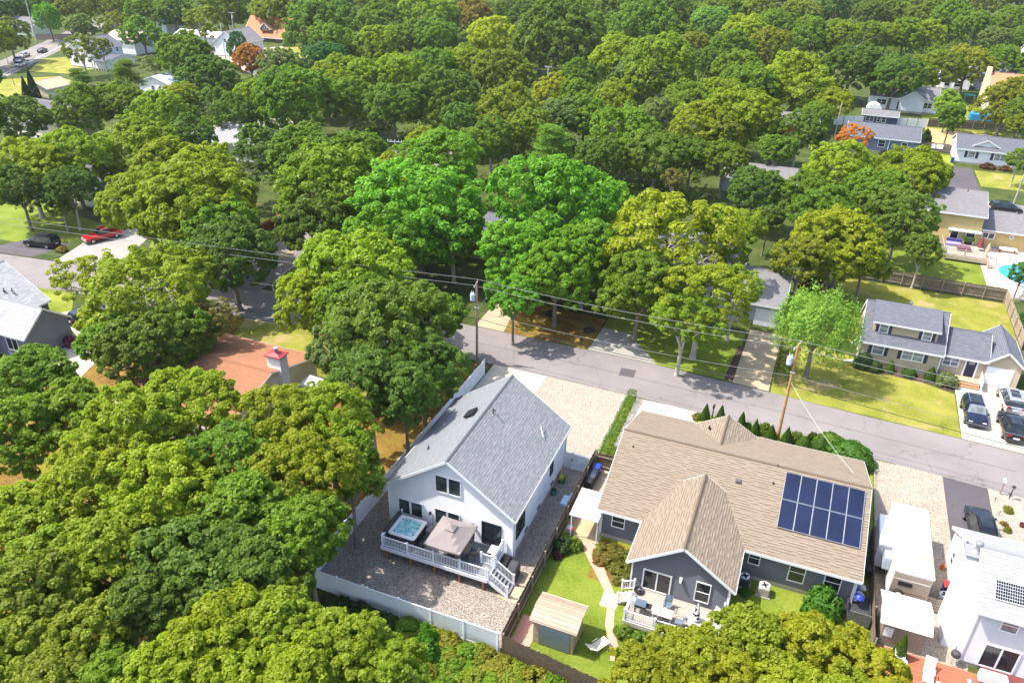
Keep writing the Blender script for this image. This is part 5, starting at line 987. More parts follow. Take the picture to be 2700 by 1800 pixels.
# street furniture
def mailbox(label, x, y, post, boxm, h=1.1):
    t = thing('mailbox', label, 'mailbox', (x, y, .01)); B(x - .05, x + .05, y - .05, y + .05, .01, h).obj('post', post, t)
    m = M(); m.prism([(x - .1, y - .25, h), (x + .1, y - .25, h), (x + .1, y - .25, h + .14), (x + .05, y - .25, h + .22), (x - .05, y - .25, h + .22), (x - .1, y - .25, h + .14)], (0, .5, 0)); m.obj('box', boxm, t)
mailbox('black mailbox post between two clipped cone shrubs', 23.6, 33.15, BLACK, BLACK, 1.25); mailbox('white mailbox on a wooden post at the gravel bed corner', 48.3, 31.5, simple('mail_post', (.35, .25, .2), .8), WHITE, 1.35); mailbox('dark mailbox beside the grey drive across the street', 7.6, 41.4, BLACK, BLACK, 1.0); mailbox('grey mailbox at the base of the grey brown pole', -1.2, 33.0, METAL, METAL, 1.0)
L_ = thing('lamp_post', 'small black lantern post on the pale gravel bed', 'lamp', (48.95, 31.1, .012)); M().tube((48.95, 31.1, .01), (48.95, 31.1, 1.0), .04, n=8).obj('post', BLACK, L_); M().lathe([(.08, 0), (.14, .05), (.16, .28), (.05, .3)], (48.95, 31.1, 1.0), 6).obj('lantern', GLASS_B, L_); M().lathe([(.2, 0), (.04, .14)], (48.95, 31.1, 1.3), 6).obj('cap', BLACK, L_)
for k, (x, y) in enumerate(((47.75, 30.2), (47.85, 28.4), (47.95, 27.0))): t = thing('path_light', 'small black path light stake beside the asphalt drive', 'path light', (x, y, .012), group='path lights along the asphalt drive'); M().tube((x, y, .01), (x, y, .4), .02, n=6).obj('stake', BLACK, t); M().lathe([(.08, 0), (.02, .06)], (x, y, .4), 8).obj('cap', BLACK, t)
t = thing('planter', 'dark red planter on the pale gravel bed', 'planter', (49.4, 27.6, .012)); M().lathe([(.16, 0), (.24, .3), (.2, .3), (.14, .1)], (49.4, 27.6, .012), 12).obj('pot', simple('dark_red_pot', (.12, .03, .03), .6), t)
sg = thing('street_sign', 'thin white marker post on the corner lawn', 'sign', (-33.9, 42.8, 0)); M().tube((-33.9, 42.8, 0), (-33.9, 42.8, 2.0), .04, n=6).obj('post', TRIM, sg)
sg = thing('lamp_post', 'thin white lamp post beside the red brown fence', 'lamp', (-46.6, 59, 0)); M().tube((-46.6, 59, 0), (-46.6, 59, 3.0), .05, n=8).obj('post', TRIM, sg); M().lathe([(.1, 0), (.16, .2), (.05, .3)], (-46.6, 59, 3.0), 8).obj('lantern', GLASS_B, sg)
# beige house extras, yellow house extras
t = thing('flower_pot', 'red flower pot on the brick steps of the beige house', 'pot', (46.2, 49.0, 0)); M().lathe([(.18, 0), (.26, .25), (.22, .4), (.1, .5)], (46.2, 49.2, .01), 12).obj('pot', RED, t)
tag(M().bev(36.0, 36.9, 54.5, 55.2, .01, .5, .05).obj('window_well', TRIM), 'white window well box beside the beige house', 'window well'); m = M(); m.beam((35.3, 50.0, .12), (36.4, 50.5, .14), .3, .12); tag(m.obj('splash_block', TRIM), 'white drain spout lying at the beige house corner', 'drain')
t = thing('patio_table', 'dark table on the white patio behind the beige house', 'table', (47.3, 59.5, 0)); B(46.8, 47.8, 59.2, 59.9, .65, .7).obj('tabletop', simple('brown_table', (.13, .09, .07), .7), t)
for x in (46.85, 47.75):
    for y in (59.25, 59.85): B(x - .03, x + .03, y - .03, y + .03, .01, .65).obj('leg', BLACK, t)
chair('black chair on the white patio behind the beige house', (48.3, 57.6, .01), .5, BLACK, CHAR)
cp = thing('closed_parasol', 'closed dark red parasol on the yellow house deck', 'parasol', (52.6, 90.5, .85)); M().lathe([(.1, 0), (.42, .05), (.25, .9), (.06, 1.6)], (52.6, 90.5, 1.3), 10).obj('canopy', simple('maroon_canvas', (.22, .03, .035), .8), cp); M().tube((52.6, 90.5, .85), (52.6, 90.5, 3.1), .03, n=6).obj('pole', METAL, cp)
cp = thing('closed_parasol', 'closed tan parasol beside the dark red one', 'parasol', (53.4, 90.8, .02)); M().lathe([(.1, 0), (.35, .05), (.22, .8), (.06, 1.3)], (53.6, 90.2, .9), 10).obj('canopy', simple('tan_canvas', (.5, .38, .24), .8), cp); M().tube((53.6, 90.2, .02), (53.6, 90.2, 2.4), .03, n=6).obj('pole', METAL, cp)
so_ = thing('garden_sofa', 'purple cushioned outdoor sofa on the yellow house deck', 'sofa', (49.4, 90.5, .85)); M().bev(48.2, 50.2, 90.6, 91.6, .86, 1.3, .08).obj('seat', simple('lilac_cushion', (.30, .25, .42), .8), so_); M().bev(48.2, 50.2, 91.5, 91.8, 1.2, 1.75, .06).obj('backrest', simple('indigo_cushion', (.06, .06, .22), .8), so_)
tag(M().bev(49.6, 51.3, 89, 90.2, .86, 1.4, .08).obj('ottoman', simple('plum_cushion', (.16, .07, .10), .8)), 'plum padded ottoman on the yellow house deck', 'ottoman'); tag(M().bev(50.5, 51.9, 91.9, 92.3, 1.5, 2.1, .08).obj('planter_box', simple('hedge_green', (.04, .09, .02), .9)), 'green planter box below the yellow porch window', 'planter')
t = thing('white_bench', 'pale padded bench against the yellow wall', 'bench', (56.6, 93.6, 0)); M().bev(55.6, 58.0, 93.4, 94.2, .5, .65, .05).obj('seat', TRIM, t)
for x in (55.8, 57.8): B(x - .05, x + .05, 93.5, 94.1, .01, .5).obj('leg', WOODPT, t)
tag(M().bev(60.5, 65.2, 186, 189, .02, 1.6, .15).obj('pool_wall', simple('azure_wall', (.02, .20, .42), .5)), 'azure above ground pool wall behind the board fence', 'pool'); t = thing('canopy', 'teal canopy on posts near the terracotta roofed house', 'canopy', (62.3, 208, 0)); M().bev(61, 63.6, 207, 209, 2.0, 2.2, .08).obj('roof', simple('teal_canvas', (.02, .25, .22), .7), t); [M().tube((x, y, 0), (x, y, 2.0), .04, n=6).obj('post', METAL, t) for x in (61.2, 63.4) for y in (207.2, 208.8)]
t = thing('utility_hut', 'small white arched tent in front of the white ranch house', 'tent', (38, 184, 0)); M().prism([(37, 182, 0), (40.5, 182, 0), (40.5, 182, 1.4), (39.8, 182, 2.2), (38.7, 182, 2.6), (37.6, 182, 2.2), (37, 182, 1.4)], (0, 3, 0)).obj('cover', TRIM, t)
# ---------------------------------------------------------------- vegetation
def leaf_mesh(name, pos, nrm, size, rnd, mat=LEAF, aspect=.62, seed=0, along=None):
    """one folded leaf quad per position"""
    g = np.random.default_rng(seed); n = len(pos); nrm = nrm / (np.linalg.norm(nrm, axis=1, keepdims=True) + 1e-9)
    t = g.normal(size=(n, 3)) if along is None else along + g.normal(size=(n, 3)) * .35
    t -= nrm * np.sum(t * nrm, 1, keepdims=True); t /= np.linalg.norm(t, axis=1, keepdims=True) + 1e-9; b = np.cross(nrm, t)
    s = (size * g.uniform(.7, 1.35, n))[:, None]; fold = nrm * s * .22
    V = np.stack([pos - t * s, pos + b * s * aspect + fold, pos + t * s, pos - b * s * aspect + fold], 1).reshape(-1, 3).astype(np.float32)
    me = bpy.data.meshes.new(name); me.vertices.add(4 * n); me.vertices.foreach_set('co', V.ravel()); me.loops.add(4 * n); me.loops.foreach_set('vertex_index', np.arange(4 * n, dtype=np.int32))
    me.polygons.add(n); me.polygons.foreach_set('loop_start', np.arange(0, 4 * n, 4, dtype=np.int32)); me.polygons.foreach_set('loop_total', np.full(n, 4, np.int32))
    a = me.attributes.new('rnd', 'FLOAT', 'FACE'); a.data.foreach_set('value', rnd.astype(np.float32)); me.materials.append(mat); me.update(); return me
def unit(g, n): v = g.normal(size=(n, 3)); return v / np.linalg.norm(v, axis=1, keepdims=True)
def crown_oak(seed, n_leaf=16000, n_cl=170, size=.036, lobes=8, airy=0.0, rc=.15):
    g = np.random.default_rng(seed); L = [np.array([0, 0, .12])]; R = [.62]
    for k in range(lobes):
        a = 2 * np.pi * (k + g.uniform(-.3, .3)) / lobes * (1 if k < lobes else 1); e = g.uniform(-.6, .7); d = np.array([np.cos(a) * np.cos(e), np.sin(a) * np.cos(e), np.sin(e)])
        L.append(d * g.uniform(.46, .62)); R.append(g.uniform(.34, .5))
    for k in range(3): d = unit(g, 1)[0]; d[2] = abs(d[2]) + .6; d /= np.linalg.norm(d); L.append(d * g.uniform(.45, .62)); R.append(g.uniform(.3, .42))
    L = np.array(L); R = np.array(R); C_ = []; N_ = []
    tries = 0
    while len(C_) < n_cl and tries < 20000:
        tries += 1; k = g.integers(len(L)); d = unit(g, 1)[0]
        if d[2] < -.45 and g.random() < .7: continue
        p = L[k] + d * R[k] * (g.uniform(.86, 1.04) if g.random() > .1 else g.uniform(1.05, 1.28)); ins = np.linalg.norm(L - p, axis=1) < R * .86
        if ins.any() and g.random() > .12: continue
        if airy and g.random() < airy * (0.5 + .5 * np.sin(p[0] * 9 + seed) * np.sin(p[1] * 8)): continue
        C_.append(p); N_.append(d)
    C_ = np.array(C_); N_ = np.array(N_); m = len(C_); w = g.uniform(.6, 1.4, m); ci = g.choice(m, n_leaf, p=w / w.sum()); cr = rc * g.uniform(.65, 1.25, m)
    d = unit(g, n_leaf) + N_[ci] * .55 + np.array([0, 0, .35]); d /= np.linalg.norm(d, axis=1, keepdims=True)
    rad = cr[ci] * g.uniform(.45, 1.05, n_leaf) ** .6; pos = C_[ci] + d * rad[:, None] * np.array([1, 1, .8])
    pos[:, 2] *= .86
    nr = d * .75 + np.array([0, 0, .45]) + g.normal(size=(n_leaf, 3)) * .42; cl = g.uniform(0, 1, m)
    return pos, nr, np.clip(.25 * cl[ci] + .75 * g.uniform(0, 1, n_leaf), 0, 1), size
def crown_pine(seed, n_leaf=11000, size=.045):
    g = np.random.default_rng(seed); P = []; N = []
    for k in range(7):
        z = -.75 + 1.6 * k / 6; rr = (1.0 - .11 * k) * g.uniform(.8, 1.05) if k < 6 else .25
        for j in range(9):
            a = g.uniform(0, 6.283); q = rr * np.sqrt(g.uniform(.15, 1)); P.append((np.cos(a) * q, np.sin(a) * q, z - .12 * q + g.uniform(-.05, .05))); N.append((np.cos(a), np.sin(a), .2))
    P = np.array(P); N = np.array(N); ci = g.integers(0, len(P), n_leaf); d = g.normal(size=(n_leaf, 3)) * np.array([.14, .14, .045]); pos = P[ci] + d
    nr = np.array([0, 0, 1.0]) + g.normal(size=(n_leaf, 3)) * .5; return pos, nr, g.uniform(0, 1, n_leaf), size
def crown_weep(seed, n_leaf=12000, size=.032):
    g = np.random.default_rng(seed); u = unit(g, 150); u[:, 2] = np.abs(u[:, 2]) * .9; C_ = u * g.uniform(.55, .95, (150, 1)); ci = g.integers(0, 150, n_leaf); dz = g.uniform(0, 1, n_leaf) ** 1.3
    pos = C_[ci] + g.normal(size=(n_leaf, 3)) * .05; pos[:, 2] -= dz * .62; pos[:, :2] *= (1 + .15 * dz)[:, None]; nr = u[ci] + np.array([0, 0, .3]) + g.normal(size=(n_leaf, 3)) * .5; return pos, nr, g.uniform(0, 1, n_leaf), size
def crown_cone(seed, n_leaf=3500, size=.06, round_=False):
    g = np.random.default_rng(seed); h = g.uniform(0, 1, n_leaf) ** 1.25; a = g.uniform(0, 6.283, n_leaf); bump = 1 + .10 * np.sin(a * 5 + h * 9 + seed) + .06 * np.sin(a * 11 - h * 17)
    r = (np.sqrt(np.clip(1 - (h * 1.0) ** 2, 0, 1)) if round_ else (np.clip(1 - h, 0, 1) ** .8) * np.clip(.62 + h * 6, 0, 1)) * bump * g.uniform(.8, 1.02, n_leaf)
    pos = np.stack([np.cos(a) * r, np.sin(a) * r, h], 1); nr = np.stack([np.cos(a), np.sin(a), np.full(n_leaf, .55 if not round_ else .2) + (h * 1.5 if round_ else 0)], 1) + g.normal(size=(n_leaf, 3)) * .4; return pos, nr, g.uniform(0, 1, n_leaf), size
def crown_shrub(seed, n_leaf=2600, size=.085):
    g = np.random.default_rng(seed); u = unit(g, 26); u[:, 2] = np.abs(u[:, 2]); C_ = u * np.array([.66, .66, .62]); ci = g.integers(0, 26, n_leaf); d = unit(g, n_leaf) + u[ci] * .5; pos = C_[ci] + d * (.25 * g.uniform(.4, 1.05, n_leaf))[:, None]; pos[:, 2] = np.abs(pos[:, 2])
    nr = d + np.array([0, 0, .4]) + g.normal(size=(n_leaf, 3)) * .4; return pos, nr, g.uniform(0, 1, n_leaf), size
def limb(m, p, d, r, L, depth, g, spread=.6, seg=3, n=6):
    q = Vector(p); dd = Vector(d).normalized()
    for s in range(seg):
        nd = (dd + Vector(g.normal(size=3)) * .16).normalized(); e = q + nd * (L / seg); r2 = r * (.86 if s < seg - 1 else .78); m.tube(q, e, r, r2, n=n, cap=False); q, dd, r = e, nd, r2
    if depth <= 0: return
    for k in range(2 + (g.random() < .6)):
        nd = (dd + Vector(g.normal(size=3)) * spread).normalized(); nd.z = max(nd.z, -.05); limb(m, q, nd, r * .72, L * g.uniform(.6, .85), depth - 1, g, spread, max(2, seg - 1), max(4, n - 1))
def trunk_mesh(seed, mat, depth=3, lean=.1):
    """unit trunk: from the ground (z=-1) up into the crown centred on z=0, scaled with the tree"""
    g = np.random.default_rng(seed); m = M(); m.tube((0, 0, -1.0), (0, 0, -.93), .085, .06, n=8, cap=False); m.tube((0, 0, -.93), (lean * .3, 0, -.5), .06, .05, n=8, cap=False)
    for k in range(4): a = k * 1.57 + g.uniform(-.4, .4); limb(m, (lean * .3, 0, -.5), (math.cos(a) * .6, math.sin(a) * .6, .9), .04, .42, depth, g)
    m.v = [(x * (1 if z < -.3 else .92), y * (1 if z < -.3 else .92), z if z < -.05 else -.05 + (z + .05) * .30) for x, y, z in m.v]
    return m.mesh('trunk', mat, smooth=True)
CR = {'near': [leaf_mesh('crown_n%d' % s, *a[:2], a[3], a[2], seed=s) for s in range(5) for a in (crown_oak(100 + s, 17000, 260, .040, 9, 0, .125),)],
      'far': [leaf_mesh('crown_f%d' % s, *a[:2], a[3], a[2], seed=s) for s in range(6) for a in (crown_oak(200 + s, 28000, 420, .028, 11, 0, .10),)],
      'airy': [leaf_mesh('crown_a%d' % s, *a[:2], a[3], a[2], seed=s) for s in range(3) for a in (crown_oak(300 + s, 12500, 150, .030, 9, .75, .12),)],
      'pine': [leaf_mesh('crown_p%d' % s, *a[:2], a[3], a[2], seed=s, aspect=.3) for s in range(2) for a in (crown_pine(400 + s),)],
      'weep': [leaf_mesh('crown_w%d' % s, *a[:2], a[3], a[2], seed=s, aspect=.4) for s in range(1) for a in (crown_weep(500 + s),)],
      'cone': [leaf_mesh('crown_c%d' % s, *a[:2], a[3], a[2], seed=s, aspect=.5, along=np.array([0, 0, 1.0])) for s in range(2) for a in (crown_cone(600 + s),)],
      'round': [leaf_mesh('crown_r%d' % s, *a[:2], a[3], a[2], seed=s) for s in range(2) for a in (crown_cone(650 + s, 3200, .07, True),)],
      'shrub': [leaf_mesh('crown_s%d' % s, *a[:2], a[3], a[2], seed=s) for s in range(4) for a in (crown_shrub(700 + s),)],
      'tallcone': [leaf_mesh('crown_t%d' % s, *a[:2], a[3], a[2], seed=s, aspect=.5) for s in range(1) for a in (crown_cone(620 + s, 9000, .05),)]}
TR = [trunk_mesh(s, BARK) for s in range(3)]; TRP = [trunk_mesh(10 + s, BARK_P, 4) for s in range(2)]
COLS = {'y': (0.25, 0.318, 0.015), 'Y': (0.275, 0.306, 0.015), 'm': (0.156, 0.254, 0.018), 'd': (0.12, 0.2, 0.024), 'b': (0.159, 0.33, 0.022), 'B': (0.262, 0.36, 0.02), 'v': (0.207, 0.252, 0.02), 'g': (0.171, 0.234, 0.061), 't': (0.079, 0.204, 0.055), 'l': (0.207, 0.354, 0.05), 'r': (0.262, 0.216, 0.044), 'O': (0.488, 0.204, 0.039), 'Z': (0.39, 0.384, 0.015), 'Q': (0.329, 0.312, 0.015), 'P': (0.171, 0.33, 0.05)}
CNAME = {'y': 'yellow green', 'Y': 'dense golden green', 'm': 'mid green', 'd': 'dark green', 'b': 'vivid green', 'B': 'bright lime green', 'v': 'olive green', 'g': 'grey green', 't': 'blue green', 'l': 'pale fresh green', 'r': 'sparse brownish', 'O': 'orange tinted', 'Z': 'bright yellow crowned', 'Q': 'small golden yellow', 'P': 'feathery bright green'}
LANDMARKS = {'the rear white fence': (5, -2), 'the weathered deck': (27, 1), 'the rust brown roof': (-20, 14), 'the pale roofed grey house': (-50, 14), 'the long white side fence': (-4, 14), 'the grey brown utility pole': (-3, 36), 'the tan drive': (22, 48), 'the grey garage': (18, 62), 'the red clad house': (-14, 62), 'the side street corner': (-36, 44), 'the red pickup': (-66, 46), 'the red brown fence': (-46, 60), 'the small white house in the wood': (-75, 88), 'the cream house': (-116, 78), 'the farmhouse porch': (-170, 142), 'the orange tinted tree': (-140, 160), 'the orange roofed chalet': (-158, 208), 'the far main road': (-210, 150), 'the yellow house': (45, 95), 'the picket fence': (38, 76), 'the bungalow with flat looking roof': (20, 110), 'the red and tan cottage': (22, 150), 'the blue bungalow': (40, 150), 'the white bungalow': (62, 148), 'the white ranch house': (44, 192), 'the terracotta roof': (72, 204), 'the pale blue house': (90, 268), 'the crossarm pole in the wood': (-34, 76), 'the short crossarm pole': (-34, 147), 'the pale bare trunk': (28, 190), 'the low white garage': (-130, 126), 'the pool': (58, 82), 'the camper on the far lawn': (-135, 180), 'the far end of the wood': (-40, 330), 'the bright yellow crown': (-75, 230), 'the distant right treeline': (110, 380), 'the distant left treeline': (-190, 290)}
def near_mark(x, y): return min(LANDMARKS, key=lambda k: (LANDMARKS[k][0] - x) ** 2 + (LANDMARKS[k][1] - y) ** 2)
ORD = ['closest to', 'second closest to', 'third closest to', 'fourth closest to', 'fifth closest to', 'sixth closest to', 'seventh closest to', 'eighth closest to', 'ninth closest to', 'tenth closest to', 'eleventh closest to', 'twelfth closest to', 'thirteenth closest to', 'fourteenth closest to', 'fifteenth closest to', 'sixteenth closest to']
LAB = {}
def rank_trees(trees):
    gr = {}
    for i, (x, y, R, zc, c) in enumerate(trees): gr.setdefault((c, near_mark(x, y)), []).append(i)
    for (c, k), ids in gr.items():
        ids.sort(key=lambda i: (trees[i][0] - LANDMARKS[k][0]) ** 2 + (trees[i][1] - LANDMARKS[k][1]) ** 2)
        for n, i in enumerate(ids): LAB[i] = '%s %s tree %s %s' % (CNAME[c[0]], KN[c[1]], ORD[min(n, 15)] if len(ids) > 1 else 'near', k)
KN = {'o': 'broadleaf', 'a': 'airy branched', 'p': 'layered conifer like', 'c': 'tall cone shaped', 'w': 'weeping'}
def make_tree(i, x, y, R, zc, code):
    c, k = code[0], code[1]
    t = thing('deciduous_tree' if k in 'oaw' else 'conifer_tree', LAB[i], 'tree', (x, y, 0), 0, 'trees around ' + near_mark(x, y), local=True)
    base = COLS[c]; j = random.uniform(.86, 1.14); h = random.uniform(-.12, .12); col = (base[0] * j * (1 + h), base[1] * j, base[2] * j * (1 - h), 1)
    if k == 'o': src = random.choice(CR['near'] if R < 3.7 else CR['far']); sz = R * random.uniform(1.0, 1.2)
    elif k == 'a': src = random.choice(CR['airy']); sz = R
    elif k == 'p': src = random.choice(CR['pine']); sz = R * .85
    elif k == 'w': src = CR['weep'][0]; sz = R * 1.1
    else: src = random.choice(CR['far']); sz = R
    o = bpy.data.objects.new('crown', src); COL.objects.link(o); o.parent = t; o.color = col
    if k == 'c': o.location = (0, 0, zc); o.scale = (R * .8, R * .8, zc)
    else: o.location = (0, 0, zc); o.scale = (R, R, sz); o.rotation_euler = (random.uniform(-.12, .12), random.uniform(-.12, .12), random.uniform(0, 6.28))
    tm = random.choice(TRP if k == 'a' or (k == 'o' and random.random() < .25) else TR)
    b = bpy.data.objects.new('trunk', tm); COL.objects.link(b); b.parent = t; b.location = (0, 0, zc); b.scale = (R * .95, R * .95, zc); b.rotation_euler = (0, 0, random.uniform(0, 6.28))
    return t
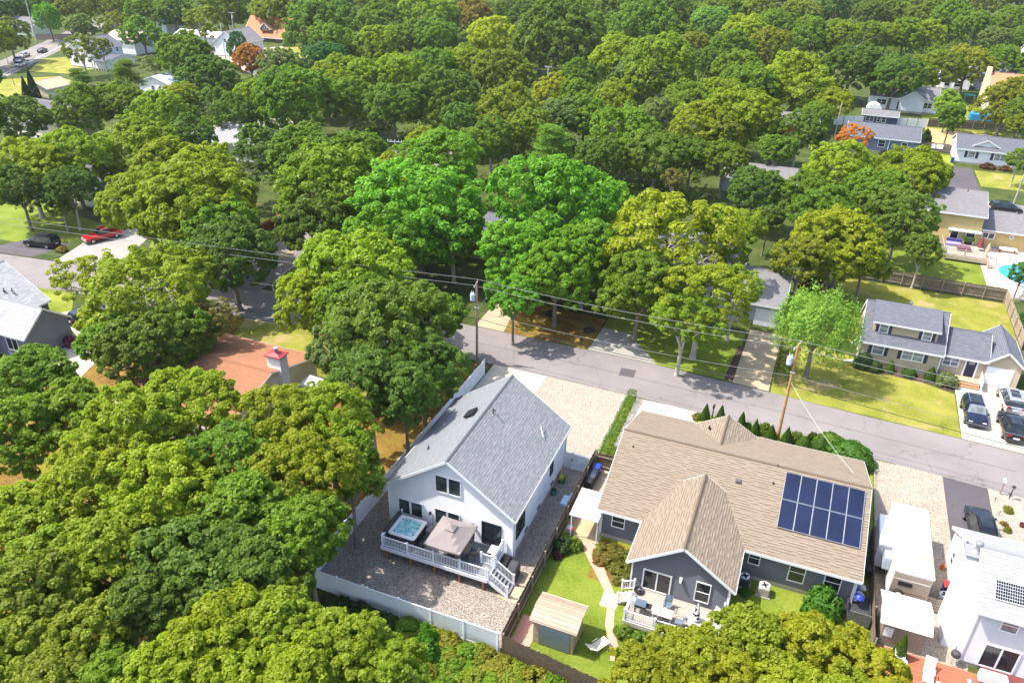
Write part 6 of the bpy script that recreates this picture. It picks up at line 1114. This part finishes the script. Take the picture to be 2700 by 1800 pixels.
TREES = [
 (3.2,-11.4,3.1,7.9,'yo'),(5.5,-9.3,2.8,7.8,'yo'),(9.9,-9.6,2.8,7.9,'yo'),(12.4,-9.1,2.1,7.6,'yo'),(1.8,-14.2,2.5,7.8,'yo'),(5.8,-12.6,2.6,7.8,'yo'),(8.8,-11.6,2.6,7.8,'yo'),(24.9,-2.4,2.4,4.6,'Yo'),
 (27.2,-0.0,2.6,4.6,'Yo'),(30.2,2.2,3.0,4.6,'Yo'),(33.5,3.7,3.0,4.6,'Yo'),(36.6,3.1,2.6,4.6,'Yo'),(29.2,-1.4,2.6,4.6,'Yo'),(32.4,-0.0,2.6,4.6,'Yo'),(35.3,0.6,2.3,4.6,'Yo'),(-7.9,-13.2,3.3,8.0,'vo'),
 (-3.7,-14.2,2.6,7.8,'vo'),(-6.1,-16.1,2.7,7.8,'vo'),(-0.8,-15.5,2.2,7.6,'mo'),(-3.0,-16.7,2.4,7.7,'vo'),(-28.6,3.4,3.6,8.1,'mo'),(-23.2,-2.0,3.2,8.0,'mo'),(-21.0,1.3,3.4,8.0,'mo'),(-14.8,0.4,4.4,8.3,'yo'),
 (-14.0,5.6,4.0,8.2,'yo'),(-13.1,-5.1,4.0,8.2,'yo'),(-14.4,-8.1,3.3,8.0,'yo'),(-7.8,-3.9,4.3,8.3,'yo'),(-6.1,0.5,3.9,8.2,'mo'),(-5.6,5.8,4.0,8.2,'yo'),(-2.9,8.3,3.7,8.1,'yo'),(1.2,4.6,2.8,7.8,'mo'),
 (-0.3,1.5,3.8,8.1,'yo'),(-1.6,-3.3,3.6,8.1,'mo'),(-1.9,-7.1,3.6,8.1,'do'),(2.1,-6.4,3.0,7.9,'do'),(-6.9,-9.2,3.6,8.1,'yo'),(-10.2,-11.2,3.0,7.9,'yo'),(-2.8,-10.7,2.8,7.8,'do'),(2.2,-2.0,2.8,7.8,'mo'),
 (1.5,-3.4,2.9,7.9,'mo'),(-0.1,-9.6,2.1,7.6,'do'),(-31.7,18.8,6.7,7.6,'ya'),(-26.5,13.2,4.5,6.7,'do'),(-25.7,17.3,3.4,6.2,'mo'),(-30.7,13.2,3.1,6.7,'mo'),(-44.0,23.1,3.8,6.4,'ya'),(-35.1,26.4,4.6,6.7,'yo'),
 (-44.4,40.7,8.0,8.2,'yo'),(-33.1,33.4,5.1,7.0,'do'),(-39.0,38.2,5.2,7.0,'mo'),(-54.3,42.5,5.9,7.3,'yo'),(-24.9,20.0,2.9,6.3,'ra'),(-33.6,55.1,8.1,8.2,'mo'),(-47.2,68.2,6.2,7.4,'mo'),(-29.5,44.7,4.7,6.8,'do'),
 (-41.6,74.6,5.6,7.1,'mo'),(-18.4,52.2,8.4,8.3,'bo'),(-18.4,44.2,5.3,7.0,'bo'),(-25.6,71.9,7.1,7.8,'bo'),(-12.9,51.0,4.4,6.6,'bo'),(-28.6,63.1,5.7,7.2,'yo'),(-16.3,33.0,6.3,7.4,'yo'),(-17.8,27.6,3.9,6.4,'yo'),
 (-17.6,41.7,3.9,6.4,'yo'),(-5.7,22.9,6.1,7.4,'do'),(-11.8,27.4,4.7,6.8,'mo'),(-1.2,20.5,4.0,6.5,'do'),(-3.0,14.6,3.5,8.0,'do'),(-5.4,31.4,3.4,6.2,'mo'),(0.2,14.8,2.9,7.9,'do'),(-10.0,20.6,3.0,6.7,'go'),
 (-2.0,58.0,8.3,8.3,'bo'),(-2.4,47.1,5.2,7.0,'bo'),(0.8,66.4,5.7,7.2,'bo'),(3.2,44.9,4.5,6.7,'bo'),(4.6,50.6,5.0,6.9,'bo'),(0.4,38.7,2.8,6.1,'bo'),(14.1,54.2,8.2,8.2,'ya'),(19.7,44.0,5.4,7.1,'ya'),
 (12.8,45.1,4.8,6.8,'mo'),(18.6,63.0,5.0,6.9,'ya'),(8.8,63.8,4.9,6.8,'ya'),(18.8,39.6,3.8,6.4,'ma'),(22.6,49.6,3.1,6.8,'ya'),(31.6,44.7,4.5,6.7,'lw'),(32.4,66.8,5.8,7.2,'yo'),(28.8,61.8,3.4,6.2,'vo'),
 (36.2,66.5,3.4,6.2,'vo'),(-136.9,216.8,7.0,7.7,'do'),(-121.2,218.1,7.6,8.0,'mo'),(-111.5,233.9,10.7,9.3,'Bo'),(-97.6,244.7,7.2,7.8,'ro'),(-92.6,265.1,6.1,7.4,'do'),(-85.7,190.0,7.8,8.1,'mo'),(-69.3,195.2,7.8,8.1,'Zo'),
 (-93.2,168.3,7.3,7.9,'yo'),(-98.7,154.2,4.3,6.6,'to'),(-80.8,257.1,8.1,8.2,'do'),(-70.8,260.1,10.3,9.1,'mo'),(-48.1,192.5,12.0,9.8,'do'),(-56.4,289.2,8.6,8.4,'do'),(-32.8,235.0,11.0,9.4,'mo'),(-17.5,271.8,7.9,8.1,'lo'),
 (-33.4,293.4,7.7,8.0,'do'),(-16.4,322.7,6.6,7.6,'mo'),(-71.4,300.2,7.4,7.9,'mo'),(-82.1,132.0,5.3,7.0,'yo'),(-74.5,130.1,5.6,7.2,'yo'),(-69.0,136.4,6.2,7.4,'yo'),(-64.9,147.0,5.9,7.3,'mo'),(-60.3,155.9,6.6,7.6,'yo'),
 (-45.8,144.9,7.6,8.0,'vo'),(-46.4,117.3,7.1,7.8,'do'),(-54.0,108.3,6.1,7.3,'do'),(-65.8,110.3,5.9,7.3,'mo'),(-29.7,137.2,4.7,6.8,'Qo'),(-30.2,112.2,6.5,7.5,'vo'),(-22.7,104.2,4.5,6.7,'vo'),(-25.8,176.6,7.8,8.1,'yo'),
 (-12.0,165.7,9.3,8.7,'mo'),(-22.5,134.4,4.8,6.8,'mo'),(-14.7,133.7,5.1,6.9,'yo'),(-19.5,167.8,5.0,6.9,'go'),(-0.5,140.8,5.1,7.0,'mo'),(6.1,146.9,5.7,7.2,'yo'),(-0.9,209.2,6.9,7.7,'mo'),(-3.1,126.5,4.4,6.7,'go'),
 (-4.4,103.4,6.7,7.6,'mo'),(-16.6,119.1,4.8,6.8,'mo'),(2.9,96.6,5.3,7.0,'do'),(6.4,118.5,6.0,7.3,'yo'),(11.3,117.8,4.5,6.7,'vo'),(-15.2,94.9,4.8,6.8,'Pp'),(-27.8,90.6,3.8,6.4,'mo'),(-34.8,86.7,4.1,6.5,'yo'),
 (-36.8,103.9,4.2,6.6,'do'),(-27.5,97.1,4.0,6.5,'do'),(-5.6,91.9,4.3,6.6,'do'),(8.1,101.2,4.1,6.5,'do'),(7.2,91.7,2.3,5.0,'ra'),(-201.0,138.8,5.8,7.2,'go'),(-225.0,172.8,5.6,7.1,'bc'),(-202.8,166.4,5.0,6.9,'go'),
 (-163.4,130.6,5.3,7.0,'va'),(-192.2,170.5,5.6,7.1,'va'),(-171.5,160.8,6.2,7.4,'mo'),(-208.8,200.2,7.1,7.8,'mo'),(-195.9,200.7,7.6,8.0,'mo'),(-166.6,182.1,7.4,7.9,'va'),(-185.9,215.9,9.0,8.6,'vo'),(-127.2,131.0,7.3,7.9,'mo'),
 (-134.6,126.3,3.3,6.2,'ga'),(-129.7,113.0,4.3,6.6,'dp'),(-131.6,101.1,3.9,6.4,'dp'),(-102.5,110.4,7.0,7.7,'do'),(-116.0,141.3,4.5,6.7,'Oo'),(-95.1,127.5,6.5,7.5,'go'),(-162.8,215.3,8.8,8.5,'vo'),(-157.2,223.2,8.9,8.5,'do'),
 (-120.3,180.0,10.9,9.4,'do'),(-96.1,145.4,5.5,7.1,'to'),(-72.0,99.6,8.2,8.2,'mo'),(-76.6,118.2,6.2,7.4,'yo'),(-82.5,101.9,4.8,6.8,'yo'),(-107.3,79.6,5.3,7.0,'mo'),(-103.8,86.7,5.4,7.1,'mo'),(-90.6,82.7,5.2,7.0,'yo'),
 (-95.6,93.9,4.7,6.8,'yo'),(-88.7,95.9,4.7,6.8,'da'),(-76.7,75.7,4.1,6.5,'do'),(-109.8,66.6,6.5,7.5,'do'),(-81.0,46.4,6.1,7.4,'yo'),(-78.7,52.1,5.8,7.2,'yo'),(-74.4,61.0,6.6,7.6,'yo'),(-66.6,59.0,5.1,6.9,'yo'),
 (-51.1,51.0,6.3,7.4,'yo'),(-45.1,67.1,6.4,7.5,'mo'),(-64.9,79.2,3.5,6.3,'mo'),(-77.8,41.8,4.0,6.5,'do'),(-71.6,45.0,3.8,6.4,'do'),(-72.6,43.6,1.8,4.0,'mo'),(-55.1,63.4,4.6,6.7,'da'),(-255.4,182.4,7.1,7.8,'do'),
 (-261.3,194.3,6.2,7.4,'do'),(-239.1,197.0,7.3,7.9,'vo'),(-233.7,208.1,6.8,7.7,'vo'),(-104.4,163.5,6.9,7.7,'mo'),(-131.9,156.2,3.5,6.3,'tc'),(-162.9,137.0,3.2,7.0,'va'),(-98.5,112.1,4.1,6.5,'ga'),(20.2,164.3,9.0,8.6,'Bo'),
 (13.2,125.6,7.9,8.1,'yo'),(10.2,156.6,7.0,7.8,'mo'),(31.8,193.8,8.0,8.1,'do'),(42.1,188.9,6.9,7.7,'do'),(53.2,208.0,6.9,7.7,'vo'),(61.0,217.6,6.6,7.6,'vo'),(71.8,234.0,5.5,7.1,'mo'),(5.4,178.1,7.0,7.7,'mo'),
 (24.1,123.5,4.6,6.7,'do'),(33.7,124.9,3.2,6.9,'Oa'),(53.4,169.7,3.3,6.2,'lo'),(52.5,154.6,2.9,6.4,'mo'),(64.6,171.6,5.8,7.2,'vo'),(32.1,99.1,5.9,7.3,'yo'),(42.6,99.7,6.0,7.3,'yo'),(30.7,79.4,4.7,6.8,'mo'),
 (40.3,81.2,4.8,6.8,'do'),(43.1,74.1,2.4,5.3,'do'),(20.2,86.5,4.2,6.5,'do'),(23.5,77.3,2.4,5.3,'do'),(36.9,91.0,4.8,6.8,'mo'),(27.1,86.8,4.1,6.5,'mo'),(33.2,66.6,3.8,6.4,'vo'),(20.0,69.4,3.9,6.4,'ya'),
 (64.6,151.8,2.9,6.5,'vo'),(62.0,130.3,2.3,5.2,'mo'),(55.3,76.2,1.7,3.8,'to'),(21.0,112.8,3.5,6.3,'mo'),(26.1,141.6,3.7,6.3,'mo'),(13.9,100.4,4.1,6.5,'mo'),(-340.7,236.1,10.4,9.2,'do'),(-328.8,249.3,10.4,9.2,'vo'),
 (-307.6,252.5,9.7,8.9,'mo'),(-302.3,262.1,10.1,9.0,'go'),(-276.4,252.4,8.3,8.3,'do'),(-274.1,269.0,9.3,8.7,'mo'),(-271.8,290.1,8.2,8.2,'vo'),(-261.0,293.7,10.4,9.2,'vo'),(-244.1,299.6,11.2,9.5,'go'),(-216.0,289.4,10.8,9.3,'vo'),
 (-215.8,319.9,8.5,8.4,'mo'),(-197.7,308.3,8.7,8.5,'vo'),(-196.0,326.3,10.4,9.2,'do'),(-172.4,325.9,11.5,9.6,'mo'),(-148.0,338.5,11.8,9.7,'vo'),(-149.2,385.7,9.5,8.8,'go'),(-127.7,357.2,8.5,8.4,'do'),(-112.3,349.3,11.7,9.7,'mo'),
 (-115.3,391.3,10.9,9.4,'do'),(-93.3,381.4,11.0,9.4,'vo'),(-84.2,393.6,10.7,9.3,'vo'),(-66.3,399.3,11.6,9.7,'mo'),(-51.2,428.9,12.1,9.9,'vo'),(-33.2,442.3,10.4,9.2,'mo'),(-24.1,458.9,11.6,9.7,'do'),(-9.3,420.7,12.4,10.0,'do'),
 (1.5,430.6,11.9,9.8,'do'),(15.9,473.9,11.7,9.7,'go'),(38.1,502.3,11.5,9.6,'do'),(50.1,519.3,10.4,9.2,'mo'),(57.9,490.2,12.1,9.9,'mo'),(79.1,531.3,10.9,9.4,'mo'),(89.6,525.7,12.0,9.8,'vo'),(106.7,485.6,13.1,10.3,'do'),
 (-290.7,227.5,7.1,7.8,'do'),(-167.4,295.4,9.2,8.7,'mo'),(-26.2,353.4,7.8,8.1,'vo'),(28.7,405.4,9.5,8.8,'vo'),(87.2,416.8,9.4,8.7,'vo'),(-263.3,179.4,7.4,7.9,'go'),(-6.3,322.3,8.1,8.2,'yo'),(10.6,317.2,7.8,8.1,'vo'),
 (22.2,347.6,8.7,8.5,'do'),(35.7,338.2,7.0,7.7,'do'),(43.4,345.7,7.7,8.0,'mo'),(50.5,351.4,6.8,7.6,'do'),(57.0,339.6,9.1,8.6,'vo'),(-53.9,249.4,5.8,7.2,'mo'),(5.2,272.5,7.8,8.1,'mo'),(66.0,328.6,8.4,8.3,'mo'),
 (72.0,312.4,7.1,7.8,'mo'),(89.4,346.2,7.4,7.9,'mo'),(-196.0,128.5,6.9,7.7,'yo'),(-95.7,186.3,6.1,7.4,'do'),(-22.0,235.1,5.9,7.3,'mo'),(-0.9,246.8,8.0,8.2,'yo'),(18.9,252.3,7.5,8.0,'mo'),(26.7,253.0,7.5,8.0,'yo'),
 (35.9,270.2,5.6,7.1,'mo'),(42.1,274.7,6.0,7.3,'yo'),(47.5,276.6,6.7,7.6,'mo'),(54.3,279.8,6.3,7.5,'yo'),(75.6,287.6,5.5,7.1,'go'),(88.0,298.9,5.8,7.2,'mo'),(-13.7,223.7,5.2,7.0,'vo'),(8.7,220.1,6.6,7.6,'vo'),
 (-4.6,194.7,4.5,6.7,'do'),(79.1,230.4,5.8,7.2,'mo'),(-153.0,92.9,4.8,6.8,'do'),(-30.7,160.2,4.6,6.7,'mo'),(72.3,190.4,4.9,6.8,'vo'),(29.1,156.2,4.1,6.5,'yo'),(-78.9,90.5,4.4,6.6,'do'),(-21.0,117.2,4.9,6.8,'go'),
 (68.3,159.8,5.6,7.1,'do'),
]
rank_trees(TREES)
for i, a in enumerate(TREES): make_tree(i, *a)
def small(name, label, cat, x, y, r, h, kind, c, group=None):
    t = thing(name, label, cat, (x, y, 0), random.uniform(0, 6.28), group, local=True); o = bpy.data.objects.new('foliage', random.choice(CR[kind])); COL.objects.link(o); o.parent = t; o.scale = (r, r, h); j = random.uniform(.9, 1.1); o.color = (c[0] * j, c[1] * j, c[2] * j, 1)
    m = M().tube((0, 0, 0), (0, 0, h * .6), .05 * max(r, .4), .02, n=5); m.obj('stem', BARK, t); return t
DG = (.038, .085, .014); LG = (.115, .19, .015); CG = (.075, .16, .02)
cones = [(22.99, 32.5, .55, 1.9), (24.4, 32.85, .55, 1.9), (26.42, 32.3, .58, 2.0), (27.75, 32.05, .5, 1.7), (29.2, 31.8, .65, 1.6), (30.62, 31.6, .6, 1.9)]
for i, (x, y, r, h) in enumerate(cones): small('cone_shrub', ['clipped cone shrub beside the concrete drive, left of the mailbox', 'clipped cone shrub right of the black mailbox', 'tall clipped cone shrub behind the tan garage gable', 'slim clipped cone shrub between two round shrubs', 'broad clipped cone shrub beside the orange brown pole', 'clipped cone shrub on the lawn side of the orange brown pole'][i], 'shrub', x, y, r, h, 'cone', CG, 'clipped cone shrubs along the street')
for lb, x, y, r, h, k, c in (('egg shaped clipped shrub between hedge bushes and pole', 32.15, 31.5, .68, 1.35, 'round', CG), ('dark rounded cone shrub touching the big bush', 33.6, 31.6, .85, 1.5, 'round', CG), ('small light shrub behind the slim cone', 27.05, 32.6, .45, .9, 'shrub', LG), ('light round shrub between slim and broad cones', 28.5, 32.5, .75, 1.35, 'shrub', LG), ('light round shrub right of the orange brown pole', 31.45, 32.2, .85, 1.3, 'shrub', LG), ('small leafy shrub at the street edge behind the big bush', 32.9, 33.1, .55, 1.1, 'shrub', LG), ('yellowish tuft plant at the concrete drive corner', 22.2, 32.5, .55, .6, 'shrub', (.2, .21, .03)),
    ('huge rounded green bush at the corner of the front lawn', 36.1, 31.1, 2.15, 1.9, 'round', (.06, .16, .014)), ('light green half of the huge corner bush', 34.4, 32.4, 1.5, 1.6, 'round', (.10, .19, .014)),
    ('dark foundation bush at the left corner of the beige house', 37.2, 49.75, 1.05, 1.6, 'round', DG), ('low dark bush next to the corner foundation bush', 38.4, 49.5, .85, 1.0, 'round', DG), ('small green cone below the left beige house window', 39.95, 49.75, .6, 1.35, 'cone', LG), ('round green bush below the double window', 41.85, 49.7, .75, .9, 'round', (.06, .13, .015)), ('green cone bush at the beige house downspout', 43.9, 49.8, .75, 1.5, 'cone', (.075, .14, .015)), ('pale flowering bush beside the brick steps', 45.45, 49.3, 1.25, 1.5, 'shrub', (.17, .22, .08)),
    ('dark leafy bush against the side fence by the canopy', 15.85, 10.6, .9, 1.2, 'shrub', (.05, .1, .03)), ('bright green bush beside the patio corner', 16.65, 11.1, .75, 1.0, 'shrub', LG), ('small purple leaved shrub at the fence', 15.75, 9.7, .5, .6, 'shrub', (.07, .03, .045)),
    ('wide olive and rust bed shrub behind the rear gable', 19.4, 11.4, 1.35, .8, 'shrub', (.17, .15, .02)), ('tangled olive bed shrub nearest the deck stairs', 20.6, 9.8, 1.2, .8, 'shrub', (.14, .15, .02)), ('rust tinted shrub beside the brick path', 18.9, 10.6, .7, .6, 'shrub', (.24, .15, .03)), ('olive shrub along the rear gable wall', 20.9, 11.6, .9, .7, 'shrub', (.15, .16, .02)),
    ('leafy bush below the weathered deck stairs corner', 22.3, 4.5, .8, .9, 'shrub', LG), ('leafy bush in front of the weathered deck railing', 23.6, 4.3, .9, .9, 'shrub', (.09, .17, .02)), ('dark brush at the foot of the weathered deck', 25.2, 4.6, .9, .7, 'shrub', (.07, .10, .02)), ('green bush under the weathered deck corner', 26.8, 4.7, .8, .8, 'shrub', (.08, .14, .02)),
    ('bright green tall shrub beside the grey house window', 34.7, 11.9, 1.45, 2.5, 'shrub', (.07, .19, .018)), ('low hosta clump between the two air conditioners', 29.55, 11.6, .55, .4, 'shrub', (.06, .16, .02)), ('slim green cypress in front of the tan shed', 39.6, 9.7, .55, 2.4, 'cone', (.10, .17, .015)),
    ('yellow grass tuft near the lantern on the gravel bed', 48.6, 29.3, .5, .5, 'shrub', (.22, .22, .03)), ('rust tinted grass tuft on the gravel bed', 48.1, 27.3, .35, .35, 'shrub', (.25, .15, .03)), ('olive grass tuft in the middle of the gravel bed', 48.25, 26.6, .4, .4, 'shrub', (.17, .17, .02)), ('large yellow grass clump by the pale house roof', 48.9, 24.4, .8, .7, 'shrub', (.23, .23, .03)),
    ('magenta flowering bush at the grey gable wing', -44.4, 18.9, .8, 1.3, 'shrub', (.22, .04, .12)), ('yellow shrub at the corner of the left concrete drive', -67.3, 37.9, .9, .8, 'shrub', (.26, .20, .02)), ('dark purple leaved tree shrub behind the olive conifer', 30.6, 69, 2.0, 3.2, 'shrub', (.035, .018, .022)), ('tall dark cypress on the far lawn', -149.8, 101, 1.4, 6.2, 'cone', DG), ('second tall dark cypress behind the first', -151.6, 104.3, 1.6, 7.0, 'cone', DG), ('clipped hedge mound beside the far sedans', -147, 103, 1.6, 1.2, 'round', DG),
    ('brown dried shrub row in front of the white bungalow', 59.5, 141.8, 1.6, 1.1, 'shrub', (.13, .05, .025)), ('brown dried shrub at the white bungalow door', 62.5, 141.6, 1.3, 1.0, 'shrub', (.15, .07, .03)), ('low dark shrubs below the blue bungalow windows', 41, 144, 1.5, .8, 'shrub', (.05, .05, .02)), ('bushy clump at the blue bungalow corner', 49.2, 158, 1.3, 3.0, 'shrub', DG), ('round hedge ball beside the right hand side fence', 56, 66.5, 1.4, 1.6, 'round', (.06, .15, .015)), ('second hedge ball beside the right hand side fence', 56.3, 63.6, 1.3, 1.5, 'round', (.06, .15, .015)), ('third hedge ball beyond the right hand side fence', 56.2, 69.5, 1.3, 1.6, 'round', (.05, .13, .015)),
    ('small ornamental plants around the lawn stump', 1.8, 47.6, .8, .5, 'shrub', (.09, .07, .08)), ('ring of plants around the lawn lamp', 7.4, 45.4, .8, .5, 'shrub', (.09, .07, .08))): small('bush', lb, 'shrub', x, y, r, h, k, c)
def hedge(label, x0, x1, y0, y1, h, c, seed):
    g = np.random.default_rng(seed); t = thing('hedge', label, 'hedge', ((x0 + x1) / 2, (y0 + y1) / 2, 0), local=True); w, l = (x1 - x0) / 2, (y1 - y0) / 2; n = int((w + h) * l * 2 * 260)
    f = g.random(n); px = np.where(f < .5, g.uniform(-w, w, n), np.where(f < .75, w, -w)); pz = np.where(f < .5, h, g.uniform(.05, h, n)); py = g.uniform(-l, l, n); bu = .10 * np.sin(py * 3.1) + .08 * np.sin(py * 7.3 + 1)
    pos = np.stack([px * (1 + bu * .7), py, pz * (1 + bu * .6)], 1) + g.normal(size=(n, 3)) * .06; pos[:, 2] = np.abs(pos[:, 2]); nr = np.stack([np.where(f < .5, 0, np.sign(px)), np.zeros(n), np.where(f < .5, 1.0, .4)], 1) + g.normal(size=(n, 3)) * .45
    o = bpy.data.objects.new('foliage', leaf_mesh('hedge_leaves', pos, nr, .055, g.uniform(0, 1, n), seed=seed)); COL.objects.link(o); o.parent = t; o.color = (*c, 1)
    m = M()
    for k in range(int(2 * l / .8)): m.tube((0, -l + .4 + k * .8, 0), (0, -l + .4 + k * .8, h * .8), .03, .015, n=5)
    m.obj('stems', BARK, t)
hedge('clipped green hedge between the gravel drive and the concrete drive', 15.2, 15.95, 22.2, 33.5, 1.15, (.075, .165, .014), 1)
hedge('dark hedge along the tan drive under the weeping tree', 28.6, 29.9, 41.5, 51.5, 1.3, DG, 2)
# brush along the rear fence
for i in range(16): x = random.uniform(1.5, 10.5); small('bush', 'dark green bramble bush against the rear white fence', 'shrub', x, random.uniform(-2.6, -.9), random.uniform(.7, 1.15), random.uniform(.6, 1.1), 'shrub', (.05, .105, .014), 'bramble bushes along the rear white fence')
for x, y, r, h in ((10.4, -1.4, .8, 2.2), (11.0, -2.4, .9, 2.0), (10.2, -2.8, .8, 1.6)): small('bush', 'tall vivid green sapling against the rear white fence', 'shrub', x, y, r, h, 'shrub', (.085, .23, .015), 'vivid green saplings by the rear fence')
nv = 0
while nv < 150:
    x = random.uniform(8.5, 25); y = -.9 - random.uniform(0, 4.2)
    if x > 15 and (y > -.9 - (x - 15) * .12 or y < -4): continue
    nv += 1; d_ = -y; small('vine', 'bright yellow green vine tangle below the rear fence', 'vine', x, y, random.uniform(.8, 1.3), random.uniform(.5, 1.1), 'shrub', random.choice([(.16, .27, .016), (.21, .26, .016), (.13, .25, .018), (.24, .23, .02)]), 'vine tangles below the rear fence')
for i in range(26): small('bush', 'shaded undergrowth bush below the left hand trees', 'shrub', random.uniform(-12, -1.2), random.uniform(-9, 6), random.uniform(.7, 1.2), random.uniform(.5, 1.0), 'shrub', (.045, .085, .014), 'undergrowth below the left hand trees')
def bare(label, x, y, h, seed, depth=5, mat=BARK_P):
    g = np.random.default_rng(seed); t = thing('bare_tree', label, 'tree', (x, y, 0), local=True); m = M(); m.tube((0, 0, 0), (.1, 0, h * .35), .16, .12, n=7); limb(m, (.1, 0, h * .35), (.1, .05, 1), .12, h * .25, depth, g, .55); m.obj('trunk', mat, t)
bare('leafless pale tree beside the black estate car', 60, 114.5, 13, 5); bare('pale bare trunked tree standing in the far wood', 28, 190, 22, 6, 4); bare('dead branching tree under the street maples', 12.5, 52, 9, 8, 4)
# low growth that fills the floor of the wood: one uncountable mass
def understory():
    g = np.random.default_rng(77); n = 9000; x = g.uniform(-330, 160, n); y = g.uniform(56, 430, n)
    keep = np.ones(n, bool)
    for (a, b, c, d) in ((12, 80, 56, 135), (-95, -62, 34, 60), (-60, -34, 36, 112), (28, 90, 125, 240), (-260, -120, 60, 240), (-130, -104, 70, 96), (-92, -66, 76, 104), (-24, 30, 40, 72), (8, 28, 100, 118)): keep &= ~((x > a) & (x < b) & (y > c) & (y < d))
    keep &= (y > 62 - x * .1) & (y < 430); x, y = x[keep], y[keep]; n = len(x); r = g.uniform(1.2, 3.2, n); h = r * g.uniform(.7, 1.3, n); k = 70
    u = unit(g, n * k); u[:, 2] = np.abs(u[:, 2]); ci = np.repeat(np.arange(n), k); pos = np.stack([x[ci] + u[:, 0] * r[ci], y[ci] + u[:, 1] * r[ci], u[:, 2] * h[ci] * g.uniform(.6, 1, n * k)], 1)
    o = bpy.data.objects.new('undergrowth', leaf_mesh('undergrowth', pos, u + g.normal(size=u.shape) * .4 + np.array([0, 0, .3]), .34, g.uniform(0, 1, n * k), seed=5)); COL.objects.link(o); o.color = (.14, .21, .024, 1)
    o['kind'] = 'stuff'; o['label'] = 'low green undergrowth covering the floor of the wood'; o['category'] = 'undergrowth'
understory()
# the air
m = M().box(-1520, 1520, -320, 2420, -1.2, 47); hz = m.obj('haze', simple('haze_tmp', (1, 1, 1)))
hm = bpy.data.materials.new('haze_air'); hm.use_nodes = True; ht = hm.node_tree; ht.nodes.clear(); ho = ht.nodes.new('ShaderNodeOutputMaterial'); pv = ht.nodes.new('ShaderNodeVolumePrincipled')
pv.inputs['Color'].default_value = (.93, .96, 1, 1); pv.inputs['Density'].default_value = .00009; pv.inputs['Anisotropy'].default_value = .2; ht.links.new(pv.outputs[0], ho.inputs['Volume']); hz.data.materials.clear(); hz.data.materials.append(hm); hz['kind'] = 'stuff'
